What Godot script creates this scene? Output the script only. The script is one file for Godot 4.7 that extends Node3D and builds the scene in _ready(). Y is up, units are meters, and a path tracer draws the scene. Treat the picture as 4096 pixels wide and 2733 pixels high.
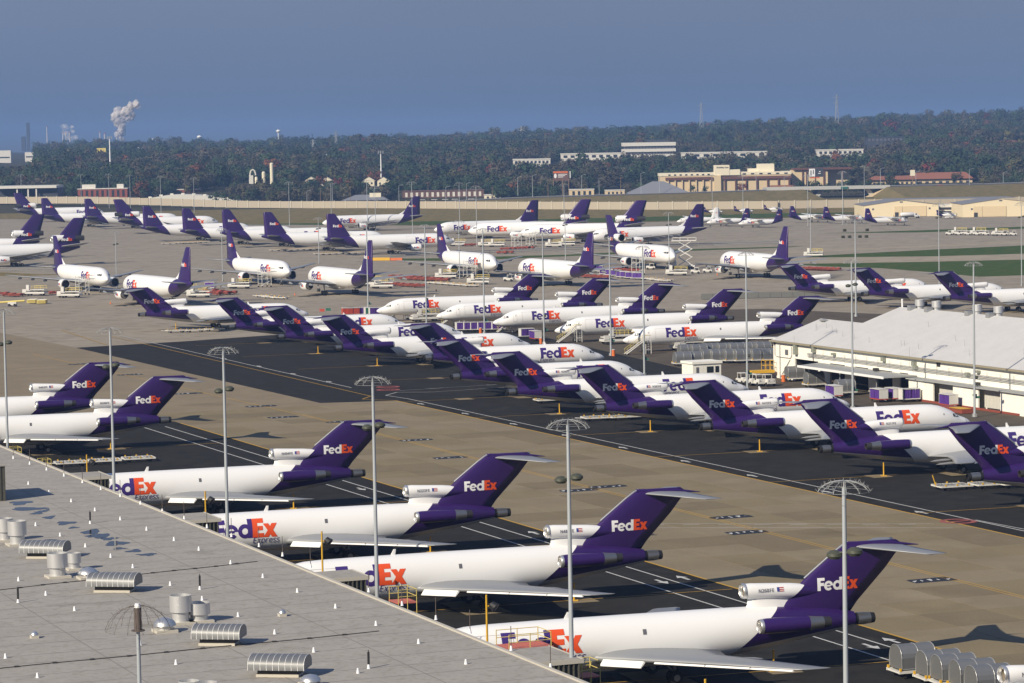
extends Node3D
# A freight airport apron seen from a tower: y is up, units are metres. W(x, z) puts x to the right and z away from the viewer.

var M := {}
var used := {}
var rng := RandomNumberGenerator.new()
const ROW := 0.38397          # bearing of the parking rows, to the left of straight ahead
const TILT := 71.3

func W(x: float, z: float, y := 0.0) -> Vector3:
	return Vector3(x, y, -z)

func RW(u: float, v: float, y := 0.0) -> Vector3:   # u metres away along the rows, v metres to the right across them
	return W(v * cos(ROW) - u * sin(ROW), v * sin(ROW) + u * cos(ROW), y)

# ---------------------------------------------------------------- things, parts, names
func numbered(n: String) -> String:
	if not used.has(n):
		used[n] = 0
		return n
	used[n] += 1
	return "%s_%03d" % [n, used[n]]

func tag(o: Node, label: String, category := "", group := "") -> Node:
	o.set_meta("label", label)
	if category:
		o.set_meta("category", category)
	if group:
		o.set_meta("group", group)
	return o

func thing(called: String, label: String, category: String, at := Vector3.ZERO, turn := 0.0, group := "") -> Node3D:
	var o := Node3D.new()
	o.name = numbered(called)
	add_child(o)
	o.position = at
	o.rotation.y = turn
	tag(o, label, category, group)
	return o

func dup(root: Node3D, at: Vector3, turn: float, label: String, group := "") -> Node3D:
	var base: String = root.name
	var cut := base.rfind("_0")
	if cut > 0 and base.substr(cut + 1).is_valid_int():
		base = base.substr(0, cut)
	var r: Node3D = root.duplicate()
	r.name = numbered(base)
	add_child(r)
	r.position = at
	r.rotation.y = turn
	r.set_meta("label", label)
	if group:
		r.set_meta("group", group)
	return r

func show_mesh(called: String, mesh: Mesh, m: Material, parent: Node = self, at := Vector3.ZERO) -> MeshInstance3D:
	var o := MeshInstance3D.new()
	o.mesh = mesh
	o.material_override = m
	if parent == self:
		o.name = numbered(called)
		add_child(o)
	else:
		o.name = called
		parent.add_child(o, true)
	o.position = at
	return o

func obj(called: String, s: SurfaceTool, m: Material, parent: Node = self, at := Vector3.ZERO) -> MeshInstance3D:
	s.generate_normals()
	return show_mesh(called, s.commit(), m, parent, at)

func ground_piece(called: String, s: SurfaceTool, m: Material) -> MeshInstance3D:
	var o := obj(called, s, m)
	o.set_meta("kind", "structure")
	return o

# ---------------------------------------------------------------- shapes
func nb() -> SurfaceTool:
	var s := SurfaceTool.new()
	s.begin(Mesh.PRIMITIVE_TRIANGLES)
	return s

func tri(s: SurfaceTool, a: Vector3, b: Vector3, c: Vector3) -> void:
	s.add_vertex(a)
	s.add_vertex(b)
	s.add_vertex(c)

func quad(s: SurfaceTool, a: Vector3, b: Vector3, c: Vector3, d: Vector3) -> void:
	tri(s, a, b, c)
	tri(s, a, c, d)

func flat(s: SurfaceTool) -> void:
	s.set_smooth_group(0xFFFFFFFF)

func smooth(s: SurfaceTool, g := 0) -> void:
	s.set_smooth_group(g)

func hexa(s: SurfaceTool, p: Array) -> void:   # eight corners: four below, four above
	flat(s)
	quad(s, p[0], p[1], p[2], p[3])
	quad(s, p[7], p[6], p[5], p[4])
	for i in 4:
		var j := (i + 1) % 4
		quad(s, p[i], p[i + 4], p[j + 4], p[j])

func box(s: SurfaceTool, c: Vector3, z: Vector3, turn := 0.0) -> void:
	var b := Basis(Vector3.UP, turn)
	var p := []
	for y in [-0.5, 0.5]:
		for k in [[-0.5, -0.5], [0.5, -0.5], [0.5, 0.5], [-0.5, 0.5]]:
			p.append(c + b * Vector3(k[0] * z.x, y * z.y, k[1] * z.z))
	hexa(s, p)

func side_axes(d: Vector3) -> Array:
	var a := d.cross(Vector3.UP if absf(d.normalized().y) < 0.95 else Vector3.RIGHT).normalized()
	return [a, a.cross(d.normalized())]

func tube(s: SurfaceTool, p: Vector3, q: Vector3, r: float, r2 := -1.0, n := 8, caps := true) -> void:
	if r2 < 0.0:
		r2 = r
	var ax := side_axes(q - p)
	for i in n:
		var t := TAU * i / n
		var u := TAU * (i + 1) / n
		var a: Vector3 = ax[0] * cos(t) + ax[1] * sin(t)
		var b: Vector3 = ax[0] * cos(u) + ax[1] * sin(u)
		smooth(s)
		quad(s, p + a * r, q + a * r2, q + b * r2, p + b * r)
		if caps:
			flat(s)
			tri(s, p, p + a * r, p + b * r)
			tri(s, q, q + b * r2, q + a * r2)

func path_tube(s: SurfaceTool, pts: Array, r: float, n := 6) -> void:
	for i in pts.size() - 1:
		tube(s, pts[i], pts[i + 1], r, r, n, i == 0 or i == pts.size() - 2)

func loft(s: SurfaceTool, rings: Array, close := true, cap_a := false, cap_b := false) -> void:
	smooth(s)
	for i in rings.size() - 1:
		var a: PackedVector3Array = rings[i]
		var b: PackedVector3Array = rings[i + 1]
		var n := a.size()
		for j in (n if close else n - 1):
			var k := (j + 1) % n
			quad(s, a[j], b[j], b[k], a[k])
	flat(s)
	for e in [[cap_a, rings[0]], [cap_b, rings[-1]]]:
		if e[0]:
			var r: PackedVector3Array = e[1]
			var c := Vector3.ZERO
			for p in r:
				c += p / r.size()
			for j in r.size():
				tri(s, c, r[j], r[(j + 1) % r.size()])

var edge_group := 100

func lathe(s: SurfaceTool, o: Vector3, d: Vector3, prof: Array, n := 20) -> void:   # prof: [along d, radius]; sharp where the profile turns sharply
	var ax := side_axes(d)
	var before := Vector2.ZERO
	for k in prof.size() - 1:
		var run := Vector2(prof[k + 1][0] - prof[k][0], prof[k + 1][1] - prof[k][1]).normalized()
		if k == 0 or run.dot(before) < 0.78:
			edge_group += 1
		before = run
		smooth(s, edge_group)
		for i in n:
			var q := []
			for e in [[k, i], [k + 1, i], [k + 1, i + 1], [k, i + 1]]:
				var t: float = TAU * (e[1] % n) / n
				q.append(o + d * float(prof[e[0]][0]) + (ax[0] * cos(t) + ax[1] * sin(t)) * float(prof[e[0]][1]))
			quad(s, q[0], q[1], q[2], q[3])

func prism(s: SurfaceTool, poly: PackedVector2Array, fn: Callable) -> void:   # a flat outline, carried to space by fn(Vector2)
	flat(s)
	var ix := Geometry2D.triangulate_polygon(poly)
	for i in range(0, ix.size(), 3):
		tri(s, fn.call(poly[ix[i]]), fn.call(poly[ix[i + 1]]), fn.call(poly[ix[i + 2]]))

func slab(s: SurfaceTool, poly: PackedVector2Array, y0: float, y1: float) -> void:   # a plan outline (x, z away) with a thickness
	prism(s, poly, func(p): return W(p.x, p.y, y1))
	prism(s, poly, func(p): return W(p.x, p.y, y0))
	for i in poly.size():
		var a := poly[i]
		var b := poly[(i + 1) % poly.size()]
		quad(s, W(a.x, a.y, y0), W(b.x, b.y, y0), W(b.x, b.y, y1), W(a.x, a.y, y1))

func sheet(s: SurfaceTool, poly: PackedVector2Array, y: float) -> void:
	prism(s, poly, func(p): return W(p.x, p.y, y))

# ---------------------------------------------------------------- materials
func noise_tex(seed_: int, freq: float, octaves: int, colors: Array, size := 512, kind := FastNoiseLite.TYPE_SIMPLEX_SMOOTH) -> NoiseTexture2D:
	var n := FastNoiseLite.new()
	n.seed = seed_
	n.noise_type = kind
	n.frequency = freq
	n.fractal_octaves = octaves
	var g := Gradient.new()
	g.offsets = PackedFloat32Array([])
	g.colors = PackedColorArray([])
	for i in colors.size():
		g.add_point(float(i) / (colors.size() - 1), Color(colors[i][0], colors[i][1], colors[i][2]).linear_to_srgb())
	var t := NoiseTexture2D.new()
	t.width = size
	t.height = size
	t.seamless = true
	t.noise = n
	t.color_ramp = g
	return t

func paint(key: String, c: Array, rough := 0.5, metal := 0.0, extra := {}) -> StandardMaterial3D:
	var m := StandardMaterial3D.new()
	m.albedo_color = Color(c[0], c[1], c[2]).linear_to_srgb()
	m.roughness = rough
	m.metallic = metal
	m.resource_name = key
	for k in extra:
		m.set(k, extra[k])
	M[key] = m
	return m

func surface(key: String, tex: Texture2D, metres: float, rough := 0.9, fine: Texture2D = null, fine_metres := 1.0) -> StandardMaterial3D:
	var m := paint(key, [1, 1, 1], rough)
	m.albedo_texture = tex
	m.uv1_triplanar = true
	m.uv1_world_triplanar = true
	m.uv1_scale = Vector3.ONE / metres
	m.metallic_specular = 0.15
	if fine:
		m.detail_enabled = true
		m.detail_albedo = fine
		m.detail_blend_mode = BaseMaterial3D.BLEND_MODE_MUL
		m.detail_uv_layer = BaseMaterial3D.DETAIL_UV_2
		m.uv2_triplanar = true
		m.uv2_world_triplanar = true
		m.uv2_scale = Vector3.ONE / fine_metres
	return m

func make_materials() -> void:
	paint("white", [0.79, 0.79, 0.775], 0.34)
	paint("purple", [0.031, 0.010, 0.095], 0.3)
	paint("throat", [0.26, 0.22, 0.165], 0.6)
	paint("letter_purple", [0.05, 0.025, 0.17], 0.4)
	paint("orange", [0.75, 0.085, 0.015], 0.4)
	paint("letter_white", [0.78, 0.78, 0.78], 0.4)
	paint("letter_grey", [0.16, 0.16, 0.18], 0.5)
	paint("letter_red", [0.45, 0.05, 0.05], 0.5)
	paint("letter_blue", [0.04, 0.06, 0.25], 0.5)
	paint("wing", [0.27, 0.28, 0.29], 0.42, 0.2)
	paint("fence_grey", [0.13, 0.13, 0.115], 0.7)
	paint("belly", [0.42, 0.42, 0.4], 0.5)
	paint("bright_metal", [0.66, 0.65, 0.62], 0.38, 0.85)
	paint("metal", [0.32, 0.31, 0.29], 0.35, 0.85)
	paint("dark_metal", [0.07, 0.065, 0.06], 0.45, 0.6)
	paint("black", [0.012, 0.012, 0.013], 0.6)
	paint("glass", [0.02, 0.025, 0.03], 0.08)
	paint("tyre", [0.02, 0.02, 0.02], 0.8)
	paint("window_grey", [0.12, 0.12, 0.13], 0.4)
	paint("outline", [0.5, 0.5, 0.5], 0.5)
	paint("pole", [0.36, 0.39, 0.41], 0.5, 0.1)
	paint("lamp", [0.06, 0.065, 0.045], 0.5)
	paint("wire", [0.36, 0.37, 0.37], 0.5, 0.3)
	paint("rust_wire", [0.10, 0.08, 0.07], 0.7)
	paint("yellow", [0.62, 0.36, 0.02], 0.55)
	paint("pale_yellow", [0.62, 0.50, 0.14], 0.6)
	paint("red", [0.40, 0.055, 0.03], 0.6)
	paint("dull_red", [0.24, 0.055, 0.035], 0.75)
	paint("green_sign", [0.02, 0.13, 0.09], 0.5)
	paint("curtain", [0.085, 0.03, 0.24], 0.8)
	paint("gse_white", [0.62, 0.61, 0.57], 0.5)
	paint("galvanised", [0.38, 0.385, 0.38], 0.4, 0.5)
	paint("aluminium", [0.22, 0.225, 0.225], 0.5, 0.5)
	paint("gear_orange", [0.6, 0.14, 0.03], 0.6)
	paint("pink_red", [0.5, 0.14, 0.10], 0.65)
	paint("duct_silver", [0.62, 0.62, 0.61], 0.42, 0.6)
func sky_picture() -> ImageTexture:   # hazy autumn air: grey blue low down, deeper blue overhead, thin veils
	var w := 1024
	var h := 512
	var im := Image.create(w, h, false, Image.FORMAT_RGBAF)
	var n := FastNoiseLite.new()
	n.seed = 5
	n.frequency = 0.006
	n.fractal_octaves = 4
	for j in h:
		var el := (0.5 - (j + 0.5) / h) * 180.0
		for i in w:
			var a := TAU * i / w
			var c: Color
			if el >= 0.0:
				var t := clampf(el / 3.0, 0, 1)
				c = SKY_LOW.lerp(SKY_MID, t * t * (3 - 2 * t))
				c = c.lerp(SKY_HIGH, smoothstep(3.0, 75.0, el))
				var v := n.get_noise_3d(cos(a) * 260.0, el * 34.0, sin(a) * 260.0)
				c = c * (1.0 + 0.12 * v)
			else:
				c = SKY_LOW.lerp(Color(0.10, 0.09, 0.075), clampf(-el / 10.0, 0, 1))
			im.set_pixel(i, j, Color(c.r, c.g, c.b, 1.0))
	return ImageTexture.create_from_image(im)
const SKY_LOW := Color(0.112, 0.165, 0.275)
const SKY_MID := Color(0.152, 0.198, 0.30)
const SKY_HIGH := Color(0.085, 0.15, 0.34)

func _ready() -> void:
	rng.seed = 7
	# camera
	var cam := Camera3D.new()
	cam.name = "camera"
	add_child(cam)
	cam.position = Vector3(0, 44.78, 0)
	cam.rotation_order = EULER_ORDER_YXZ
	cam.rotation_degrees = Vector3(-3.871, 0, -0.994)
	cam.fov = 12.993
	cam.near = 1.0
	cam.far = 20000.0
	cam.current = true
	# sky, air, exposure
	var env := Environment.new()
	env.background_mode = Environment.BG_SKY
	var sky := Sky.new()
	var pan := PanoramaSkyMaterial.new()
	pan.panorama = sky_picture()
	sky.sky_material = pan
	env.sky = sky
	env.background_energy_multiplier = 1.0
	env.tonemap_mode = Environment.TONE_MAPPER_LINEAR
	env.tonemap_exposure = 1.16
	env.fog_enabled = true
	env.fog_density = 0.000095
	env.fog_light_color = Color(0.60, 0.76, 1.0)
	env.volumetric_fog_enabled = true
	env.volumetric_fog_density = 0.0
	env.sdfgi_enabled = true
	env.ssao_enabled = true
	env.ssil_enabled = true
	var we := WorldEnvironment.new()
	we.name = "air"
	we.environment = env
	add_child(we)
	# sun: behind the viewer's left shoulder
	var sun := DirectionalLight3D.new()
	sun.name = "sun"
	add_child(sun)
	var az := deg_to_rad(42.0)
	var el := deg_to_rad(31.0)
	sun.look_at_from_position(Vector3.ZERO, Vector3(sin(az) * cos(el), -sin(el), -cos(az) * cos(el)), Vector3.UP)
	sun.light_energy = 1.6
	sun.light_color = Color(1.0, 0.95, 0.865)
	sun.light_angular_distance = 0.5
	sun.shadow_enabled = true
	make_materials()
	ground()
	dock_building()
	warehouse()
	far_place()
	forest()
	jets()
	poles()
	roof_things()
	ramp_things()
	industry()
const JETS := [
	["trijet", -33.58, 745.02, 71.3, "", "white three-engine jet facing left, farthest of the row of five with air stairs"],
	["trijet", -18.04, 718.24, 71.3, "", "white three-engine jet facing left, second from the far end of the row of five"],
	["trijet", -4.36, 688.86, 71.3, "", "white three-engine jet facing left, middle of the row of five with air stairs"],
	["trijet", 9.37, 656.04, 71.3, "", "white three-engine jet facing left, second nearest of the row of five"],
	["trijet", 22.97, 620.79, 71.3, "", "white three-engine jet facing left, nearest of five, its wing reaching the white warehouse"],
	["trijet", -49.95, 737.19, 251.2, "", "white three-engine jet facing right, farthest left of the long row"],
	["trijet", -23.76, 683.8, 249.4, "", "white three-engine jet facing right, second from the far left of the long row"],
	["trijet", -10.09, 647.39, 248.83, "", "white three-engine jet facing right, third from the far left, a purple cart under its tail"],
	["trijet", 4.03, 609.96, 248.33, "", "white three-engine jet facing right, fourth from far left of the row"],
	["short", 17.67, 574.54, 251.2, "", "shorter white three-engine jet facing right, its tail half covered by the next tail"],
	["short", 23.38, 529.16, 249.66, "", "shorter white three-engine jet facing right, full lettering showing above the row"],
	["trijet", 39.08, 497, 251.2, "N266FE", "white three-engine jet facing right, just nearer than the two shorter jets of its row"],
	["trijet", 52.35, 464.88, 251.2, "N287FE", "white three-engine jet numbered N287FE facing right, nose beside the white tractors"],
	["trijet", 66.33, 433.45, 251.2, "N273FE", "white three-engine jet numbered N273FE facing right, dollies behind its tail"],
	["trijet", 79.75, 400.54, 251.2, "N211FE", "white three-engine jet numbered N211FE facing right, its nose below the warehouse doors"],
	["trijet", 93.82, 366.54, 251.2, "", "white three-engine jet facing right, nearest of the long row, cut off by the right edge"],
	["trijet", 4.8, 197.55, 71.5, "N217FE", "white three-engine jet cut off by the bottom right corner, only its middle intake showing"],
	["trijet", -10.33, 238.44, 72.31, "N268FE", "white three-engine jet numbered N268FE, nearest of the row nosed in at the grey roof"],
	["trijet", -25.92, 277.72, 70.97, "N488FE", "white three-engine jet numbered N488FE, second nearest at the grey roof edge"],
	["trijet", -40.94, 313.82, 71.82, "N223FE", "white three-engine jet numbered N223FE, third from the nearest at the grey roof edge"],
	["trijet", -58.51, 354.43, 70.32, "N494FE", "white three-engine jet numbered N494FE, beside the three white flat dollies at the grey roof"],
	["trijet", -91.2, 431.32, 70.9, "N246FE", "white three-engine jet at the left picture edge, nearer of two with cut-off noses"],
	["trijet", -105.16, 462.46, 71.26, "N463FE", "white three-engine jet at the left picture edge, the farther of two with cut-off noses"],
	["trijet", 113.73, 805.91, 251.4, "", "white three-engine jet facing right, leftmost of three behind the white warehouse"],
	["trijet", 129.47, 775.71, 251.4, "", "white three-engine jet facing right, middle of three behind the white warehouse"],
	["trijet", 146.42, 749.16, 251.4, "", "white three-engine jet facing right, rightmost of three behind the white warehouse"],
	["twin", -122.31, 909.11, 333.55, "", "white twin-engine wide jet facing the viewer, leftmost of its row"],
	["twin", -111.93, 870.45, 152.76, "", "white twin-engine wide jet seen from behind, leftmost of its row"],
	["twin", -69.38, 939.04, 332.94, "", "white twin-engine wide jet facing the viewer, second from the left"],
	["twin", -60.39, 903.85, 156.29, "", "white twin-engine wide jet seen from behind, second from the left"],
	["twin", -4.74, 966.46, 337.55, "", "white twin-engine wide jet facing the viewer, dark ring round its nose"],
	["twin", 2.77, 935.4, 155.32, "", "white twin-engine wide jet seen from behind, next to stacked purple carts"],
	["big", 54.65, 998.38, 336.94, "", "white three-engine wide jet facing the viewer, lift truck at its nose"],
	["twin", 67.98, 964.76, 161.25, "", "white twin-engine wide jet seen from behind, rightmost of its row before the grass"],
	["big", -243.98, 1806.12, 251.6, "", "white three-engine wide jet at the far left end beside the dark shed"],
	["twin", -208.7, 1673.4, 251.6, "", "white twin-engine wide jet, second from the left of the far purple tails"],
	["twin", -178.7, 1629.7, 251.6, "", "white twin-engine wide jet, third from the left of the far purple tails"],
	["big", -148.89, 1535.28, 251.6, "", "white three-engine wide jet among the far row of purple tails at left"],
	["twin", -120.46, 1407.63, 251.6, "", "white twin-engine wide jet, fifth from the left of the far purple tails"],
	["twin", -95.13, 1342.84, 251.6, "", "white twin-engine wide jet, sixth from the left of the far purple tails"],
	["twin", -73.84, 1305.36, 251.6, "", "white twin-engine wide jet, seventh from the left of the far purple tails"],
	["twin", -51.11, 1245.39, 251.6, "", "white twin-engine wide jet, eighth from the left of the far purple tails"],
	["twin", -22.42, 1197.2, 251.6, "", "white twin-engine wide jet, rightmost and nearest of the far purple tails"],
	["big", -239.87, 1197.29, 72.31, "", "white three-engine wide jet at the left edge, the farther of two facing left"],
	["big", -211.95, 1121.49, 68.15, "", "white three-engine wide jet at the left edge, the nearer of two facing left"],
	["twin", -93.8, 1500.43, 67.56, "", "white twin-engine wide jet facing left alone below the pale concrete wall"],
	["twin", -34.29, 1353.07, 64.72, "", "white twin-engine wide jet facing left, farthest of four noses in a row"],
	["big", -18.47, 1318.34, 88.71, "", "white three-engine wide jet facing left, second of four noses in a row"],
	["big", 4.15, 1278.09, 89.18, "", "white three-engine wide jet facing left, third of four noses in a row"],
	["twin", 31.65, 1220.44, 67.9, "", "white twin-engine wide jet facing left, nearest of four noses, close to the small planes"],
]

const PROPS := [
	["commuter", 107.02, 1475.64, 72, "white high-winged propeller plane facing left, left one of two side by side"],
	["commuter", 120.47, 1447.51, 73, "white high-winged propeller plane facing left, right and nearer one of two"],
	["commuter_white", 93.93, 1504.34, 72, "white high-winged propeller plane with an all-white tail"],
	["commuter", 151.83, 1511.93, 251, "white high-winged propeller plane facing right, first of three with purple tails"],
	["commuter", 166.02, 1485.87, 251, "white high-winged propeller plane facing right, second of three with purple tails"],
	["commuter", 181.21, 1440.67, 251, "white high-winged propeller plane facing right, third of three, nearest the hangar"],
	["feeder", 115.35, 1691.5, 258, "small white single-propeller plane by the wall, leftmost of three"],
	["feeder", 133.02, 1697.45, 258, "small white single-propeller plane by the wall, middle of three"],
	["feeder", 151.63, 1717.83, 258, "small white single-propeller plane by the wall, rightmost of three"],
	["feeder", 224.75, 1538.86, 255, "small white single-propeller plane parked before the hangar annex"],
]

const POLES := [
	[-61.55, 363.08, 25.2, "near", "tall grey light pole left edge of the picture, before the two cut-off jets"],
	[-43.32, 322.77, 25.2, "near", "tall grey light pole before the left jets, second at the roof edge"],
	[-27.85, 288.44, 25.2, "near", "tall grey light pole rising over the fuselage of jet N494FE at the roof edge"],
	[-11.65, 248.86, 25.2, "near", "tall grey light pole rising over the fuselage of jet N223FE and the tail beyond"],
	[3.79, 207.97, 25.2, "near", "tall grey light pole rising across the numbered middle duct of jet N488FE"],
	[18.6, 168.37, 25.2, "near", "tall grey light pole crossing the lettered tail of the nearest jet N268FE"],
	[-18.39, 144.3, 22.5, "roof", "grey pole with drooping wire umbrella rising in front of the grey roof"],
	[72.31, 468.21, 24.3, "mid", "grey light pole with green plates, right side, before the white warehouse doors, rightmost"],
	[55.15, 485.01, 24.3, "mid", "grey light pole with green plates, before the long canopy of the white warehouse"],
	[41.06, 523.22, 24.3, "mid", "grey light pole with green plates, beside the parked white tractors"],
	[24.72, 560.66, 24.3, "mid", "grey light pole with green plates, beyond the nose of the nearest jet of five"],
	[20.25, 613.67, 24.3, "mid", "grey light pole with green plates, crossing the lettering of the second nearest jet of five"],
	[7.01, 651.53, 24.3, "mid", "grey light pole with green plates, crossing the lettering of the middle jet of five"],
	[-6.3, 689.43, 24.3, "mid", "grey light pole with green plates, crossing the lettering of the second farthest jet of five"],
	[-20.74, 728.88, 24.3, "mid", "grey light pole with green plates, crossing the lettering of the farthest jet of five"],
	[-36.77, 768.67, 24.3, "mid", "grey light pole with green plates, beside the far nose of the row of five"],
	[-70.71, 1106.84, 17, "far", "slim grey light pole, between the far purple tails and the parked wide jets"],
	[-93.91, 976.5, 17.31, "far", "slim grey light pole, behind the left wing of the second wide jet"],
	[-124.59, 946.86, 17.8, "far", "slim grey light pole, beside the right engine of the leftmost wide jet"],
	[-16.53, 967.18, 18.83, "far", "slim grey light pole, at the right engine stairs of the third wide jet"],
	[20.14, 1098.42, 17, "far", "slim grey light pole, behind the rear-facing wide jet near the purple carts"],
	[51.87, 980.92, 19.9, "far", "slim grey light pole, crossing the nose of the three-engine wide jet"],
	[109.23, 1090.3, 18.18, "far", "slim grey light pole, beyond the right wing of the rightmost wide jet"],
	[84.08, 730.76, 24, "flood", "grey mast with two crossbars of floodlights beyond the white warehouse"],
	[146.64, 860.25, 24, "far", "slim grey light pole at the right edge before the green strip"],
	[122.92, 860, 24.27, "far", "slim grey light pole rising behind the rightmost tail of three"],
	[-357.55, 2200, 25, "far2", "distant slim light pole, first from the left along the far apron edge"],
	[-309.3, 2169.1, 24.47, "far2", "distant slim light pole, second from the left along the far apron edge"],
	[-283.06, 2122.14, 25.04, "far2", "distant slim light pole, third from the left along the far apron edge"],
	[-266.53, 2109.9, 24.12, "far2", "distant slim light pole, fourth from the left along the far apron edge"],
	[-222.93, 1919.26, 24.94, "far2", "distant slim light pole, fifth from the left along the far apron edge"],
	[-205.6, 1956.15, 23.1, "far2", "distant slim light pole, sixth from the left along the far apron edge"],
	[-118.7, 1615.75, 23.71, "far2", "distant slim light pole, left of the jet parked alone at the wall"],
	[-108.23, 1819.45, 19.93, "far2", "distant slim light pole, at the nose of the jet parked alone at the wall"],
	[-71.51, 1506.36, 25.4, "far2", "distant slim light pole, before the body of the jet parked alone at the wall"],
	[-67.37, 1504.01, 22.35, "far2", "distant slim light pole, before the engine of the jet parked alone at the wall"],
	[-46.81, 1439.76, 25.14, "far2", "distant slim light pole, before the tail of the jet parked alone at the wall"],
	[-25.78, 1540.4, 22.77, "far2", "distant slim light pole, at the nose of the farthest of four noses"],
	[-14.01, 1259.07, 25.27, "far2", "distant slim light pole, between the first two of four noses"],
	[28.85, 1588.58, 20.54, "far2", "distant slim light pole, at the tail engine of the second of four noses"],
	[116.01, 1717.59, 22.32, "far2", "distant slim light pole, at the white-tailed propeller plane"],
	[127.24, 1636.49, 23.09, "far2", "distant slim light pole, among the small propeller planes"],
	[144.87, 1458.05, 24.91, "far2", "distant slim light pole, between the propeller planes with purple tails"],
	[162.7, 1466.19, 26.13, "far2", "distant slim light pole, at the second purple propeller tail"],
	[207.92, 1758.57, 25.46, "far2", "distant slim light pole, at the left corner of the tan hangar"],
]

const ROOF_SMALL := [
	["edge", -58.46, 348.59],
	["edge", -55.48, 341.9],
	["edge", -52.56, 335.45],
	["edge", -49.63, 328.9],
	["edge", -46.63, 322.11],
	["edge", -43.74, 315.43],
	["edge", -40.83, 308.86],
	["edge", -37.89, 301.86],
	["edge", -34.89, 295],
	["edge", -32.08, 289.08],
	["edge", -29.19, 282.28],
	["edge", -26.24, 275.41],
	["edge", -23.1, 268.28],
	["edge", -20.5, 261.87],
	["edge", -17.54, 254.31],
	["edge", -11.9, 239.95],
	["edge", -8.95, 232.61],
	["edge", -6.13, 225.39],
	["edge", -3.46, 218.74],
	["edge", -0.44, 211.1],
	["edge", 2.26, 203.66],
	["cone", -52.36, 321.42],
	["cone", -48.84, 312.93],
	["cone", -45.33, 304.85],
	["cone", -41.81, 296.89],
	["cone", -46, 285.99],
	["cone", -38.31, 289.3],
	["cone", -34.78, 281.22],
	["cone", -31.33, 273.46],
	["cone", -28.34, 266.57],
	["cone", -24.65, 257.47],
	["cone", -42.46, 278],
	["cone", -38.99, 270.09],
	["cone", -35.75, 262.94],
	["cone", -32.95, 256.18],
	["cone", -41.7, 249.51],
	["cone", -28.53, 245.47],
	["cone", -21.17, 248.96],
	["cone", -38.13, 241.2],
	["cone", -34.61, 232.91],
	["cone", -17.69, 240.44],
	["cone", -36.44, 211.53],
	["cone", -21.4, 228.47],
	["cone", -17.93, 220.04],
	["cone", -14.11, 231.87],
	["cone", -14.51, 211.84],
	["cone", -23.88, 207.74],
	["cone", -32.9, 203.47],
	["cone", -27.4, 216.1],
	["cone", -25.04, 237.11],
	["cone", -10.57, 223.16],
	["cone", -7.12, 214.71],
	["cone", -3.58, 205.86],
	["cone", -10.92, 203.04],
	["pipe", -40.9, 286.9],
	["pipe", -39.78, 237.49],
	["pipe", -25.82, 242.89],
	["pipe", -10.27, 204.77],
]

const ROOF_BIG := [
	["fan", -47.15, 275.28, 1.59, 2.12, "left one of the silver fan stacks at the left picture edge"],
	["fan", -45.51, 272.26, 1.72, 2.24, "right one of the silver fan stacks at the left picture edge"],
	["fan", -38.69, 251.33, 1.73, 2.07, "taller one of the two silver fan stacks beside the steel dome"],
	["fan", -37.91, 255.6, 1.19, 1.47, "shorter one of the two silver fan stacks beside the steel dome"],
	["fan", -25.5, 225.77, 1.67, 2.17, "farther silver fan stack near the drooping wire umbrella"],
	["fan", -24.2, 226.41, 1.74, 1.47, "nearer silver fan stack near the drooping wire umbrella"],
	["fan", -21.38, 193.1, 1.38, 1.48, "silver fan stack showing only its top at the bottom edge, left"],
	["fan", -20.14, 192.42, 1.37, 1.48, "silver fan stack showing only its top at the bottom edge, right"],
	["dome", -35.96, 250.06, 1.72, 1.03, "steel dome vent between the silver stacks and the ribbed hood"],
	["dome", -26.27, 221.81, 1.71, 1.16, "steel dome vent beside the drooping wire umbrella"],
	["dome", -35.73, 220.06, 0.6, 0.54, "small steel dome vent at lower left of the grey roof"],
	["dome", -18.01, 228.33, 0.6, 0.56, "small steel dome vent at the middle right of the grey roof"],
	["dome", -13.87, 198.56, 1.42, 0.82, "steel dome vent cut off by the bottom edge"],
	["hood", -41.63, 263.67, 3.98, 1.52, "ribbed metal hood vent, farthest up the grey roof"],
	["hood", -32.77, 242.8, 4, 1.53, "ribbed metal hood vent, second from the left"],
	["hood", -21.65, 215.93, 3.56, 1.48, "ribbed metal hood vent beside the two silver stacks"],
	["hood", -16.23, 202.8, 3.9, 1.45, "ribbed metal hood vent, nearest, at the bottom"],
]

const PUDDLES := [
	[-50.44, 302.96, 1.14, 1.72],
	[-48.86, 298.27, 1.84, 1.3],
	[-47.4, 294.78, 0.61, 0.9],
	[-45.69, 291.07, 0.6, 1.23],
	[-43.31, 286.37, 0.88, 1.37],
	[-42.09, 283.4, 0.49, 0.67],
	[-39.98, 278.96, 0.86, 1.79],
	[-38.87, 275.91, 1.04, 1.75],
	[-37.59, 274.38, 0.75, 1.1],
	[-36.48, 270.54, 1.02, 1.68],
	[-35.71, 268.04, 0.64, 0.67],
	[-34.17, 265.8, 0.64, 1.03],
	[-32.64, 263.49, 0.81, 0.87],
	[-46.84, 297.46, 0.31, 0.73],
	[-47.26, 296.46, 0.61, 0.64],
]

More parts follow.
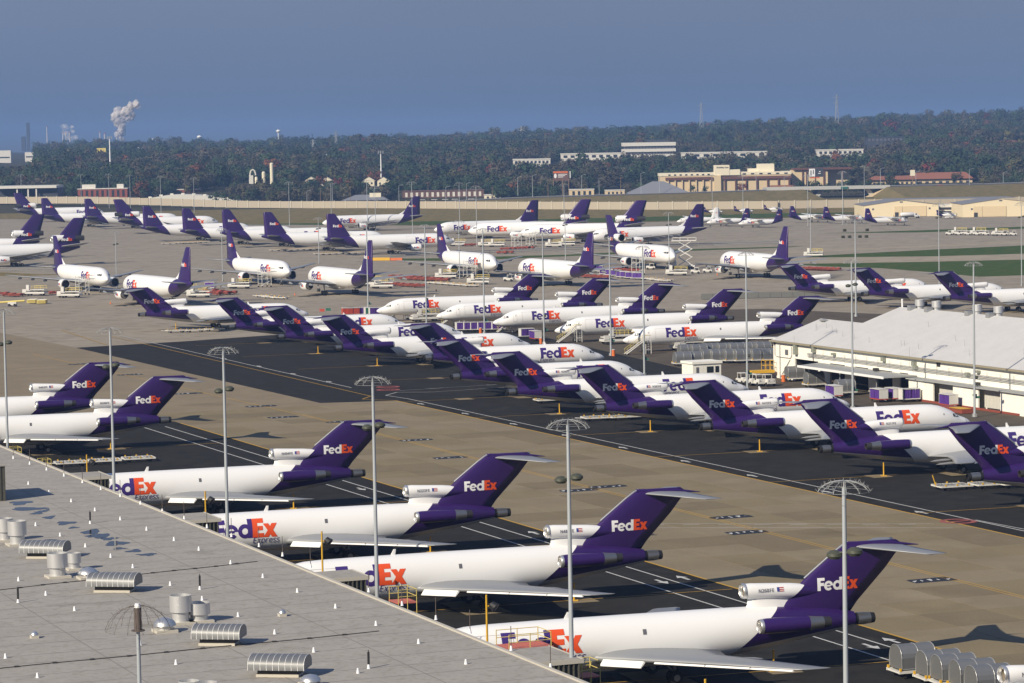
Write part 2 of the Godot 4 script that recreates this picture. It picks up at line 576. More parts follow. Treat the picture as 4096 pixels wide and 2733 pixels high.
const RAMP := [
	["dolly", -62.29, 419.51, 71.3, "left one of three flat white dollies beside the roof edge"],
	["dolly", -57.82, 421.58, 71.3, "middle one of three flat white dollies beside the roof edge"],
	["dolly", -53.33, 423.89, 71.3, "right one of three flat white dollies, its yellow drawbar up"],
	["dolly_bar", 54.84, 373.67, 71.3, "white flat dolly with raised yellow drawbar at the right edge"],
	["dolly", 59.64, 375.02, 71.3, "white flat dolly at the right edge behind the raised drawbar one"],
	["dolly", 62.88, 375.23, 71.3, "flat dolly cut by the right edge under the nearest purple tail"],
	["dolly", 13.19, 473.63, 71.3, "left one of three flat dollies behind the jet N273FE"],
	["dolly", 17.27, 474.39, 71.3, "middle one of three flat dollies behind the jet N273FE"],
	["dolly", 20.15, 475.38, 71.3, "right one of three flat dollies behind the jet N273FE"],
	["dolly_bar", 5.95, 507.36, 71.3, "flat white dolly with raised yellow drawbar under jet N287FE"],
	["dolly", -80.23, 715.06, 71.3, "left one of three flat dollies under the farthest jet of the long row"],
	["dolly", -75.76, 715.47, 71.3, "middle one of three flat dollies under the farthest jet of the long row"],
	["dolly", -71.33, 718.07, 71.3, "right one of three flat dollies under the farthest jet of the long row"],
	["dolly", -154.69, 1350.27, 251, "flat white dolly in a train behind the far purple tails"],
	["dolly", -151.98, 1352.04, 251, "flat white dolly in a train behind the far purple tails"],
	["dolly", -149.26, 1353.82, 251, "flat white dolly in a train behind the far purple tails"],
	["dolly", -146.53, 1355.6, 251, "flat white dolly in a train behind the far purple tails"],
	["dolly", -143.79, 1357.38, 251, "flat white dolly in a train behind the far purple tails"],
	["dolly", -148.04, 1357.56, 251, "flat white dolly in a train behind the far purple tails"],
	["dolly", -145.96, 1358.62, 251, "flat white dolly in a train behind the far purple tails"],
	["dolly", -143.87, 1359.69, 251, "flat white dolly in a train behind the far purple tails"],
	["dolly", -141.78, 1360.76, 251, "flat white dolly in a train behind the far purple tails"],
	["dolly", -139.69, 1361.83, 251, "flat white dolly in a train behind the far purple tails"],
	["dolly", -97.37, 1242.1, 251, "flat white dolly in a train behind the far purple tails"],
	["dolly", -94.87, 1243.63, 251, "flat white dolly in a train behind the far purple tails"],
	["dolly", -92.37, 1245.16, 251, "flat white dolly in a train behind the far purple tails"],
	["dolly", -89.86, 1246.7, 251, "flat white dolly in a train behind the far purple tails"],
	["dolly", -87.35, 1248.25, 251, "flat white dolly in a train behind the far purple tails"],
	["dolly", -84.83, 1249.79, 251, "flat white dolly in a train behind the far purple tails"],
	["dolly", -82.3, 1251.34, 251, "flat white dolly in a train behind the far purple tails"],
	["dolly", -79.77, 1252.9, 251, "flat white dolly in a train behind the far purple tails"],
	["dolly", -77.23, 1254.45, 251, "flat white dolly in a train behind the far purple tails"],
	["dolly", -75.79, 1191.71, 251, "flat white dolly in a train behind the far purple tails"],
	["dolly", -73.3, 1193.09, 251, "flat white dolly in a train behind the far purple tails"],
	["dolly", -70.81, 1194.48, 251, "flat white dolly in a train behind the far purple tails"],
	["dolly", -68.31, 1195.86, 251, "flat white dolly in a train behind the far purple tails"],
	["dolly", -65.81, 1197.25, 251, "flat white dolly in a train behind the far purple tails"],
	["dolly", -63.3, 1198.65, 251, "flat white dolly in a train behind the far purple tails"],
	["dolly", -60.78, 1200.04, 251, "flat white dolly in a train behind the far purple tails"],
	["dolly", -71.9, 871.32, 110, "flat dolly lying left before the second wide jet"],
	["dolly", -69.02, 864.62, 110, "flat dolly lying in the middle before the second wide jet"],
	["dolly", -66.05, 859.29, 110, "flat dolly lying right before the second wide jet"],
	["dolly", -23.74, 935.28, 100, "flat dolly in the row beside the third wide jet"],
	["dolly", -21.69, 931.42, 100, "flat dolly in the row beside the third wide jet"],
	["dolly", -19.65, 927.59, 100, "flat dolly in the row beside the third wide jet"],
	["dolly", -17.63, 923.79, 100, "flat dolly in the row beside the third wide jet"],
	["dolly", -15.63, 920.02, 100, "flat dolly in the row beside the third wide jet"],
	["dolly", -13.64, 916.28, 100, "flat dolly in the row beside the third wide jet"],
	["dolly", -11.67, 912.58, 100, "flat dolly in the row beside the third wide jet"],
	["dolly", 43.34, 937.37, 110, "flat white dolly beside the three-engine wide jet"],
	["dolly", 45.51, 930.15, 110, "flat white dolly beside the three-engine wide jet"],
	["dolly", 47.67, 923.55, 110, "flat white dolly beside the three-engine wide jet"],
	["redstack", -154.9, 911.12, 100, "stack of rust-red flat dollies at the left edge"],
	["redstack", -151.57, 904.38, 100, "stack of rust-red flat dollies at the left edge"],
	["redstack", -148.76, 900.67, 100, "stack of rust-red flat dollies at the left edge"],
	["redstack", -138.31, 910.31, 100, "rust-red dollies under the stairs of the leftmost wide jet"],
	["redstack", -91.03, 907.79, 105, "rust-red dollies behind the leftmost rear-facing wide jet"],
	["redstack", -88.29, 899.72, 105, "rust-red dollies behind the leftmost rear-facing wide jet"],
	["redstack", -85.5, 890.83, 105, "rust-red dollies behind the leftmost rear-facing wide jet"],
	["redstack", -88.11, 888.01, 105, "rust-red dollies behind the leftmost rear-facing wide jet"],
	["redstack", -83.83, 893.52, 105, "rust-red dollies behind the leftmost rear-facing wide jet"],
	["redstack", -37.85, 981.49, 100, "rust-red dollies behind the second rear-facing wide jet, far cluster"],
	["redstack", -35.45, 977.17, 100, "rust-red dollies behind the second rear-facing wide jet, far cluster"],
	["redstack", -33.06, 972.88, 100, "rust-red dollies behind the second rear-facing wide jet, far cluster"],
	["redstack", -30.7, 968.64, 100, "rust-red dollies behind the second rear-facing wide jet, far cluster"],
	["redstack", -28.36, 964.43, 100, "rust-red dollies behind the second rear-facing wide jet, far cluster"],
	["redstack", -26.04, 960.26, 100, "rust-red dollies behind the second rear-facing wide jet, far cluster"],
	["redstack", -23.74, 956.12, 100, "rust-red dollies behind the second rear-facing wide jet, far cluster"],
	["redstack", -21.46, 952.02, 100, "rust-red dollies behind the second rear-facing wide jet, far cluster"],
	["redstack", -33.65, 966.94, 100, "rust-red dollies behind the second rear-facing wide jet, far cluster"],
	["redstack", -31.34, 963.87, 100, "rust-red dollies behind the second rear-facing wide jet, far cluster"],
	["redstack", -29.04, 960.81, 100, "rust-red dollies behind the second rear-facing wide jet, far cluster"],
	["redstack", -26.75, 957.77, 100, "rust-red dollies behind the second rear-facing wide jet, far cluster"],
	["redstack", -36.86, 928.58, 100, "rust-red dollies behind the second rear-facing wide jet, near cluster"],
	["redstack", -34.61, 925.22, 100, "rust-red dollies behind the second rear-facing wide jet, near cluster"],
	["redstack", -32.37, 921.89, 100, "rust-red dollies behind the second rear-facing wide jet, near cluster"],
	["redstack", -30.15, 918.59, 100, "rust-red dollies behind the second rear-facing wide jet, near cluster"],
	["redstack", -27.95, 915.3, 100, "rust-red dollies behind the second rear-facing wide jet, near cluster"],
	["redstack", 23.17, 960.28, 100, "rust-red dollies before the purple carts"],
	["redstack", 25.3, 957.8, 100, "rust-red dollies before the purple carts"],
	["redstack", 27.43, 955.33, 100, "rust-red dollies before the purple carts"],
	["redstack", 29.54, 952.88, 100, "rust-red dollies before the purple carts"],
	["redstack", 34.55, 1004.1, 100, "rust-red dollies behind the purple carts"],
	["redstack", 36.73, 1000.79, 100, "rust-red dollies behind the purple carts"],
	["redstack", 38.89, 997.49, 100, "rust-red dollies behind the purple carts"],
	["redstack", 41.04, 994.22, 100, "rust-red dollies behind the purple carts"],
	["redstack", 97.43, 988.39, 95, "rust-red dollies on the red strip before the grass"],
	["redstack", 99.1, 986.5, 95, "rust-red dollies on the red strip before the grass"],
	["redstack", 100.77, 984.62, 95, "rust-red dollies on the red strip before the grass"],
	["redstack", 102.43, 982.74, 95, "rust-red dollies on the red strip before the grass"],
	["redstack", 104.09, 980.87, 95, "rust-red dollies on the red strip before the grass"],
	["redstack", 105.74, 979.01, 95, "rust-red dollies on the red strip before the grass"],
	["redstack", -17.47, 1263.16, 98, "long row of rust-red dollies by the far noses"],
	["redstack", -15.09, 1263.91, 98, "long row of rust-red dollies by the far noses"],
	["redstack", -2.09, 1209.97, 98, "long row of rust-red dollies by the far noses"],
	["redstack", -0.13, 1211.7, 98, "long row of rust-red dollies by the far noses"],
	["redstack", 1.83, 1213.44, 98, "long row of rust-red dollies by the far noses"],
	["redstack", 3.8, 1215.17, 98, "long row of rust-red dollies by the far noses"],
	["redstack", 5.78, 1216.92, 98, "long row of rust-red dollies by the far noses"],
	["redstack", 7.76, 1218.67, 98, "long row of rust-red dollies by the far noses"],
	["redstack", -3.31, 1171.31, 98, "long row of rust-red dollies by the far noses"],
	["redstack", -0.78, 1173.48, 98, "long row of rust-red dollies by the far noses"],
	["cart", -11.52, 699.85, 71.3, "purple-curtained cart, first from the left of the row under the jets of five"],
	["cart", -9.87, 699.8, 71.3, "purple-curtained cart, second from the left of the row under the jets of five"],
	["cart", -8.23, 699.74, 71.3, "purple-curtained cart, third from the left of the row under the jets of five"],
	["cart", -6.59, 699.68, 71.3, "purple-curtained cart, fourth from the left of the row under the jets of five"],
	["cart", -4.95, 699.63, 71.3, "purple-curtained cart, fifth from the left under the jets of five"],
	["cart", -3.31, 699.57, 71.3, "purple-curtained cart, last of the row under the jets of five"],
	["cart", 3.29, 672.73, 71.3, "purple-curtained cart before the nose of the middle jet of five"],
	["cart_end", 5.23, 664.39, -22, "white-ended orange cart beside a light pole at the jets of five"],
	["cart", -39.7, 769.48, 71.3, "purple-curtained cart left of the green cart by the far nose of five"],
	["cart", -38.3, 770.04, 71.3, "purple-curtained cart right of the first by the far nose of five"],
	["cart", -35.05, 768.11, 71.3, "purple-curtained cart close to the far nose of five"],
	["cart_green", -36.15, 768.92, 71.3, "green-sided cart by the far nose of five"],
	["cart_red", -41.89, 769.15, 71.3, "red-sided cart, left, by the far nose of five"],
	["cart_red", -40.73, 768.81, 71.3, "red-sided cart, right, by the far nose of five"],
	["cart", 30.57, 972.85, 110, "purple cart, first of the train before the three-engine wide jet"],
	["cart", 32.21, 967.05, 110, "purple cart, second of the train before the three-engine wide jet"],
	["cart", 33.85, 961.89, 110, "purple cart, third of the train before the three-engine wide jet"],
	["cart", 35.18, 952.43, 110, "purple cart, fourth of the train before the three-engine wide jet"],
	["cart", 36.34, 949.23, 110, "purple cart, fifth of the train before the three-engine wide jet"],
	["cart", 37.82, 944.84, 110, "purple cart, sixth of the train before the three-engine wide jet"],
	["cart", 39.77, 939.76, 110, "purple cart, last of the train before the three-engine wide jet"],
	["cart", 22.62, 997.79, 110, "far purple cart, left of three behind the rear-facing wide jet"],
	["cart", 25.39, 995.5, 110, "far purple cart, middle of three behind the rear-facing wide jet"],
	["cart", 29.14, 995.25, 110, "far purple cart, right of three behind the rear-facing wide jet"],
	["cart", -92.79, 925.52, 110, "purple cart behind the leftmost rear-facing wide jet"],
	["cart_end", 54.43, 506.32, -22, "white-ended purple cart at the left of the warehouse apron"],
	["cart_end", 61, 497.97, -22, "white-ended purple cart before the warehouse, left of the pair"],
	["cart_end", 63.57, 499.07, -22, "white-ended purple cart before the warehouse, right of the pair"],
	["cart", 65.95, 496.99, 71.3, "purple-curtained cart before the warehouse beside a white post"],
	["cart_end", 70.77, 485.49, -22, "white-ended cart alone before the sliding warehouse doors"],
	["igloo", 32.6, 244.97, 71.3, "silver container with rounded top, farthest of the line at the bottom right"],
	["igloo", 34.3, 241.66, 71.3, "silver container with rounded top, second of the line at the bottom right"],
	["igloo", 35.2, 239.59, 71.3, "silver container with rounded top, third of the line at the bottom right, front open"],
	["igloo", 36.34, 237.1, 71.3, "silver container with rounded top, fourth of the line at the bottom right"],
	["igloo", 37.19, 234.55, 71.3, "silver container with rounded top, last of the line at the bottom right"],
	["igloo", 33.14, 583.57, 71.3, "silver rounded container beside the warehouse, front row, first from left"],
	["igloo", 35.2, 584.63, 71.3, "silver rounded container beside the warehouse, front row, second from left"],
	["igloo", 38.7, 589.62, 71.3, "silver rounded container beside the warehouse, front row, third from left"],
	["igloo", 40.51, 589.2, 71.3, "silver rounded container beside the warehouse, front row, fourth from left"],
	["igloo", 43.18, 589.03, 71.3, "silver rounded container beside the warehouse, front row, fifth from left"],
	["igloo", 45.16, 588.57, 71.3, "silver rounded container beside the warehouse, front row, sixth from left"],
	["igloo", 48.45, 588.92, 71.3, "silver rounded container beside the warehouse, front row, seventh from left"],
	["igloo", 50.56, 589.11, 71.3, "silver rounded container beside the warehouse, front row, eighth from left"],
	["igloo", 35.23, 604.73, 71.3, "silver rounded container beside the warehouse, back row, first from left"],
	["igloo", 37.63, 604.63, 71.3, "silver rounded container beside the warehouse, back row, second from left"],
	["igloo", 40.29, 607.08, 71.3, "silver rounded container beside the warehouse, back row, third from left"],
	["igloo", 43.14, 607.11, 71.3, "silver rounded container beside the warehouse, back row, fourth from left"],
	["igloo", 45.38, 607.05, 71.3, "silver rounded container beside the warehouse, back row, fifth from left"],
	["igloo", 48.41, 608.24, 71.3, "silver rounded container beside the warehouse, back row, sixth from left"],
	["igloo", 50.83, 608.13, 71.3, "silver rounded container beside the warehouse, back row, seventh from left"],
	["igloo", 53.34, 529.07, 71.3, "silver container with rounded top, on a dolly under the end of the canopy"],
	["igloo", 56.81, 511.59, 71.3, "silver container with rounded top, on a dolly behind the purple cart at the warehouse"],
	["igloo", 51.17, 542.62, 71.3, "silver container with rounded top, with printed side at the warehouse corner"],
	["stairs", -28.46, 749.26, 71.3, "white boarding stairs at the nose of the farthest jet of five"],
	["stairs", -14.52, 727.26, 71.3, "white boarding stairs at the nose of the second farthest jet of five"],
	["stairs", -1.07, 692.42, 71.3, "white boarding stairs at the nose of the middle jet of five"],
	["stairs", 12.35, 654.37, 71.3, "white boarding stairs at the nose of the second nearest jet of five"],
	["stairs", 25.66, 615.42, 71.3, "white boarding stairs at the nose of the nearest jet of five"],
	["tall_stairs", -129.1, 902.52, 60, "white stair tower at the leftmost wide jet"],
	["tall_stairs", -76.54, 931.43, 60, "white stair tower at the second wide jet"],
	["tall_stairs", -13.35, 970.6, 60, "white stair tower at the third wide jet"],
	["tall_stairs", 41.23, 970.51, 60, "white stair tower at the three-engine wide jet"],
	["tall_stairs", 2.54, 1232.02, 60, "white stair tower at the third of four noses"],
	["tall_stairs", 8.6, 1242.97, 60, "white stair tower right of the third of four noses"],
	["loader", -21.52, 742.02, 71.3, "white cargo loader with yellow rails under the farthest jet of five"],
	["loader", 22.71, 648.87, 71.3, "white cargo loader with yellow rails under the second nearest jet of five"],
	["loader", 36.67, 625.76, 71.3, "white cargo loader with yellow rails under the nearest jet of five"],
	["loader", -143.87, 905.1, 100, "white cargo loader left of the leftmost wide jet"],
	["loader", -131.07, 889.34, 100, "white cargo loader under the leftmost wide jet"],
	["loader", -91.37, 877.72, 100, "white cargo loader behind the leftmost rear-facing wide jet, nearer"],
	["loader", -98.37, 903.12, 100, "white cargo loader behind the leftmost rear-facing wide jet, farther"],
	["loader", -83.97, 927.46, 100, "white cargo loader at the engine of the second wide jet"],
	["loader", -20.92, 969.48, 100, "white cargo loader at the engine of the third wide jet"],
	["loader", -10.04, 927.76, 100, "white cargo loader below the stairs of the third wide jet"],
	["loader", -39.2, 912.78, 100, "white cargo loader behind the second rear-facing wide jet, nearer"],
	["loader", -43.41, 929.36, 100, "white cargo loader behind the second rear-facing wide jet, farther"],
	["loader", 53.43, 964.12, 100, "white cargo loader before the three-engine wide jet"],
	["loader", 110.06, 1089.21, 100, "white cargo loader beyond the rightmost rear-facing wide jet"],
	["loader", -22.28, 1265.49, 100, "white cargo loader at the first of four noses"],
	["loader", -9.9, 1251.91, 100, "white cargo loader between the first two of four noses"],
	["loader", -5.67, 1249.87, 100, "white cargo loader below the second of four noses"],
	["loader", 17.99, 1233.8, 100, "white cargo loader at the third of four noses, left"],
	["loader", 23.53, 1245.1, 100, "white cargo loader at the third of four noses, right"],
	["scissor_lift", 58.2, 1010.26, 100, "white scissor lift truck raised at the nose of the three-engine wide jet"],
	["tug", 59.98, 973.17, 100, "white tractor left of the rightmost rear-facing wide jet"],
	["tug", 64.2, 977.41, 100, "white tractor close to the engine of the rightmost rear-facing wide jet"],
	["tug", 47.08, 1008.44, 100, "white tractor before the three-engine wide jet"],
	["tug", -0.78, 942.84, 100, "white tractor at the engine of the rear-facing wide jet"],
	["tug", 41.51, 537.67, -22, "white ramp tractor parked by the light pole, first from the left"],
	["tug", 42.82, 534.97, -22, "white ramp tractor parked by the light pole, second from the left"],
	["tug", 43.91, 533.44, -22, "white ramp tractor parked by the light pole, third from the left"],
	["tug", 45.48, 533.11, -22, "white ramp tractor parked by the light pole, nearest right"],
	["platform_truck", 45.81, 550.57, 71.3, "yellow maintenance platform with railing behind the white tractors"],
	["tug", 189.24, 1292.76, 100, "white equipment in the row of parked ramp vehicles before the hangars"],
	["tug", 192.75, 1289.85, 100, "white equipment in the row of parked ramp vehicles before the hangars"],
	["tug", 196.24, 1286.94, 100, "white equipment in the row of parked ramp vehicles before the hangars"],
	["tug", 199.71, 1284.06, 100, "white equipment in the row of parked ramp vehicles before the hangars"],
	["tug", 203.16, 1281.18, 100, "white equipment in the row of parked ramp vehicles before the hangars"],
	["tug", 206.61, 1278.32, 100, "white equipment in the row of parked ramp vehicles before the hangars"],
	["tug", 210.03, 1275.47, 100, "white equipment in the row of parked ramp vehicles before the hangars"],
	["tug", 213.44, 1272.63, 100, "white equipment in the row of parked ramp vehicles before the hangars"],
	["loader", 194.62, 1300.14, 100, "white loader in the row of parked ramp vehicles before the hangars"],
	["loader", 201.93, 1294.09, 100, "white loader in the row of parked ramp vehicles before the hangars"],
	["loader", 208.69, 1277.2, 100, "white loader in the row of parked ramp vehicles before the hangars"],
	["fuel_truck", 207.69, 1555.93, 251, "white tank truck parked before the hangar door"],
	["drum", -7.21, 691.03, 0, "orange drum at the foot of a light pole near the nose of five"],
	["drum", 6.31, 652.71, 0, "orange drum beside the white-ended cart"],
	["drum", 49.02, 541.17, 0, "orange drum at the warehouse corner"],
	["drum", 20.75, 612.66, 0, "orange drum right of the nearest pole of five"],
	["cone", -22.28, 889.98, 0, "orange cone before the wide jets, right of the farthest nose of five"],
	["cone", -63.57, 879.83, 0, "orange cone beside the second rear-facing engine"],
	["cone", -113.6, 848.92, 0, "orange cone at the leftmost rear-facing engine"],
	["cone", 66.08, 959.29, 0, "orange cone at the rightmost rear-facing engine"],
	["sign_board", -49.03, 775.16, 0, "red sign board by the far nose"],
	["sign_board", -47.59, 778.19, 0, "green sign board by the far nose"],
	["air_start_cart", -141.76, 845.36, 95, "long yellow and orange tow equipment at the left edge"],
	["pallet_stack", -137.57, 860.71, 95, "pale yellow pallet pile before the leftmost wide jet"],
	["pallet_stack", -134.3, 857.55, 95, "pale yellow pallet pile before the leftmost wide jet"],
	["barrier", -49.55, 1123.41, 100, "orange and yellow barrier beside the far purple tails"],
]

const STANDS := [
	[21.42, 248.57, "yellow support post under the jet numbered N268FE"],
	[5.59, 288.59, "yellow support post under the jet numbered N488FE"],
	[-9.28, 324.22, "yellow support post under the jet numbered N223FE"],
	[-27.13, 365.66, "yellow support post under the jet numbered N494FE"],
	[-59.7, 442.22, "yellow support post under the jet at the left picture edge (nearer of two with cut-off noses)"],
	[54.53, 631.53, "yellow support post under the jet facing left (nearest of five)"],
	[-27, 597.78, "yellow support post under the jet facing right (fourth from far left of the row)"],
	[7.53, 486.27, "yellow support post under the jet facing right"],
	[20.82, 454.06, "yellow support post under the jet numbered N287FE facing right"],
	[34.8, 422.66, "yellow support post under the jet numbered N273FE facing right"],
	[48.25, 389.65, "yellow support post under the jet numbered N211FE facing right"],
	[-81.51, 726.49, "yellow support post under the jet facing right (farthest left of the long row)"],
	[-41.22, 635.48, "yellow support post under the jet facing right (third from the far left)"],
]
# ---------------------------------------------------------------- lettering
func arc(c: Vector2, rx: float, ry: float, a0: float, a1: float, n: int) -> PackedVector2Array:
	var o := PackedVector2Array()
	for i in n + 1:
		var t := deg_to_rad(lerpf(a0, a1, float(i) / n))
		o.append(c + Vector2(cos(t) * rx, sin(t) * ry))
	return o

func ring_part(c: Vector2, ro: float, ri: float, a0: float, a1: float, n := 20) -> PackedVector2Array:
	var o := arc(c, ro, ro, a0, a1, n)
	var i := arc(c, ri, ri, a1, a0, n)
	o.append_array(i)
	return o

func shifted(p: PackedVector2Array, dx: float) -> PackedVector2Array:
	var o := PackedVector2Array()
	for q in p:
		o.append(q + Vector2(dx, 0))
	return o

func pv(a: Array) -> PackedVector2Array:
	var o := PackedVector2Array()
	for i in range(0, a.size(), 2):
		o.append(Vector2(a[i], a[i + 1]))
	return o

func logo() -> Array:   # [[polygons of the first colour], [polygons of the second]]; cap height 1, 3.48 long
	var c := Vector2(0.37, 0.37)
	var a := [pv([0, 0, 0.27, 0, 0.27, 0.37, 0.55, 0.37, 0.55, 0.61, 0.27, 0.61, 0.27, 0.77, 0.61, 0.77, 0.61, 1, 0, 1])]
	a.append(shifted(ring_part(c, 0.38, 0.18, 0, 318, 26), 0.57))
	a.append(shifted(Geometry2D.intersect_polygons(pv([0.1, 0.30, 0.8, 0.30, 0.8, 0.43, 0.1, 0.43]), arc(c, 0.18, 0.18, 0, 352, 22))[0], 0.57))
	for h in [[90.0, 180.0], [180.0, 270.0], [0.0, 90.0], [270.0, 360.0]]:
		for q in Geometry2D.intersect_polygons(ring_part(c, 0.38, 0.17, h[0], h[1], 9), pv([-1, -1, 0.53, -1, 0.53, 2, -1, 2])):
			a.append(shifted(q, 1.33))
	a.append(shifted(pv([0.53, 0, 0.79, 0, 0.79, 1, 0.53, 1]), 1.33))
	var b := [shifted(pv([0, 0, 0.62, 0, 0.62, 0.23, 0.27, 0.23, 0.27, 0.385, 0.57, 0.385, 0.57, 0.615, 0.27, 0.615, 0.27, 0.77, 0.62, 0.77, 0.62, 1, 0, 1]), 2.13)]
	b.append(shifted(pv([0, 0, 0.30, 0, 0.39, 0.15, 0.48, 0, 0.79, 0, 0.55, 0.37, 0.78, 0.73, 0.48, 0.73, 0.39, 0.58, 0.30, 0.73, 0, 0.73, 0.24, 0.37]), 2.72))
	return [a, b]

func word(t: String, face := "Droid Sans", bold := 400, slant := 0.0) -> Array:   # triangles of a word, its capitals 1 high
	var tm := TextMesh.new()
	var f := SystemFont.new()
	f.font_names = PackedStringArray([face])
	f.font_weight = bold
	tm.font = f
	tm.text = t
	tm.font_size = 64
	tm.pixel_size = 1.0 / 46.0
	tm.depth = 0.0
	tm.horizontal_alignment = HORIZONTAL_ALIGNMENT_LEFT
	tm.vertical_alignment = VERTICAL_ALIGNMENT_BOTTOM
	var out := []
	var arr := tm.surface_get_arrays(0)
	var v: PackedVector3Array = arr[Mesh.ARRAY_VERTEX]
	var ix = arr[Mesh.ARRAY_INDEX]
	var order: PackedInt32Array = ix if ix != null and ix.size() > 0 else PackedInt32Array(range(v.size()))
	var low := 1e9
	for p in v:
		low = minf(low, p.y)
	for i in range(0, order.size(), 3):
		var p := PackedVector2Array()
		for k in 3:
			var q := v[order[i + k]]
			p.append(Vector2(q.x + (q.y - low) * slant, q.y - low))
		out.append(p)
	return out

func extent(polys: Array) -> float:
	var e := 0.0
	for p in polys:
		for q in p:
			e = maxf(e, q.x)
	return e

func lay(s: SurfaceTool, polys: Array, scale: float, step: float, fn: Callable) -> void:   # outlines cut into bands and laid on a curved skin
	flat(s)
	for p in polys:
		var lo := 1e9
		var hi := -1e9
		for q in p:
			lo = minf(lo, q.y)
			hi = maxf(hi, q.y)
		var bands := maxi(1, ceili((hi - lo) * scale / step))
		for b in bands:
			var y0 := lerpf(lo, hi, float(b) / bands)
			var y1 := lerpf(lo, hi, float(b + 1) / bands)
			var cuts: Array = [p] if bands == 1 else Geometry2D.intersect_polygons(p, pv([-99, y0, 99, y0, 99, y1, -99, y1]))
			for c in cuts:
				var ix := Geometry2D.triangulate_polygon(c)
				for i in range(0, ix.size(), 3):
					tri(s, fn.call(c[ix[i]] * scale), fn.call(c[ix[i + 1]] * scale), fn.call(c[ix[i + 2]] * scale))

# ---------------------------------------------------------------- aircraft. Plans give x aft of the nose; port is -x here, aft is +z.
func at_x(sp: Dictionary, key: String, x: float) -> float:
	var xs: Array = sp.x
	var v: Array = sp[key]
	var i := 0
	while i < xs.size() - 2 and xs[i + 1] < x:
		i += 1
	var a := maxi(i - 1, 0)
	var d := mini(i + 2, xs.size() - 1)
	var h: float = xs[i + 1] - xs[i]
	var t := clampf((x - xs[i]) / h, 0, 1)
	var m0: float = (v[i + 1] - v[a]) / (xs[i + 1] - xs[a]) * h
	var m1: float = (v[d] - v[i]) / (xs[d] - xs[i]) * h
	if i == 0:
		m0 = (v[1] - v[0]) * (1.7 if key != "mid" else 1.0)
	var t2 := t * t
	var t3 := t2 * t
	return (2 * t3 - 3 * t2 + 1) * v[i] + (t3 - 2 * t2 + t) * m0 + (3 * t2 - 2 * t3) * v[i + 1] + (t3 - t2) * m1

func skin(sp: Dictionary, x: float, phi: float, out := 0.0) -> Vector3:
	var top := at_x(sp, "top", x)
	var bot := at_x(sp, "bot", x)
	var w := at_x(sp, "w", x)
	return Vector3(-(w + out) * sin(phi), (top + bot) * 0.5 + ((top - bot) * 0.5 + out) * cos(phi), x - sp.x0)

func on_side(sp: Dictionary, x: float, y: float, side: float, out := 0.025) -> Vector3:
	var top := at_x(sp, "top", x)
	var bot := at_x(sp, "bot", x)
	var c := clampf((y - (top + bot) * 0.5) / ((top - bot) * 0.5), -1, 1)
	return skin(sp, x, acos(c) * side, out)

func paint_edge(sp: Dictionary, y: float) -> float:
	return sp.edge[0] + (y - sp.edge[1]) * sp.edge[2]

func fuselage(sp: Dictionary, root: Node3D) -> void:
	var n := 36
	var first: Array = []
	var fx := [0.0, 0.12, 0.35, 0.7, 1.1, 1.5, 2.0, 2.4, 2.8, 3.2, 3.7, 4.3, 5.2, 6.4, 8.0, 12.0, 16.0, 20.0]
	var scale_nose: float = sp.get("nose_scale", 1.0)
	var stop: float = paint_edge(sp, sp.bot[6]) - 0.8
	for x in fx:
		if x * scale_nose < stop:
			first.append(x * scale_nose)
	var rings := []
	for x in first:
		var r := PackedVector3Array()
		for j in n:
			r.append(skin(sp, x, TAU * j / n))
		rings.append(r)
	var last: float = first[-1]
	for k in range(1, 6):
		var r := PackedVector3Array()
		for j in n:
			var phi := TAU * j / n
			var xe := paint_edge(sp, skin(sp, sp.edge[0], phi).y)
			r.append(skin(sp, lerpf(last, xe, k / 5.0), phi))
		rings.append(r)
	var s := nb()
	loft(s, rings)
	obj("fuselage", s, M.white, root)
	var s2 := nb()
	var s3 := nb()
	var cut := n / 2
	var low := 5
	var aft := []
	for k in 11:
		var r := PackedVector3Array()
		for j in n:
			var phi := TAU * j / n
			var xe := paint_edge(sp, skin(sp, sp.edge[0], phi).y)
			r.append(skin(sp, lerpf(xe, sp.x[-1], k / 10.0), phi))
		aft.append(r)
	smooth(s2)
	smooth(s3)
	for k in 10:
		for j in n:
			var j2 := (j + 1) % n
			var below: bool = sp.get("grey_belly", false) and j >= cut - low and j < cut + low
			quad(s3 if below else s2, aft[k][j], aft[k + 1][j], aft[k + 1][j2], aft[k][j2])
	obj("tail_section", s2, M.purple, root)
	if sp.get("grey_belly", false):
		obj("belly", s3, M.belly, root)

func foil(c: float, t: float) -> float:
	return 5.0 * t * (0.2969 * sqrt(c) - 0.126 * c - 0.3516 * c * c + 0.2843 * c * c * c - 0.1015 * c * c * c * c)

const CUTS := [1.0, 0.8, 0.6, 0.42, 0.28, 0.16, 0.07, 0.02, 0.0]

func panel_loft(s: SurfaceTool, secs: Array, upright: bool, x0: float) -> void:   # secs: [spanwise, other, x of the leading edge, chord, thickness]
	var rings := []
	for q in secs:
		var r := PackedVector3Array()
		for c in CUTS:
			var h := foil(c, q[4]) * float(q[3])
			r.append(Vector3(q[1] + h, q[0], q[2] + c * q[3] - x0) if upright else Vector3(q[0], q[1] + h, q[2] + c * q[3] - x0))
		for i in range(CUTS.size() - 2, 0, -1):
			var c: float = CUTS[i]
			var h := foil(c, q[4]) * float(q[3])
			r.append(Vector3(q[1] - h, q[0], q[2] + c * q[3] - x0) if upright else Vector3(q[0], q[1] - h, q[2] + c * q[3] - x0))
		rings.append(r)
	loft(s, rings, true, true, true)

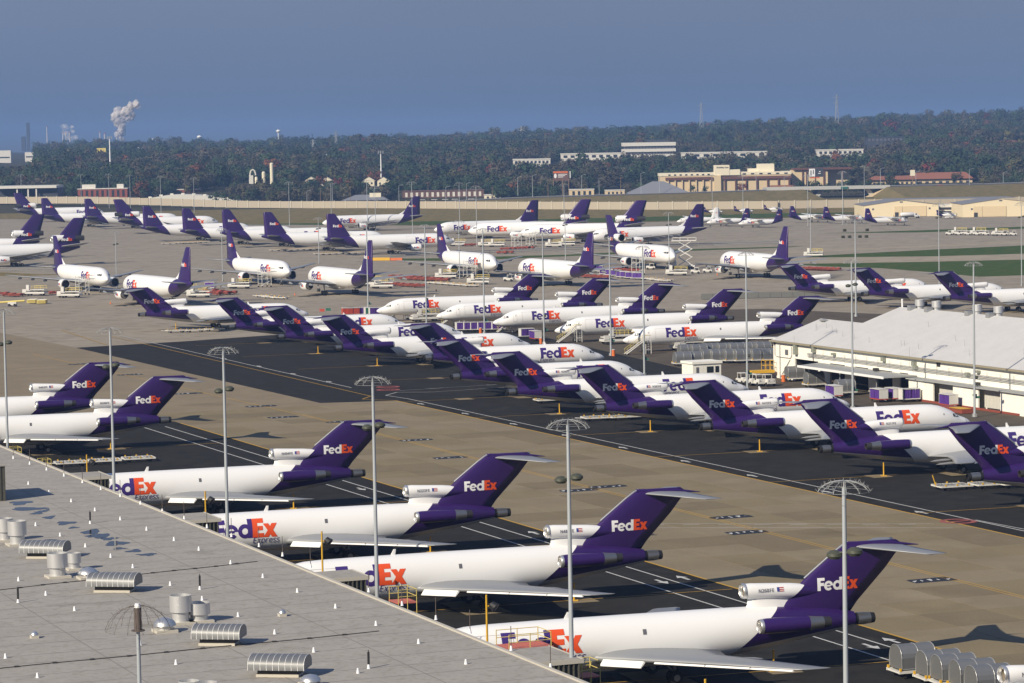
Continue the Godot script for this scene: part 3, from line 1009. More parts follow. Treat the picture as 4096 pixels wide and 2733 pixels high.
func fin_half(sp: Dictionary, x: float, y: float) -> float:
	var f: Array = sp.fin
	var i := 0
	while i < f.size() - 2 and f[i + 1][0] < y:
		i += 1
	var t := clampf((y - f[i][0]) / (f[i + 1][0] - f[i][0]), 0, 1)
	var le := lerpf(f[i][2], f[i + 1][2], t)
	var ch := lerpf(f[i][3], f[i + 1][3], t)
	return foil(clampf((x - le) / ch, 0, 1), lerpf(f[i][4], f[i + 1][4], t)) * ch

func wheel(called: String, parent: Node, at: Vector3, r: float, w: float) -> void:
	var s := nb()
	lathe(s, at - Vector3(w / 2, 0, 0), Vector3.RIGHT, [[0.02, r * 0.3], [0.0, r * 0.75], [w * 0.12, r * 0.95], [w * 0.3, r], [w * 0.7, r], [w * 0.88, r * 0.95], [w, r * 0.75], [w - 0.02, r * 0.3]], 14)
	var t := obj(called, s, M.tyre, parent)
	var h := nb()
	lathe(h, at - Vector3(w / 2 + 0.01, 0, 0), Vector3.RIGHT, [[0, 0.01], [0, r * 0.45], [w + 0.02, r * 0.45], [w + 0.02, 0.01]], 10)
	obj("hub", h, M.galvanised, t)

func gear(root: Node3D, x: float, z: float, top: float, r: float, rows: Array, gap: float, called: String) -> void:
	var s := nb()
	tube(s, Vector3(z, top, x), Vector3(z, r, x), 0.16, 0.12, 8)
	tube(s, Vector3(z, top * 0.95, x - 1.1), Vector3(z, r + 0.35, x), 0.07)
	tube(s, Vector3(z - gap, r, x + rows[0]), Vector3(z + gap, r, x + rows[0]), 0.09)
	if rows.size() > 1:
		tube(s, Vector3(z, r, x + rows[0]), Vector3(z, r, x + rows[-1]), 0.12)
	var g := obj(called, s, M.galvanised, root)
	for a in rows:
		for e in [-1, 1]:
			wheel("wheel", g, Vector3(z + e * gap, r, x + a), r, r * 0.65)

func engine(root: Node3D, at: Vector3, r: float, cowl_len: float, core_len: float, cowl: Material) -> Node3D:
	var s := nb()
	lathe(s, at, Vector3(0, 0, 1), [[0.12, r * 0.86], [0.03, r * 0.9], [0.0, r * 0.94], [0.06, r * 0.985], [cowl_len * 0.12, r * 1.03], [cowl_len * 0.4, r * 1.06], [cowl_len * 0.75, r], [cowl_len, r * 0.84], [cowl_len - 0.05, r * 0.8]], 22)
	var c := obj("engine", s, cowl, root)
	var l := nb()
	lathe(l, at, Vector3(0, 0, 1), [[0.16, r * 0.85], [0.0, r * 0.885], [-0.045, r * 0.94], [0.0, r * 0.995], [0.22, r * 1.035]], 22)
	obj("intake_lip", l, M.bright_metal, c)
	var f := nb()
	lathe(f, at, Vector3(0, 0, 1), [[0.1, r * 0.87], [1.2, r * 0.82], [1.2, 0.01]], 18)
	obj("fan", f, M.black, c)
	var x := nb()
	lathe(x, at, Vector3(0, 0, 1), [[cowl_len * 0.8, r * 0.7], [cowl_len + core_len * 0.1, r * 0.68], [cowl_len + core_len * 0.8, r * 0.5], [cowl_len + core_len * 0.78, r * 0.42], [cowl_len + core_len * 0.4, r * 0.3]], 18)
	obj("exhaust", x, M.metal, c)
	return c

func print_logo(sp: Dictionary, root: Node3D, x0: float, y0: float, cap: float, sides: Array, called := "lettering") -> void:
	var lg := logo()
	for k in 2:
		var s := nb()
		for side in sides:
			lay(s, lg[k], cap, 0.22, func(p): return on_side(sp, x0 + p.x if side > 0 else x0 + 3.51 * cap - p.x, y0 + p.y, side))
		obj(called, s, M.letter_purple if k == 0 else M.orange, root)

func print_word(sp: Dictionary, root: Node3D, polys: Array, x0: float, y0: float, cap: float, m: Material, sides: Array) -> void:
	var s := nb()
	var e := extent(polys) * cap
	for side in sides:
		lay(s, polys, cap, 0.3, func(p): return on_side(sp, x0 + p.x if side > 0 else x0 + e - p.x, y0 + p.y, side))
	obj("lettering", s, m, root)

func fin_logo(sp: Dictionary, root: Node, x0: float, y0: float, cap: float) -> void:
	var lg := logo()
	for k in 2:
		var s := nb()
		for side in [-1, 1]:
			lay(s, lg[k], cap, 0.4, func(p):
				var x: float = x0 + p.x if side > 0 else x0 + 3.51 * cap - p.x
				return Vector3(-side * (fin_half(sp, x, y0 + p.y) + sp.get("logo_out", 0.03)), y0 + p.y, x - sp.x0))
		obj("lettering", s, M.letter_white if k == 0 else M.orange, root)

func windows(sp: Dictionary, root: Node3D, list: Array, m: Material, called: String) -> void:   # list of outlines (x aft, y), on both sides
	for q in list:
		for side in [-1, 1]:
			var s := nb()
			lay(s, [pv(q)], 1.0, 0.25, func(p): return on_side(sp, p.x, p.y, side, 0.02))
			obj(called, s, m, root)

func outline_door(sp: Dictionary, root: Node3D, x: float, y: float, w: float, h: float, side: float) -> void:
	var t := 0.05
	var s := nb()
	lay(s, [pv([0, 0, w, 0, w, t, 0, t]), pv([0, h - t, w, h - t, w, h, 0, h]), pv([0, t, t, t, t, h - t, 0, h - t]), pv([w - t, t, w, t, w, h - t, w - t, h - t])], 1.0, 0.3, func(p): return on_side(sp, x + p.x, y + p.y, side, 0.015))
	obj("door_outline", s, M.outline, root)

func trijet(short: bool) -> Node3D:   # the rear-engined three-engine freighter with a T-tail
	var d := 3.05 if short else 0.0
	var sp := {
		"x0": 22.0 - 2 * d, "x": [0.0, 0.6, 1.3, 2.2, 3.1, 4.4, 6.2, 12.0, 26.5 - d, 30.5 - 2 * d, 34.0 - 2 * d, 37.5 - 2 * d, 40.6 - 2 * d],
		"top": [2.55, 3.1, 3.42, 3.75, 4.38, 4.95, 5.42, 5.55, 5.55, 5.52, 5.4, 5.1, 4.55],
		"bot": [2.5, 2.05, 1.8, 1.6, 1.48, 1.38, 1.33, 1.33, 1.35, 1.7, 2.2, 2.75, 3.3],
		"w": [0.02, 0.55, 0.85, 1.15, 1.4, 1.68, 1.85, 1.88, 1.88, 1.8, 1.5, 1.1, 0.6],
		"edge": [33.6 - 2 * d, 5.4, 1.42], "grey_belly": true, "logo_out": 0.03,
		"fin": [[4.6, 0.0, 33.0 - 2 * d, 7.4, 0.13], [5.4, 0.0, 33.7 - 2 * d, 7.3, 0.12], [8.0, 0.0, 36.75 - 2 * d, 6.8, 0.11], [9.7, 0.0, 39.0 - 2 * d, 5.95, 0.10], [10.2, 0.0, 39.75 - 2 * d, 5.2, 0.09], [10.42, 0.0, 40.2 - 2 * d, 4.4, 0.06]],
	}
	var x0: float = sp.x0
	var e := -2 * d
	var root := thing("shorter_trijet" if short else "trijet", "", "airliner")
	fuselage(sp, root)
	# cockpit glass, radome line, doors, small windows
	windows(sp, root, [[2.28, 3.50, 2.95, 3.56, 3.05, 4.02, 2.75, 4.06], [3.03, 3.58, 3.42, 3.66, 3.42, 4.06, 3.14, 4.03]], M.glass, "cockpit_window")
	var rs := nb()
	var rr := []
	for x in [0.98, 1.06]:
		var r := PackedVector3Array()
		for j in 30:
			r.append(skin(sp, x, TAU * j / 30, 0.012))
		rr.append(r)
	loft(rs, rr)
	obj("radome_seam", rs, M.outline, root)
	outline_door(sp, root, 4.5, 2.75, 0.86, 1.75, 1)
	outline_door(sp, root, 6.6, 2.75, 3.4 if not short else 1.5, 2.1, 1)
	windows(sp, root, [[5.0, 3.95, 5.15, 3.95, 5.15, 4.2, 5.0, 4.2], [21.1 - d, 4.1, 21.42 - d, 4.1, 21.42 - d, 4.52, 21.1 - d, 4.52]], M.window_grey, "window")
	var lx := 9.0 - d * 0.75
	print_logo(sp, root, lx, 3.0, 1.95, [-1, 1])
	print_word(sp, root, word("Express", "Droid Sans", 400, 0.2), lx + 4.05, 2.2, 0.62, M.letter_purple, [-1, 1])
	# fin with the duct of the middle engine
	var s := nb()
	panel_loft(s, sp.fin, true, x0)
	var fin := obj("fin", s, M.purple, root)
	fin_logo(sp, fin, 37.2 + e, 6.5, 1.08)
	s = nb()
	tube(s, Vector3(0, 10.28, 39.95 + e - x0), Vector3(0, 10.1, 44.2 + e - x0), 0.2, 0.22, 10)
	tube(s, Vector3(0, 10.1, 44.2 + e - x0), Vector3(0, 9.85, 46.7 + e - x0), 0.22, 0.03, 10)
	obj("bullet_fairing", s, M.purple, fin)
	s = nb()
	var edge := []
	for f in sp.fin:
		if f[0] > 7.0:
			edge.append(Vector3(0, f[0], f[2] - 0.02 - x0))
	edge.push_front((edge[0] as Vector3) - ((edge[1] as Vector3) - (edge[0] as Vector3)).normalized() * 0.7)
	for k in edge.size() - 1:
		tube(s, edge[k], edge[k + 1], 0.1, 0.1, 8)
	obj("leading_edge", s, M.bright_metal, fin)
	# middle intake: white in front of the slanting paint edge, purple behind it
	var rings := [[], []]
	var inlet := 30.55 + e
	var cy := 6.85
	for part in 2:
		for k in 9:
			var r := PackedVector3Array()
			for j in 24:
				var phi := TAU * j / 24
				var xe := 33.75 + e + (cy + 0.6 * cos(phi) - 5.4) * 1.17
				var a := inlet + 0.02 if part == 0 else xe
				var b := xe if part == 0 else 40.0 + e
				var x := lerpf(a, b, k / 8.0)
				var t := clampf((x - inlet) / 9.5, 0, 1)
				var rad := 0.66 * sqrt(clampf((x - inlet) / 0.5 + 0.72, 0, 1)) if t < 0.45 else 0.66 * (1.0 - smoothstep(0.42, 1.0, t) * 0.75)
				r.append(Vector3(rad * sin(phi), cy - t * 0.5 + rad * cos(phi) * (1.0 if not short else 0.9), x - x0))
			rings[part].append(r)
	s = nb()
	loft(s, rings[0])
	var duct := obj("middle_intake_duct", s, M.white, root)
	s = nb()
	loft(s, rings[1], true, false, true)
	obj("duct_rear", s, M.purple, duct)
	s = nb()
	lathe(s, Vector3(0, cy, inlet - x0), Vector3(0, 0, 1), [[0.25, 0.5], [0.0, 0.55], [-0.05, 0.6], [0.02, 0.645], [0.2, 0.67]], 20)
	obj("intake_lip", s, M.bright_metal, duct)
	s = nb()
	lathe(s, Vector3(0, cy, inlet - x0), Vector3(0, 0, 1), [[0.1, 0.54], [2.2, 0.5], [2.2, 0.01]], 18)
	obj("intake_throat", s, M.throat, duct)
	s = nb()
	panel_loft(s, [[5.2, 0.0, 30.7 + e, 6.5, 0.12], [5.7, 0.0, 31.0 + e, 6.0, 0.1], [6.6, 0.0, 31.05 + e, 5.6, 0.1]], true, x0)
	obj("duct_fairing", s, M.white, duct)
	# tail exhaust
	s = nb()
	lathe(s, Vector3(0, 3.92, 0), Vector3(0, 0, 1), [[39.4 + e - x0, 0.6], [39.7 + e - x0, 0.66], [40.45 + e - x0, 0.6], [40.45 + e - x0, 0.3]], 18)
	var ex := obj("tail_exhaust", s, M.metal, root)
	s = nb()
	lathe(s, Vector3(0, 3.88, 0), Vector3(0, 0, 1), [[40.4 + e - x0, 0.5], [41.0 + e - x0, 0.49]], 18)
	obj("exhaust_ring", s, M.black, ex)
	s = nb()
	lathe(s, Vector3(0, 3.88, 0), Vector3(0, 0, 1), [[42.05 + e - x0, 0.47], [42.5 + e - x0, 0.43], [42.5 + e - x0, 0.36]], 18)
	obj("nozzle", s, M.black, ex)
	s = nb()
	lathe(s, Vector3(0, 3.88, 0), Vector3(0, 0, 1), [[40.95 + e - x0, 0.3], [40.95 + e - x0, 0.53], [41.6 + e - x0, 0.52], [42.1 + e - x0, 0.48], [42.1 + e - x0, 0.3], [41.4 + e - x0, 0.28], [41.4 + e - x0, 0.01]], 18)
	obj("exhaust_pipe", s, M.metal, ex)
	# tailplane
	for side in [-1, 1]:
		s = nb()
		panel_loft(s, [[side * 0.1, 9.98, 40.7 + e, 4.3, 0.09], [side * 2.6, 9.9, 42.7 + e, 3.0, 0.085], [side * 5.35, 9.78, 44.9 + e, 1.85, 0.08], [side * 5.47, 9.78, 45.3 + e, 1.4, 0.05]], false, x0)
		obj("tailplane", s, M.wing, root)
	# side engines
	for side in [-1, 1]:
		s = nb()
		var c := Vector3(side * 2.98, 4.3, 30.9 + e - x0)
		lathe(s, c, Vector3(0, 0, 1), [[0.05, 0.55], [0.1, 0.6], [0.6, 0.645], [2.2, 0.66], [4.38, 0.6], [4.4, 0.5]], 22)
		var en := obj("engine", s, M.purple, root)
		s = nb()
		lathe(s, c, Vector3(0, 0, 1), [[0.3, 0.48], [0.0, 0.52], [-0.06, 0.56], [0.0, 0.6], [0.22, 0.628]], 22)
		obj("intake_lip", s, M.bright_metal, en)
		s = nb()
		lathe(s, c, Vector3(0, 0, 1), [[0.1, 0.52], [1.6, 0.48], [1.6, 0.01]], 18)
		obj("intake_throat", s, M.throat, en)
		s = nb()
		lathe(s, c, Vector3(0, 0, 1), [[4.34, 0.45], [4.34, 0.625], [4.55, 0.6], [5.0, 0.54], [5.62, 0.5]], 20)
		obj("reverser", s, M.metal, en)
		s = nb()
		lathe(s, c, Vector3(0, 0, 1), [[5.55, 0.49], [5.75, 0.46], [6.3, 0.42], [6.28, 0.34], [5.5, 0.3], [5.5, 0.01]], 18)
		obj("exhaust", s, M.dark_metal, en)
		s = nb()
		panel_loft(s, [[side * 1.0, 4.15, 31.6 + e, 4.2, 0.1], [side * 2.5, 4.3, 31.7 + e, 3.9, 0.09]], false, x0)
		obj("engine_pylon", s, M.purple, en)
	# wings
	for side in [-1, 1]:
		s = nb()
		panel_loft(s, [[side * 1.2, 2.35, 16.4 - d, 11.3, 0.12], [side * 2.2, 2.42, 17.3 - d, 10.3, 0.115], [side * 5.6, 2.62, 20.2 - d, 6.6, 0.11], [side * 10.5, 2.85, 24.1 - d, 4.6, 0.1], [side * 16.2, 3.05, 28.5 - d, 2.75, 0.09], [side * 16.46, 3.06, 28.95 - d, 2.2, 0.06]], false, x0)
		var w := obj("wing", s, M.wing, root)
		s = nb()
		for q in [[2.4, 5.4], [6.2, 9.8], [9.9, 13.0], [13.1, 16.0]]:
			var pts := []
			for z in [q[0], q[1]]:
				var t = (z - 2.2) / 14.0
				var le = 17.35 - d + (z - 2.2) * 0.8 - x0
				var y: float = lerpf(2.45, 3.05, t)
				pts.append([Vector3(side * z, y - 0.02, le - 0.12), Vector3(side * z, y - (0.55 if q[0] < 3 else 0.16), le - (0.45 if q[0] < 3 else 0.2)), Vector3(side * z, y - (0.59 if q[0] < 3 else 0.2), le - (0.38 if q[0] < 3 else 0.12)), Vector3(side * z, y - 0.12, le + 0.02)])
			flat(s)
			for k in 4:
				quad(s, pts[0][k], pts[1][k], pts[1][(k + 1) % 4], pts[0][(k + 1) % 4])
			quad(s, pts[0][0], pts[0][1], pts[0][2], pts[0][3])
			quad(s, pts[1][0], pts[1][1], pts[1][2], pts[1][3])
		obj("leading_edge_flap", s, M.white, w)
		for z in [6.4, 10.9]:
			s = nb()
			lathe(s, Vector3(side * z, 2.22 + z * 0.025, 24.2 - d + z * 0.32 - x0), Vector3(0, -0.03, 1).normalized(), [[0, 0.02], [0.4, 0.14], [1.4, 0.2], [2.8, 0.14], [3.5, 0.02]], 10)
			obj("flap_fairing", s, M.wing, w)
		s = nb()
		lathe(s, Vector3(side * 16.45, 3.06, 28.9 - d - x0), Vector3(0, 0, 1), [[0, 0.01], [0.3, 0.06], [2.0, 0.07], [2.4, 0.01]], 8)
		obj("wingtip_light", s, M.galvanised, w)
	# belly fairing between the wings
	s = nb()
	lathe(s, Vector3(0, 1.95, 15.4 - d - x0), Vector3(0, 0, 1), [[0, 0.5], [1.5, 0.75], [5, 0.85], [10, 0.8], [14, 0.3]], 16)
	obj("wing_root_fairing", s, M.white, root)
	gear(root, 23.4 - d - x0, -2.86, 2.2, 0.62, [0.0], 0.36, "main_gear")
	gear(root, 23.4 - d - x0, 2.86, 2.2, 0.62, [0.0], 0.36, "main_gear")
	gear(root, 4.6 - x0, 0.0, 1.7, 0.4, [0.0], 0.25, "nose_gear")
	s = nb()
	panel_loft(s, [[5.45, 0.0, 14.8 - d, 0.55, 0.1], [6.1, 0.0, 15.15 - d, 0.25, 0.1]], true, x0)
	obj("antenna", s, M.white, root)
	root.set_meta("plan", sp)
	return root

func registration(root: Node3D, sp: Dictionary, t: String, short := false) -> void:   # the number and the flag on the middle duct
	var e := -6.1 if short else 0.0
	var polys := word(t, "Droid Sans", 700)
	var k := 1.42 / extent(polys)
	for part in 3:
		var s := nb()
		for side in [-1, 1]:
			var list: Array = polys if part == 0 else [pv([0, 0.0, 0.22, 0.0, 0.22, 0.36, 0, 0.36])] if part == 2 else [pv([0.22, 0.0, 0.62, 0.0, 0.62, 0.07, 0.22, 0.07]), pv([0.22, 0.14, 0.62, 0.14, 0.62, 0.21, 0.22, 0.21]), pv([0.22, 0.28, 0.62, 0.28, 0.62, 0.35, 0.22, 0.35])]
			var x1: float = 31.75 if part == 0 else 33.45
			var w: float = 1.42 if part == 0 else 0.62
			lay(s, list, k if part == 0 else 1.0, 0.2, func(p):
				var y: float = 6.72 + p.y
				var x: float = x1 + e + (p.x if side > 0 else w - p.x)
				var t2: float = (x - 30.55 - e) / 9.5
				return Vector3(-side * (sqrt(maxf(0.01, 0.66 * 0.66 - pow(y - 6.85 + t2 * 0.5, 2))) + 0.025), y, x - sp.x0))
		obj(["registration", "flag_stripes", "flag_canton"][part], s, [M.letter_grey, M.letter_red, M.letter_blue][part], root)

func widebody(called: String, sp: Dictionary) -> Node3D:
	var root := thing(called, "", "airliner")
	var x0: float = sp.x0
	fuselage(sp, root)
	windows(sp, root, sp.glass, M.glass, "cockpit_window")
	print_logo(sp, root, sp.logo[0], sp.logo[1], sp.logo[2], [-1, 1])
	for q in sp.doors:
		outline_door(sp, root, q[0], q[1], q[2], q[3], 1)
		outline_door(sp, root, q[0], q[1], q[2], q[3], -1)
	var s := nb()
	panel_loft(s, sp.fin, true, x0)
	var fin := obj("fin", s, M.purple, root)
	fin_logo(sp, root, sp.fin_logo[0], sp.fin_logo[1], sp.fin_logo[2])
	if sp.has("dorsal"):
		s = nb()
		panel_loft(s, sp.dorsal, true, x0)
		obj("dorsal_fin", s, M.white, fin)
	for side in [-1, 1]:
		s = nb()
		var q := []
		for a in sp.stab:
			q.append([side * a[0], a[1], a[2], a[3], a[4]])
		panel_loft(s, q, false, x0)
		obj("tailplane", s, M.wing, root)
		s = nb()
		q = []
		for a in sp.wing:
			q.append([side * a[0], a[1], a[2], a[3], a[4]])
		panel_loft(s, q, false, x0)
		var w := obj("wing", s, M.wing, root)
		for f in sp.fairings:
			s = nb()
			lathe(s, Vector3(side * f[0], f[1], f[2] - x0), Vector3(0, -0.06, 1).normalized(), [[0, 0.03], [0.6, 0.28], [2.2, 0.38], [3.8, 0.2], [4.6, 0.03]], 10)
			obj("flap_fairing", s, M.wing, w)
		var g: Array = sp.engine
		var en := engine(root, Vector3(side * g[0], g[1], g[2] - x0), g[3], g[4], g[5], M.white)
		s = nb()
		hexa(s, [Vector3(side * g[0] - 0.22, g[1] + g[3] * 0.8, g[2] + 1.2 - x0), Vector3(side * g[0] + 0.22, g[1] + g[3] * 0.8, g[2] + 1.2 - x0), Vector3(side * g[0] + 0.22, g[1] + g[3] * 0.5, g[2] + 8.0 - x0), Vector3(side * g[0] - 0.22, g[1] + g[3] * 0.5, g[2] + 8.0 - x0),
			Vector3(side * g[0] - 0.16, g[1] + g[3] + 0.35, g[2] + 2.2 - x0), Vector3(side * g[0] + 0.16, g[1] + g[3] + 0.35, g[2] + 2.2 - x0), Vector3(side * g[0] + 0.2, g[1] + g[3] + 0.5, g[2] + 8.5 - x0), Vector3(side * g[0] - 0.2, g[1] + g[3] + 0.5, g[2] + 8.5 - x0)])
		obj("engine_pylon", s, M.wing, en)
		var lg := logo()
		for k in 2:
			s = nb()
			for face in [-1, 1]:
				lay(s, lg[k], 0.62, 0.2, func(p):
					var y: float = p.y - 0.25
					return Vector3(side * g[0] - face * (sqrt(pow(g[3] * 1.06, 2) - y * y) + 0.03), g[1] + y, g[2] + 1.1 + (p.x if face > 0 else 2.18 - p.x) - x0))
			obj("lettering", s, M.letter_purple if k == 0 else M.orange, en)
		gear(root, sp.gear[0] - x0, side * sp.gear[1], sp.gear[2], 0.62, [-0.75, 0.75], 0.5, "main_gear")
	s = nb()
	lathe(s, Vector3(0, sp.keel[0], sp.keel[1] - x0), Vector3(0, 0, 1), [[0, 0.6], [2, 1.5], [7, 1.75], [12, 1.5], [16, 0.4]], 16)
	obj("wing_root_fairing", s, M.white, root)
	gear(root, sp.nose_gear - x0, 0.0, 2.6, 0.5, [0.0], 0.3, "nose_gear")
	if sp.has("third"):
		var g: Array = sp.third   # x, y, radius, length, paint edge
		var rings := [[], []]
		for part in 2:
			for k in 7:
				var r := PackedVector3Array()
				for j in 26:
					var phi := TAU * j / 26
					var xe: float = g[4] + (g[2] * cos(phi)) * 0.95
					var x: float = lerpf(g[0] + 0.05, xe, k / 6.0) if part == 0 else lerpf(xe, g[0] + g[3] * 0.72, k / 6.0)
					var t = (x - g[0]) / g[3]
					var rad: float = g[2] * (sqrt(clampf(t * 9.0 + 0.75, 0, 1)) if t < 0.2 else 1.0 - maxf(0.0, t - 0.25) * 0.38)
					r.append(Vector3(rad * sin(phi), g[1] + rad * cos(phi), x - x0))
				rings[part].append(r)
		s = nb()
		loft(s, rings[0])
		var t3 := obj("tail_engine", s, M.white, root)
		s = nb()
		loft(s, rings[1])
		obj("cowl_rear", s, M.purple, t3)
		s = nb()
		lathe(s, Vector3(0, g[1], g[0] - x0), Vector3(0, 0, 1), [[0.3, g[2] * 0.82], [0, g[2] * 0.86], [-0.06, g[2] * 0.9], [0.03, g[2] * 0.95], [0.4, g[2] * 1.0]], 24)
		obj("intake_lip", s, M.bright_metal, t3)
		s = nb()
		lathe(s, Vector3(0, g[1], g[0] - x0), Vector3(0, 0, 1), [[0.2, g[2] * 0.83], [2.4, g[2] * 0.78], [2.4, 0.01]], 20)
		obj("intake_throat", s, M.black, t3)
		s = nb()
		lathe(s, Vector3(0, g[1], g[0] - x0), Vector3(0, 0, 1), [[g[3] * 0.7, g[2] * 0.83], [g[3] * 0.86, g[2] * 0.76], [g[3], g[2] * 0.68], [g[3] * 0.99, g[2] * 0.58], [g[3] * 0.8, g[2] * 0.5], [g[3] * 0.8, 0.01]], 20)
		obj("exhaust", s, M.dark_metal, t3)
		s = nb()
		panel_loft(s, sp.banjo, true, x0)
		obj("engine_pylon", s, M.purple, t3)
	root.set_meta("plan", sp)
	return root

func twin_plan() -> Dictionary:
	return {
		"x0": 25.0, "nose_scale": 1.35, "x": [0.0, 0.7, 1.6, 2.6, 3.6, 5.2, 7.5, 14.0, 33.0, 38.0, 43.5, 49.0, 53.4],
		"top": [4.25, 5.0, 5.55, 6.15, 6.8, 7.35, 7.68, 7.75, 7.75, 7.72, 7.6, 7.3, 6.9],
		"bot": [4.15, 3.45, 2.95, 2.6, 2.4, 2.2, 2.1, 2.1, 2.1, 2.55, 3.5, 4.9, 6.2],
		"w": [0.03, 0.8, 1.3, 1.75, 2.1, 2.5, 2.78, 2.82, 2.82, 2.7, 2.25, 1.4, 0.3],
		"edge": [43.4, 7.6, 0.95],
		"glass": [[2.05, 5.15, 2.7, 5.2, 2.85, 5.85, 2.45, 5.8], [2.8, 5.22, 3.3, 5.3, 3.35, 5.85, 2.95, 5.86], [3.4, 5.32, 3.85, 5.4, 3.85, 5.8, 3.45, 5.85]],
		"logo": [8.6, 4.0, 2.35], "doors": [[5.6, 4.2, 1.1, 2.0], [16.8, 4.3, 3.6, 2.6]],
		"fin": [[6.2, 0.0, 41.6, 10.6, 0.11], [8.0, 0.0, 43.0, 9.2, 0.105], [16.1, 0.0, 48.7, 3.8, 0.1], [16.5, 0.0, 49.3, 3.0, 0.06]],
		"dorsal": [[7.2, 0.0, 39.6, 5.0, 0.06], [8.2, 0.0, 41.9, 2.0, 0.08], [9.6, 0.0, 44.0, 0.6, 0.1]],
		"fin_logo": [46.2, 11.1, 1.05],
		"stab": [[0.4, 6.5, 45.2, 6.2, 0.1], [1.6, 6.6, 46.0, 5.4, 0.1], [7.9, 7.25, 50.4, 2.5, 0.09], [8.13, 7.27, 50.9, 1.7, 0.05]],
		"wing": [[2.0, 3.1, 16.0, 12.0, 0.13], [2.9, 3.2, 16.8, 11.0, 0.125], [8.0, 3.75, 20.2, 7.6, 0.11], [15.0, 4.5, 25.0, 5.1, 0.1], [22.0, 5.35, 30.2, 2.9, 0.09], [22.42, 5.4, 30.8, 2.1, 0.05]],
		"fairings": [[5.2, 2.85, 25.6], [10.6, 3.45, 26.6], [14.2, 3.9, 27.9], [17.8, 4.3, 29.4]],
		"engine": [7.95, 2.55, 16.3, 1.42, 4.3, 2.0], "gear": [25.0, 4.8, 3.2], "nose_gear": 6.7, "keel": [3.0, 15.0],
	}

func big_trijet_plan() -> Dictionary:
	return {
		"x0": 25.0, "nose_scale": 1.4, "x": [0.0, 0.7, 1.6, 2.6, 3.6, 5.2, 7.5, 14.0, 33.0, 38.0, 43.0, 48.0, 52.0],
		"top": [4.5, 5.35, 5.95, 6.5, 7.2, 7.75, 8.1, 8.2, 8.2, 8.15, 8.0, 7.6, 6.8],
		"bot": [4.4, 3.6, 3.05, 2.7, 2.45, 2.3, 2.2, 2.2, 2.2, 2.75, 3.8, 5.0, 6.2],
		"w": [0.03, 0.85, 1.4, 1.9, 2.3, 2.7, 2.98, 3.01, 3.01, 2.85, 2.3, 1.4, 0.3],
		"edge": [42.4, 8.0, 0.85],
		"glass": [[2.1, 5.5, 2.75, 5.55, 2.9, 6.2, 2.5, 6.15], [2.85, 5.57, 3.35, 5.62, 3.4, 6.22, 3.0, 6.22], [3.45, 5.64, 3.9, 5.7, 3.9, 6.15, 3.5, 6.2]],
		"logo": [8.4, 4.2, 2.5], "doors": [[5.5, 4.5, 1.1, 2.1], [15.6, 4.6, 3.6, 2.7]],
		"fin": [[10.4, 0.0, 43.2, 9.4, 0.11], [11.3, 0.0, 44.2, 8.4, 0.105], [17.2, 0.0, 49.3, 5.0, 0.1], [17.6, 0.0, 49.9, 4.2, 0.06]],
		"fin_logo": [44.5, 9.0, 1.2], "logo_out": 1.36,
		"stab": [[0.4, 6.9, 43.4, 8.2, 0.1], [1.8, 7.05, 44.5, 7.2, 0.1], [10.5, 8.3, 50.3, 3.0, 0.09], [10.85, 8.33, 50.9, 2.1, 0.05]],
		"wing": [[2.2, 3.2, 17.3, 13.4, 0.13], [3.0, 3.3, 18.1, 12.4, 0.125], [8.4, 3.95, 22.5, 8.8, 0.11], [15.5, 4.8, 27.6, 5.6, 0.1], [23.3, 6.0, 33.2, 2.9, 0.09], [23.67, 6.05, 33.8, 2.1, 0.05]],
		"fairings": [[6.0, 3.0, 29.0], [11.6, 3.7, 30.0], [16.2, 4.4, 31.6]],
		"engine": [8.0, 2.7, 18.3, 1.42, 4.6, 2.2], "gear": [27.6, 5.3, 3.3], "nose_gear": 6.0, "keel": [3.1, 16.5],
		"third": [41.0, 9.9, 1.4, 12.6, 44.6], "banjo": [[7.2, 0.0, 42.0, 10.0, 0.13], [8.8, 0.0, 43.0, 9.0, 0.13]],
	}

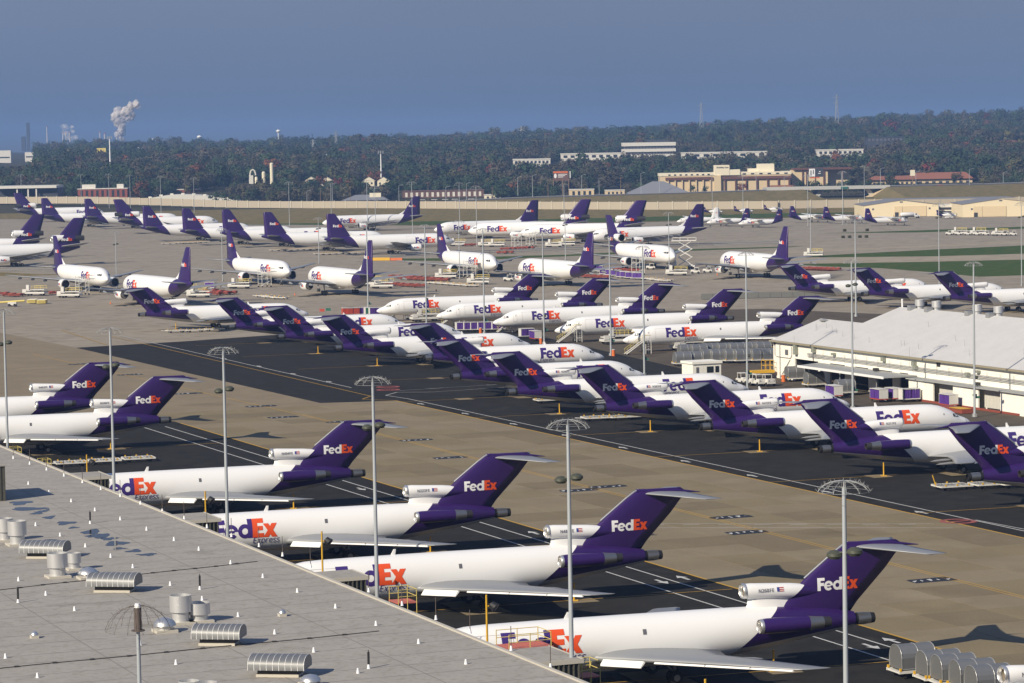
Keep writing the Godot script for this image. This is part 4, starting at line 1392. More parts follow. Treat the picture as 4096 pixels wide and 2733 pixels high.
func turboprop(called: String, sp: Dictionary, root_label: String) -> Node3D:   # high wing, two or one propeller
	var root := thing(called, root_label, "airplane")
	var x0: float = sp.x0
	fuselage(sp, root)
	windows(sp, root, sp.glass, M.glass, "cockpit_window")
	if sp.logo[2] > 0.0:
		print_logo(sp, root, sp.logo[0], sp.logo[1], sp.logo[2], [-1, 1])
	var s := nb()
	panel_loft(s, sp.fin, true, x0)
	obj("fin", s, M.purple, root)
	fin_logo(sp, root, sp.fin_logo[0], sp.fin_logo[1], sp.fin_logo[2])
	for side in [-1, 1]:
		for part in ["stab", "wing"]:
			s = nb()
			var q := []
			for a in sp[part]:
				q.append([side * a[0], a[1], a[2], a[3], a[4]])
			panel_loft(s, q, false, x0)
			obj("wing" if part == "wing" else "tailplane", s, M.white if part == "wing" else M.purple, root)
	for e in sp.props:
		var c := Vector3(e[0], e[1], e[2] - x0)
		s = nb()
		lathe(s, c, Vector3(0, 0, 1), [[0, 0.02], [0.25, e[3] * 0.45], [0.5, e[3] * 0.8], [1.6, e[3]], [3.4, e[3] * 0.9], [e[4], 0.05]], 14)
		var n := obj("engine_nacelle", s, M.white, root)
		s = nb()
		for k in 4:
			var a := TAU * k / 4 + 0.5
			var dir := Vector3(cos(a), sin(a), 0)
			var ac := Vector3(-sin(a), cos(a), 0.4).normalized() * 0.16
			flat(s)
			quad(s, c + Vector3(0, 0, 0.2) + dir * 0.2 + ac * 0.5, c + Vector3(0, 0, 0.2) + dir * e[5] * 0.6 + ac, c + Vector3(0, 0, 0.25) + dir * e[5] * 0.6 - ac, c + Vector3(0, 0, 0.25) + dir * 0.2 - ac * 0.5)
			quad(s, c + Vector3(0, 0, 0.2) + dir * e[5] * 0.6 + ac, c + Vector3(0, 0, 0.2) + dir * e[5] + ac * 0.6, c + Vector3(0, 0, 0.25) + dir * e[5] - ac * 0.6, c + Vector3(0, 0, 0.25) + dir * e[5] * 0.6 - ac)
		obj("propeller", s, M.dark_metal, n)
	for g in sp.legs:
		s = nb()
		tube(s, Vector3(g[1], g[2], g[0] - x0), Vector3(g[1], g[3], g[0] - x0), 0.08)
		var l := obj("landing_gear", s, M.galvanised, root)
		wheel("wheel", l, Vector3(g[1], g[3], g[0] - x0), g[3], g[3] * 0.7)
	if sp.has("strut"):
		s = nb()
		for side in [-1, 1]:
			tube(s, Vector3(side * 0.75, 1.1, 4.2 - x0), Vector3(side * 3.6, 2.65, 4.3 - x0), 0.05)
		obj("wing_strut", s, M.white, root)
		s = nb()
		box(s, Vector3(0, 0.72, 4.6 - x0), Vector3(1.2, 0.5, 4.2))
		obj("cargo_pod", s, M.white, root)
	return root

func commuter_plan() -> Dictionary:
	return {
		"x0": 11.0, "nose_scale": 0.8, "x": [0.0, 0.4, 0.9, 1.5, 2.1, 3.0, 4.2, 8.0, 14.5, 16.8, 19.0, 21.2, 23.0],
		"top": [1.95, 2.3, 2.55, 2.85, 3.3, 3.6, 3.72, 3.75, 3.75, 3.72, 3.65, 3.5, 3.2],
		"bot": [1.9, 1.6, 1.4, 1.25, 1.15, 1.08, 1.05, 1.05, 1.1, 1.35, 1.75, 2.3, 2.85],
		"w": [0.02, 0.45, 0.7, 0.95, 1.1, 1.25, 1.33, 1.35, 1.35, 1.25, 1.0, 0.6, 0.15], "edge": [18.4, 3.6, 1.0],
		"glass": [[1.3, 2.5, 1.9, 2.6, 2.0, 3.0, 1.7, 2.95], [1.95, 2.6, 2.4, 2.65, 2.4, 3.0, 2.05, 3.0]],
		"logo": [4.3, 2.0, 0.95], "fin": [[3.0, 0.0, 17.6, 5.4, 0.1], [3.8, 0.0, 18.6, 4.4, 0.1], [8.2, 0.0, 20.4, 2.3, 0.1], [8.5, 0.0, 20.9, 1.5, 0.06]],
		"fin_logo": [20.0, 5.7, 0.5], "stab": [[0.3, 3.4, 19.9, 2.6, 0.1], [4.8, 3.75, 20.9, 1.3, 0.09]],
		"wing": [[0.5, 3.65, 7.7, 3.4, 0.15], [4.0, 3.8, 7.8, 3.2, 0.14], [14.4, 4.2, 8.7, 1.6, 0.12]],
		"props": [[-3.7, 3.45, 5.2, 0.6, 6.5, 1.8], [3.7, 3.45, 5.2, 0.6, 6.5, 1.8]],
		"legs": [[8.9, -3.7, 3.2, 0.5], [8.9, 3.7, 3.2, 0.5], [1.9, 0.0, 1.4, 0.35]],
	}

func feeder_plan() -> Dictionary:
	return {
		"x0": 5.0, "nose_scale": 0.6, "x": [0.3, 0.5, 0.8, 1.2, 1.7, 2.3, 3.0, 4.5, 6.2, 7.4, 8.6, 9.8, 11.2],
		"top": [1.75, 1.95, 2.0, 2.05, 2.15, 2.6, 2.75, 2.75, 2.65, 2.45, 2.2, 2.05, 1.95],
		"bot": [1.65, 1.2, 1.05, 0.95, 0.9, 0.85, 0.85, 0.85, 0.95, 1.1, 1.3, 1.5, 1.75],
		"w": [0.03, 0.4, 0.5, 0.55, 0.6, 0.72, 0.8, 0.82, 0.8, 0.65, 0.45, 0.25, 0.05], "edge": [8.6, 2.2, 1.2],
		"glass": [[1.85, 2.05, 2.5, 2.1, 2.5, 2.5, 2.2, 2.5]], "logo": [0, 0, 0.0],
		"fin": [[1.8, 0.0, 8.6, 2.6, 0.1], [2.4, 0.0, 9.4, 1.8, 0.1], [4.5, 0.0, 10.6, 0.9, 0.1]], "fin_logo": [9.75, 2.9, 0.3],
		"stab": [[0.1, 2.1, 9.5, 1.5, 0.1], [3.1, 2.15, 10.0, 1.0, 0.1]], "wing": [[0.2, 2.75, 3.2, 2.0, 0.14], [7.9, 3.05, 3.6, 1.1, 0.12]],
		"props": [[0.0, 1.65, 0.0, 0.35, 1.6, 1.3]], "legs": [[4.6, -1.6, 1.0, 0.38], [4.6, 1.6, 1.0, 0.38], [1.2, 0.0, 1.0, 0.3]], "strut": true,
	}
# ---------------------------------------------------------------- ground and markings (u along the rows, v across)
func rp(list: Array) -> PackedVector2Array:   # u, v pairs to plan points
	var o := PackedVector2Array()
	for i in range(0, list.size(), 2):
		var p := RW(list[i], list[i + 1])
		o.append(Vector2(p.x, -p.z))
	return o

func strip(s: SurfaceTool, u0: float, v0: float, u1: float, v1: float, w: float, y: float) -> void:
	var d := Vector2(u1 - u0, v1 - v0).normalized()
	var k := Vector2(-d.y, d.x) * w / 2
	sheet(s, rp([u0 + k.x, v0 + k.y, u1 + k.x, v1 + k.y, u1 - k.x, v1 - k.y, u0 - k.x, v0 - k.y]), y)

func ground_sheet(called: String, poly: PackedVector2Array, y: float, m: Material) -> void:
	var s := nb()
	sheet(s, poly, y)
	ground_piece(called, s, m)

func pad(called: String, list: Array, y: float, m: Material) -> void:
	ground_sheet(called, pv(list), y, m)

func ground() -> void:
	var fine := noise_tex(11, 0.03, 5, [[0.72, 0.72, 0.72], [1, 1, 1], [0.84, 0.84, 0.84]])
	var streak := noise_tex(12, 0.006, 5, [[0.66, 0.66, 0.68], [0.95, 0.95, 0.95], [1.0, 1.0, 1.0], [0.8, 0.79, 0.77]])
	surface("concrete", noise_tex(3, 0.008, 5, [[0.205, 0.168, 0.112], [0.268, 0.222, 0.15], [0.24, 0.197, 0.134], [0.30, 0.25, 0.17]]), 90.0, 0.9, fine, 4.0)
	for k in 4:
		var t: float = [0.92, 1.0, 1.05, 0.97][k]
		var m := surface("slab_%d" % k, M.concrete.albedo_texture, 90.0, 0.9, fine, 4.0)
		m.albedo_color = Color(minf(t, 1.0), minf(t, 1.0), minf(t, 1.0) * [0.98, 1.0, 0.99, 0.96][k])
	surface("joint", noise_tex(4, 0.02, 3, [[0.07, 0.062, 0.045], [0.13, 0.115, 0.08]]), 20.0)
	surface("asphalt", noise_tex(5, 0.012, 5, [[0.022, 0.0215, 0.02], [0.036, 0.035, 0.032], [0.028, 0.027, 0.025], [0.048, 0.046, 0.042]]), 60.0, 0.85, fine, 3.0)
	surface("grey_apron", noise_tex(6, 0.010, 5, [[0.25, 0.215, 0.162], [0.33, 0.29, 0.228], [0.29, 0.253, 0.196], [0.37, 0.325, 0.258]]), 140.0, 0.9, streak, 31.0)
	surface("worn_asphalt", noise_tex(7, 0.012, 5, [[0.085, 0.07, 0.054], [0.125, 0.105, 0.08], [0.105, 0.088, 0.068]]), 70.0, 0.9, fine, 4.0)
	surface("pale_taxiway", noise_tex(8, 0.010, 4, [[0.29, 0.25, 0.185], [0.36, 0.315, 0.235], [0.32, 0.28, 0.21]]), 120.0, 0.9, streak, 40.0)
	surface("grass", noise_tex(9, 0.02, 5, [[0.038, 0.078, 0.018], [0.062, 0.10, 0.026], [0.11, 0.11, 0.04]]), 60.0, 1.0, fine, 2.0)
	surface("dry_grass", noise_tex(10, 0.018, 5, [[0.19, 0.145, 0.062], [0.255, 0.19, 0.085], [0.145, 0.128, 0.05], [0.29, 0.215, 0.10]]), 80.0, 1.0, fine, 2.5)
	surface("red_earth", noise_tex(13, 0.03, 4, [[0.15, 0.045, 0.028], [0.22, 0.07, 0.04]]), 20.0)
	paint("line_yellow", [0.46, 0.27, 0.03], 0.8)
	paint("line_white", [0.5, 0.5, 0.48], 0.8)
	paint("line_red", [0.30, 0.08, 0.07], 0.8)
	# the base sheet reaches the horizon
	pad("ground", [-4000, -300, 4000, -300, 4000, 2240, -4000, 2240], -0.30, M.dry_grass)
	# one apron for everything paved
	pad("apron", [-900, -200, 900, -200, 900, 1560, 300, 1590, 140, 1606, 77, 1575, -45, 1580, -140, 1655, -265, 1845, -420, 1960, -900, 2000], -0.12, M.grey_apron)
	# dark asphalt of the stands, both sides of the pale concrete lane
	ground_sheet("asphalt_stand", rp([-60, 60, -60, 130.5, 470, 130.5, 478, 60]), -0.06, M.asphalt)
	ground_sheet("asphalt_stand", rp([-60, 174.5, 486, 174.5, 489, 161.8, 655, 159.6, 661, 187, 672, 217, 694, 249, 640, 262, 520, 246, 470, 236, 400, 238, -60, 238]), -0.06, M.asphalt)
	ground_sheet("worn_asphalt_stand", rp([-60, 238, 400, 238, 470, 236, 520, 246, 640, 262, 694, 249, 712, 290, 690, 350, 560, 390, -60, 390]), -0.065, M.worn_asphalt)
	# concrete lane: slabs one by one where they can be told apart, one sheet beyond
	ground_sheet("concrete_lane", rp([-60, 130.5, -60, 174.5, 486, 174.5, 489, 161.8, 655, 159.6, 900, 150, 900, 60, 478, 60, 470, 130.5]), -0.055, M.joint)
	var lane := MeshInstance3D.new()
	var far_s := nb()
	sheet(far_s, rp([484.6, 130.55, 484.6, 174.4, 486, 174.4, 489, 161.8, 655, 159.6, 900, 150, 900, 60, 478, 60, 470, 130.55]), -0.03)
	ground_piece("concrete_lane_far", far_s, M.concrete)
	lane.free()
	var us := 7.35
	var vs := 7.317
	var proto := nb()
	box(proto, Vector3(0, 0, 0), Vector3(vs - 0.07, 0.05, us - 0.07))
	proto.generate_normals()
	var slab_mesh := proto.commit()
	var holder := Node3D.new()
	holder.name = "concrete_slabs"
	add_child(holder)
	holder.set_meta("kind", "structure")
	for i in 44:
		for j in 6:
			var o := show_mesh("slab", slab_mesh, M["slab_%d" % rng.randi_range(0, 3)], holder, RW(161.2 + us * (i + 0.5), 130.55 + vs * (j + 0.5), -0.035 + rng.randf_range(-0.004, 0.004)))
			o.rotation.y = ROW
	# grass strips, taxiways, red strip
	pad("grass_strip", [-230, 1092, -183, 1079, -167, 1058, -150, 1052, -170, 1046, -240, 1075], -0.10, M.dry_grass)
	pad("grass_strip", [-55, 1146, -27, 1139, 1, 1147, 21, 1152, 66, 1186, 100, 1194, 119, 1200, 108, 1186, 76, 1172, 40, 1150, 1, 1124, -24, 1113, -52, 1132], -0.10, M.grass)
	pad("grass_strip", [140, 1347, 188, 1366, 250, 1398, 252, 1380, 234, 1364, 185, 1338], -0.10, M.grass)
	pad("taxiway", [60, 1098, 97, 1146, 167, 1186, 208, 1224, 260, 1262, 262, 1232, 208, 1190, 171, 1168, 100, 1126, 86, 1090], -0.105, M.pale_taxiway)
	pad("grass_strip", [108, 1098, 161, 1140, 198, 1164, 260, 1196, 262, 1110, 186, 1084, 153, 1079, 113, 1086], -0.10, M.grass)
	pad("taxiway", [60, 1085, 100, 1086, 153, 1078, 262, 1108, 262, 1046, 178, 1040, 146, 1035, 100, 1036, 70, 1040], -0.095, M.pale_taxiway)
	pad("grass_field", [96, 1034, 146, 1033, 178, 1038, 262, 1044, 262, 948, 166, 928, 144, 922, 135, 955, 122, 993, 106, 1012], -0.10, M.grass)
	pad("red_strip", [88, 1010, 101, 1001, 112, 984, 104, 976, 92, 992], -0.11, M.red_earth)
	pad("grass_berm", [-420, 1962, -265, 1849, -140, 1660, -45, 1584, 77, 1578, 140, 1610, 210, 1690, 330, 1690, 330, 1880, 240, 1806, 155, 1806, 89, 1834, 1, 1915, -95, 2014, -175, 2072, -316, 2161, -500, 2280], -0.10, M.dry_grass)
	pad("green_verge", [-160, 1668, -45, 1590, 70, 1584, 140, 1616, 205, 1692, 150, 1700, 60, 1668, -40, 1660], -0.085, M.grass)
	# painted lines
	var y1 := -0.004
	var s := nb()
	for q in [[-40, 174.5, 486, 174.5, 0.32], [-40, 130.5, 466, 130.5, 0.32], [-40, 151.75, 470, 151.9, 0.16], [-40, 152.35, 470, 152.5, 0.16], [486, 174.5, 492, 170.5, 0.25], [492, 170.5, 497, 173.8, 0.25], [497, 173.8, 690, 176.4, 0.22], [470, 151.9, 640, 146.5, 0.2], [660, 168, 720, 172, 0.25]]:
		strip(s, q[0], q[1], q[2], q[3], q[4], y1)
	# lead-in lines to the stands, along the axes of the parked jets
	for j in JETS:
		if j[0] == "trijet" or j[0] == "short":
			var yw := deg_to_rad(j[3])
			var d := Vector2(sin(yw), cos(yw))
			var a := Vector2(j[1], j[2]) - d * 2.0
			var b := Vector2(j[1], j[2]) + d * 50.0
			var k := Vector2(-d.y, d.x) * 0.09
			sheet(s, PackedVector2Array([a + k, b + k, b - k, a - k]), y1 + 0.004)
	ground_piece("yellow_lines", s, M.line_yellow)
	s = nb()
	for q in [[-40, 177.6, 488, 177.6, 0.24], [-40, 124.4, 462, 123.4, 0.22], [-40, 127.6, 462, 126.8, 0.22], [488, 177.6, 497, 176.6, 0.24], [497, 176.6, 502, 180.5, 0.24], [502, 180.5, 499, 186, 0.24], [499, 186, 506, 236, 0.16], [505, 182, 513, 238, 0.12], [516, 176.8, 690, 178.9, 0.24], [318, 137.5, 298, 172, 0.14], [314, 137, 294, 172, 0.14], [262, 180, 298.6, 177.9, 0.2]]:
		strip(s, q[0], q[1], q[2], q[3], q[4], y1)
	for k in 9:
		strip(s, 315.5 - k * 2.0, 139.5 + k * 3.6, 314.8 - k * 2.0, 141.3 + k * 3.6, 0.16, y1)
	for k in 8:
		strip(s, 506 + k * 0.7, 188 + k * 6.0, 506.4 + k * 0.7, 191 + k * 6.0, 0.14, y1)
	for q in [[371, 176.0, 1], [350.6, 176.0, 1], [329.7, 176.0, 1], [306.3, 176.0, 1], [392, 176, 1], [413, 176, 1], [434, 176, 1], [455, 176, 1], [476, 176, 1], [530, 177.7, 1], [552, 177.8, 1], [575, 178, 1], [600, 178.2, 1], [230.6, 125.9, -1], [229.4, 128.9, 1], [272.3, 128.9, 1], [274, 125.9, -1], [302, 125.9, -1], [312, 128.9, 1], [336, 125.9, -1], [350, 128.9, 1], [366, 125.9, -1], [384, 128.9, 1]]:
		var u: float = q[0]
		var v: float = q[1]
		var e: float = q[2]
		sheet(s, rp([u, v - 0.18, u, v + 0.18, u + e * 1.6, v + 0.18, u + e * 1.6, v + 0.6, u + e * 3.2, v, u + e * 1.6, v - 0.6, u + e * 1.6, v - 0.18]), y1)
	ground_piece("white_lines", s, M.line_white)
	# black stand-number panels with worn white strokes
	var sb := nb()
	var sw := nb()
	for q in [[420, 153.9], [394, 149.4], [348.7, 149.7], [350.5, 154.4], [314.9, 154.7], [301.9, 150.1], [260.3, 150], [488.6, 151], [466.9, 148], [454, 153.8], [521, 147.5], [570.6, 149.8], [604.5, 148.5], [226, 155]]:
		var u: float = q[0]
		var v: float = q[1]
		sheet(sb, rp([u - 1.5 + rng.randf() * 0.5, v - 2.4, u + 0.4, v - 2.9 + rng.randf() * 0.6, u + 1.3, v - 2.2, u + 1.5, v + 2.3, u + 0.3, v + 2.9 - rng.randf() * 0.5, u - 1.1, v + 2.4]), y1)
		for k in 5:
			var a := v - 2.2 + k * 0.95
			var b := rng.randf_range(-0.9, 0.2)
			var c := rng.randf_range(0.2, 1.0)
			sheet(sw, rp([u + b, a, u + b + 0.25, a + 0.3, u + c, a + rng.randf_range(0.2, 0.8), u + c - 0.2, a + rng.randf_range(0.0, 0.15)]), y1 + 0.005)
	ground_piece("stand_panels", sb, M.black)
	ground_piece("stand_panel_marks", sw, M.line_white)
	s = nb()
	for q in [[514, 183.1], [508, 181], [298.6, 175.6]]:
		for k in 20:
			var a := TAU * k / 20
			var b := TAU * (k + 1) / 20
			sheet(s, rp([q[0] + 2.2 * cos(a), q[1] + 2.2 * sin(a), q[0] + 2.2 * cos(b), q[1] + 2.2 * sin(b), q[0] + 1.5 * cos(b), q[1] + 1.5 * sin(b), q[0] + 1.5 * cos(a), q[1] + 1.5 * sin(a)]), y1)
		sheet(s, rp([q[0] - 0.3, q[1] - 1.3, q[0] + 0.3, q[1] - 1.3, q[0] + 0.3, q[1] + 1.3, q[0] - 0.3, q[1] + 1.3]), y1)
	ground_piece("red_marks", s, M.line_red)
	# small concrete pads under the tails of the long row, patches on the asphalt
	s = nb()
	for j in JETS:
		if j[0] == "trijet" or j[0] == "short":
			var yw := deg_to_rad(j[3])
			var d := Vector2(sin(yw), cos(yw))
			var n := Vector2(-d.y, d.x)
			for q in [[32.6, 35.4, 1.6], [21.0, 25.5, 4.2]]:
				var c := Vector2(j[1], j[2])
				sheet(s, PackedVector2Array([c + d * float(q[0]) + n * float(q[2]), c + d * float(q[1]) + n * float(q[2]), c + d * float(q[1]) - n * float(q[2]), c + d * float(q[0]) - n * float(q[2])]), -0.03)
	ground_piece("concrete_pads", s, M.concrete)

# ---------------------------------------------------------------- the grey-roofed dock in the foreground
func dock_building() -> void:
	surface("roof", noise_tex(21, 0.010, 5, [[0.29, 0.275, 0.245], [0.37, 0.352, 0.32], [0.34, 0.322, 0.292], [0.40, 0.382, 0.35]]), 40.0, 0.92, noise_tex(22, 0.02, 5, [[0.78, 0.76, 0.72], [1, 1, 1], [0.9, 0.89, 0.87]]), 9.0)
	surface("siding", noise_tex(23, 0.03, 3, [[0.075, 0.075, 0.062], [0.11, 0.108, 0.09]]), 6.0, 0.6)
	paint("coping", [0.5, 0.47, 0.40], 0.6)
	paint("seam", [0.2, 0.19, 0.175], 0.9)
	var b := thing("dock_building", "long low building with a pale grey roof across the lower left", "building")
	var s := nb()
	slab(s, rp([60, -40, 60, 78.0, 520, 78.0, 520, -40]), 8.0, 8.5)
	obj("roof", s, M.roof, b)
	s = nb()
	slab(s, rp([60.2, -39.8, 60.2, 77.6, 519.8, 77.6, 519.8, -39.8]), -0.1, 8.0)
	obj("wall", s, M.siding, b)
	s = nb()
	slab(s, rp([60, 78.0, 60, 78.3, 520, 78.3, 520, 78.0]), 7.9, 8.62)
	obj("coping", s, M.coping, b)
	# membrane seams
	s = nb()
	for k in 70:
		var u = 110.0 + k * 4.2 + rng.randf_range(-0.6, 0.6)
		strip(s, u, -39, u, 77.8, 0.09, 8.506)
	for k in 10:
		strip(s, 62, 70.0 - k * 9.0, 518, 70.0 - k * 9.0, 0.08, 8.51)
	var sm := obj("membrane_seams", s, M.seam, b)
	sm.set_meta("kind", "stuff")
	for q in [[190.4, 196.5], [235.4, 239.9], [278.8, 284.6], [321.0, 326.6]]:
		s = nb()
		slab(s, rp([q[0], 78.3, q[0], 81.8, q[1], 81.8, q[1], 78.3]), 8.25, 8.48)
		var r := obj("bay_roof", s, M.roof, b)
		s = nb()
		slab(s, rp([q[0] + 0.15, 78.3, q[0] + 0.15, 81.65, q[1] - 0.15, 81.65, q[1] - 0.15, 78.3]), 2.0, 8.25)
		obj("bay_wall", s, M.siding, r)
		s = nb()
		for k in 9:
			var v := 78.45 + k * 0.38
			slab(s, rp([q[0] - 0.02, v, q[0] - 0.02, v + 0.1, q[0] + 0.15, v + 0.1, q[0] + 0.15, v]), 2.0, 8.2)
		obj("siding_rib", s, M.siding, r)
		s = nb()
		slab(s, rp([q[0] - 0.05, 78.3, q[0] - 0.05, 81.9, q[0], 81.9, q[0], 78.3]), 8.2, 8.52)
		slab(s, rp([q[0], 81.8, q[0], 81.9, q[1], 81.9, q[1], 81.8]), 8.2, 8.52)
		obj("bay_coping", s, M.coping, r)

func warehouse() -> void:
	surface("white_wall", noise_tex(31, 0.02, 4, [[0.74, 0.72, 0.63], [0.84, 0.82, 0.74], [0.80, 0.78, 0.70]]), 14.0, 0.6)
	surface("white_roof", noise_tex(32, 0.03, 4, [[0.50, 0.495, 0.48], [0.57, 0.565, 0.55], [0.54, 0.535, 0.52]]), 18.0, 0.7, noise_tex(33, 0.012, 4, [[0.9, 0.9, 0.9], [1, 1, 1]]), 30.0)
	paint("door_white", [0.55, 0.54, 0.49], 0.6)
	paint("inside", [0.03, 0.03, 0.03], 0.9)
	paint("gutter", [0.28, 0.25, 0.17], 0.6)
	paint("canopy_grey", [0.33, 0.34, 0.33], 0.6)
	paint("equipment_green", [0.24, 0.255, 0.21], 0.6)
	var b := thing("warehouse", "white low-pitched warehouse with canopy and dock doors at the right", "warehouse")
	var v0 := 251.6
	var s := nb()
	var u_end := 330.0
	# roof: one slope rising to a ridge, a lower ridge at the far end
	var q: Array = [RW(494.2, v0 - 0.4, 6.9), RW(494.2, 261.6, 10.42), RW(478.0, 261.6, 10.42), RW(478.0, 269.3, 13.05), RW(u_end, 269.3, 13.05), RW(u_end, v0 - 0.4, 6.9)]
	flat(s)
	quad(s, q[0], q[1], RW(478, 261.6, 10.42), RW(478, v0 - 0.4, 6.9))
	quad(s, RW(478, v0 - 0.4, 6.9), q[3], q[4], q[5])
	quad(s, q[1], RW(494.2, 271.5, 7.0), RW(478, 271.5, 7.0), q[2])
	quad(s, q[3], RW(478, 288, 6.8), RW(u_end, 288, 6.8), q[4])
	for k in 2:   # underside
		var d := Vector3(0, -0.25, 0)
		quad(s, q[0] + d, q[1] + d, RW(478, 261.6, 10.42) + d, RW(478, v0 - 0.4, 6.9) + d)
		quad(s, RW(478, v0 - 0.4, 6.9) + d, q[3] + d, q[4] + d, q[5] + d)
		break
	quad(s, q[0], q[0] + Vector3(0, -0.25, 0), q[1] + Vector3(0, -0.25, 0), q[1])
	quad(s, q[2], q[2] + Vector3(0, -2.6, 0), q[3] + Vector3(0, -5.2, 0), q[3])
	obj("roof", s, M.white_roof, b)
	s = nb()
	slab(s, rp([u_end, v0 - 0.75, u_end, v0 - 0.42, 494.3, v0 - 0.42, 494.3, v0 - 0.75]), 6.6, 6.92)
	obj("gutter", s, M.gutter, b)
	# walls
	s = nb()
	slab(s, rp([444, v0, 444, v0 + 0.3, 494, v0 + 0.3, 494, v0]), 3.95, 6.7)
	slab(s, rp([u_end, v0, u_end, v0 + 0.3, 444, v0 + 0.3, 444, v0]), 3.6, 6.7)
	slab(s, rp([485.5, v0, 485.5, v0 + 0.3, 494, v0 + 0.3, 494, v0]), -0.1, 3.95)
	for p in [[472, 476.5], [463, 466.5], [455, 458], [447, 449.5]]:
		slab(s, rp([p[0], v0 + 0.02, p[0], v0 + 0.3, p[1], v0 + 0.3, p[1], v0 + 0.02]), -0.1, 3.95)
	flat(s)
	for w in [[494.0, [v0, 6.7], [261.6, 10.2], [271.4, 6.9]]]:
		quad(s, RW(w[0], v0, -0.1), RW(w[0], 271.4, -0.1), RW(w[0], 271.4, 6.9), RW(w[0], v0, 6.7))
		tri(s, RW(w[0], v0, 6.7), RW(w[0], 271.4, 6.9), RW(w[0], 261.6, 10.2))
	quad(s, RW(494, 271.4, -0.1), RW(478, 271.4, -0.1), RW(478, 271.4, 7.0), RW(494, 271.4, 7.0))
	quad(s, RW(478, 271.4, -0.1), RW(478, 287.7, -0.1), RW(478, 287.7, 6.8), RW(478, 271.4, 7.0))
	quad(s, RW(478, 287.7, -0.1), RW(u_end, 287.7, -0.1), RW(u_end, 287.7, 6.8), RW(478, 287.7, 6.8))
	obj("wall", s, M.white_wall, b)
	s = nb()
	quad(s, RW(u_end, v0 + 6, -0.05), RW(485.5, v0 + 6, -0.05), RW(485.5, v0 + 6, 3.9), RW(u_end, v0 + 6, 3.9))
	quad(s, RW(485.5, v0 + 0.3, -0.05), RW(485.5, v0 + 6, -0.05), RW(485.5, v0 + 6, 3.9), RW(485.5, v0 + 0.3, 3.9))
	quad(s, RW(u_end, v0 + 0.3, 3.97), RW(485.5, v0 + 0.3, 3.97), RW(485.5, v0 + 6, 3.97), RW(u_end, v0 + 6, 3.97))
	obj("dock_interior", s, M.inside, b)
	# low lean-to with sliding doors, towards the viewer
	s = nb()
	var lv := 249.4
	slab(s, rp([u_end, lv - 0.5, u_end, v0 - 0.01, 440.2, v0 - 0.01, 440.2, lv - 0.5]), 3.42, 3.6)
	obj("low_roof", s, M.canopy_grey, b)
	s = nb()
	for p in [[431.9, 440.0], [417.6, 425.5], [330.0, 410.8]]:
		slab(s, rp([p[0], lv, p[0], lv + 0.25, p[1], lv + 0.25, p[1], lv]), -0.1, 3.42)
	slab(s, rp([330, lv + 1.9, 330, lv + 2.1, 440, lv + 2.1, 440, lv + 1.9]), -0.1, 3.42)
	obj("low_wall", s, M.white_wall, b)
	for p in [[425.5, 431.9], [410.8, 417.6]]:
		s = nb()
		slab(s, rp([p[0], lv + 1.2, p[0], lv + 1.3, p[1], lv + 1.3, p[1], lv + 1.2]), 0.3, 3.3)
		var d := obj("sliding_door", s, M.door_white, b)
		s = nb()
		for k in 16:
			var u: float = lerpf(p[0], p[1], (k + 0.3) / 16.0)
			slab(s, rp([u, lv + 1.13, u, lv + 1.2, u + 0.12, lv + 1.2, u + 0.12, lv + 1.13]), 0.3, 3.3)
		obj("door_ribs", s, M.door_white, d)
	s = nb()
	slab(s, rp([405, lv - 0.15, 405, lv - 0.02, 441, lv - 0.02, 441, lv - 0.15]), -0.05, 0.3)
	obj("bumper", s, M.dull_red, b)
	# canopy
	s = nb()
	slab(s, rp([441, 245.2, 441, v0 - 0.02, 476, v0 - 0.02, 472, 245.2, 461.5, 246.6, 459.8, 246.6]), 3.62, 3.82)
	var c := obj("canopy", s, M.canopy_grey, b)
	s = nb()
	slab(s, rp([441, 245.05, 441, 245.2, 472, 245.2, 472, 245.05]), 3.5, 3.9)
	obj("canopy_edge", s, M.white, c)
	for u in [446.0, 459.0, 470.5]:
		s = nb()
		tube(s, RW(u, 246.6, -0.1), RW(u, 246.6, 3.62), 0.11)
		obj("canopy_post", s, M.galvanised, c)
	# pipes along the wall, cabinets, vents, lamps
	s = nb()
	for y in [4.75, 5.0, 5.25]:
		tube(s, RW(335, v0 - 0.35, y), RW(480, v0 - 0.35, y), 0.06, 0.06, 6)
	for k in 36:
		var u := 338.0 + k * 4.0
		tube(s, RW(u, v0 - 0.3, 4.4), RW(u, v0 - 0.3, 5.9), 0.035, 0.035, 5)
	obj("wall_pipes", s, M.galvanised, b)
	for p in [[484.5, 6.1, 1.0], [484.5, 5.2, 0.9], [477.5, 6.1, 1.1], [452, 5.9, 0.7], [441.5, 5.8, 0.7], [441, 5.2, 0.6], [470, 5.7, 0.4], [424, 5.2, 0.5], [420.8, 5.8, 0.4]]:
		s = nb()
		box(s, RW(p[0], v0 - 0.35, p[1]), Vector3(0.6, p[2], 0.9), ROW)
		obj("cabinet", s, M.equipment_green, b)
	s = nb()
	box(s, RW(433.8, v0 - 0.06, 6.2), Vector3(0.1, 0.8, 1.1), ROW)
	obj("louver", s, M.dark_metal, b)
	s = nb()
	box(s, RW(488.6, v0 - 0.05, 4.9), Vector3(0.1, 0.95, 1.1), ROW)
	obj("window", s, M.window_grey, b)
	s = nb()
	box(s, RW(493.4, v0 - 0.05, 6.2), Vector3(0.1, 0.55, 0.6), ROW)
	obj("small_vent", s, M.dark_metal, b)
	for p in [[452.5, 4.15], [419, 4.0]]:
		s = nb()
		box(s, RW(p[0], v0 - 1.5, p[1]), Vector3(0.7, 0.5, 1.0), ROW)
		obj("roof_unit", s, M.dark_metal, b)
	s = nb()
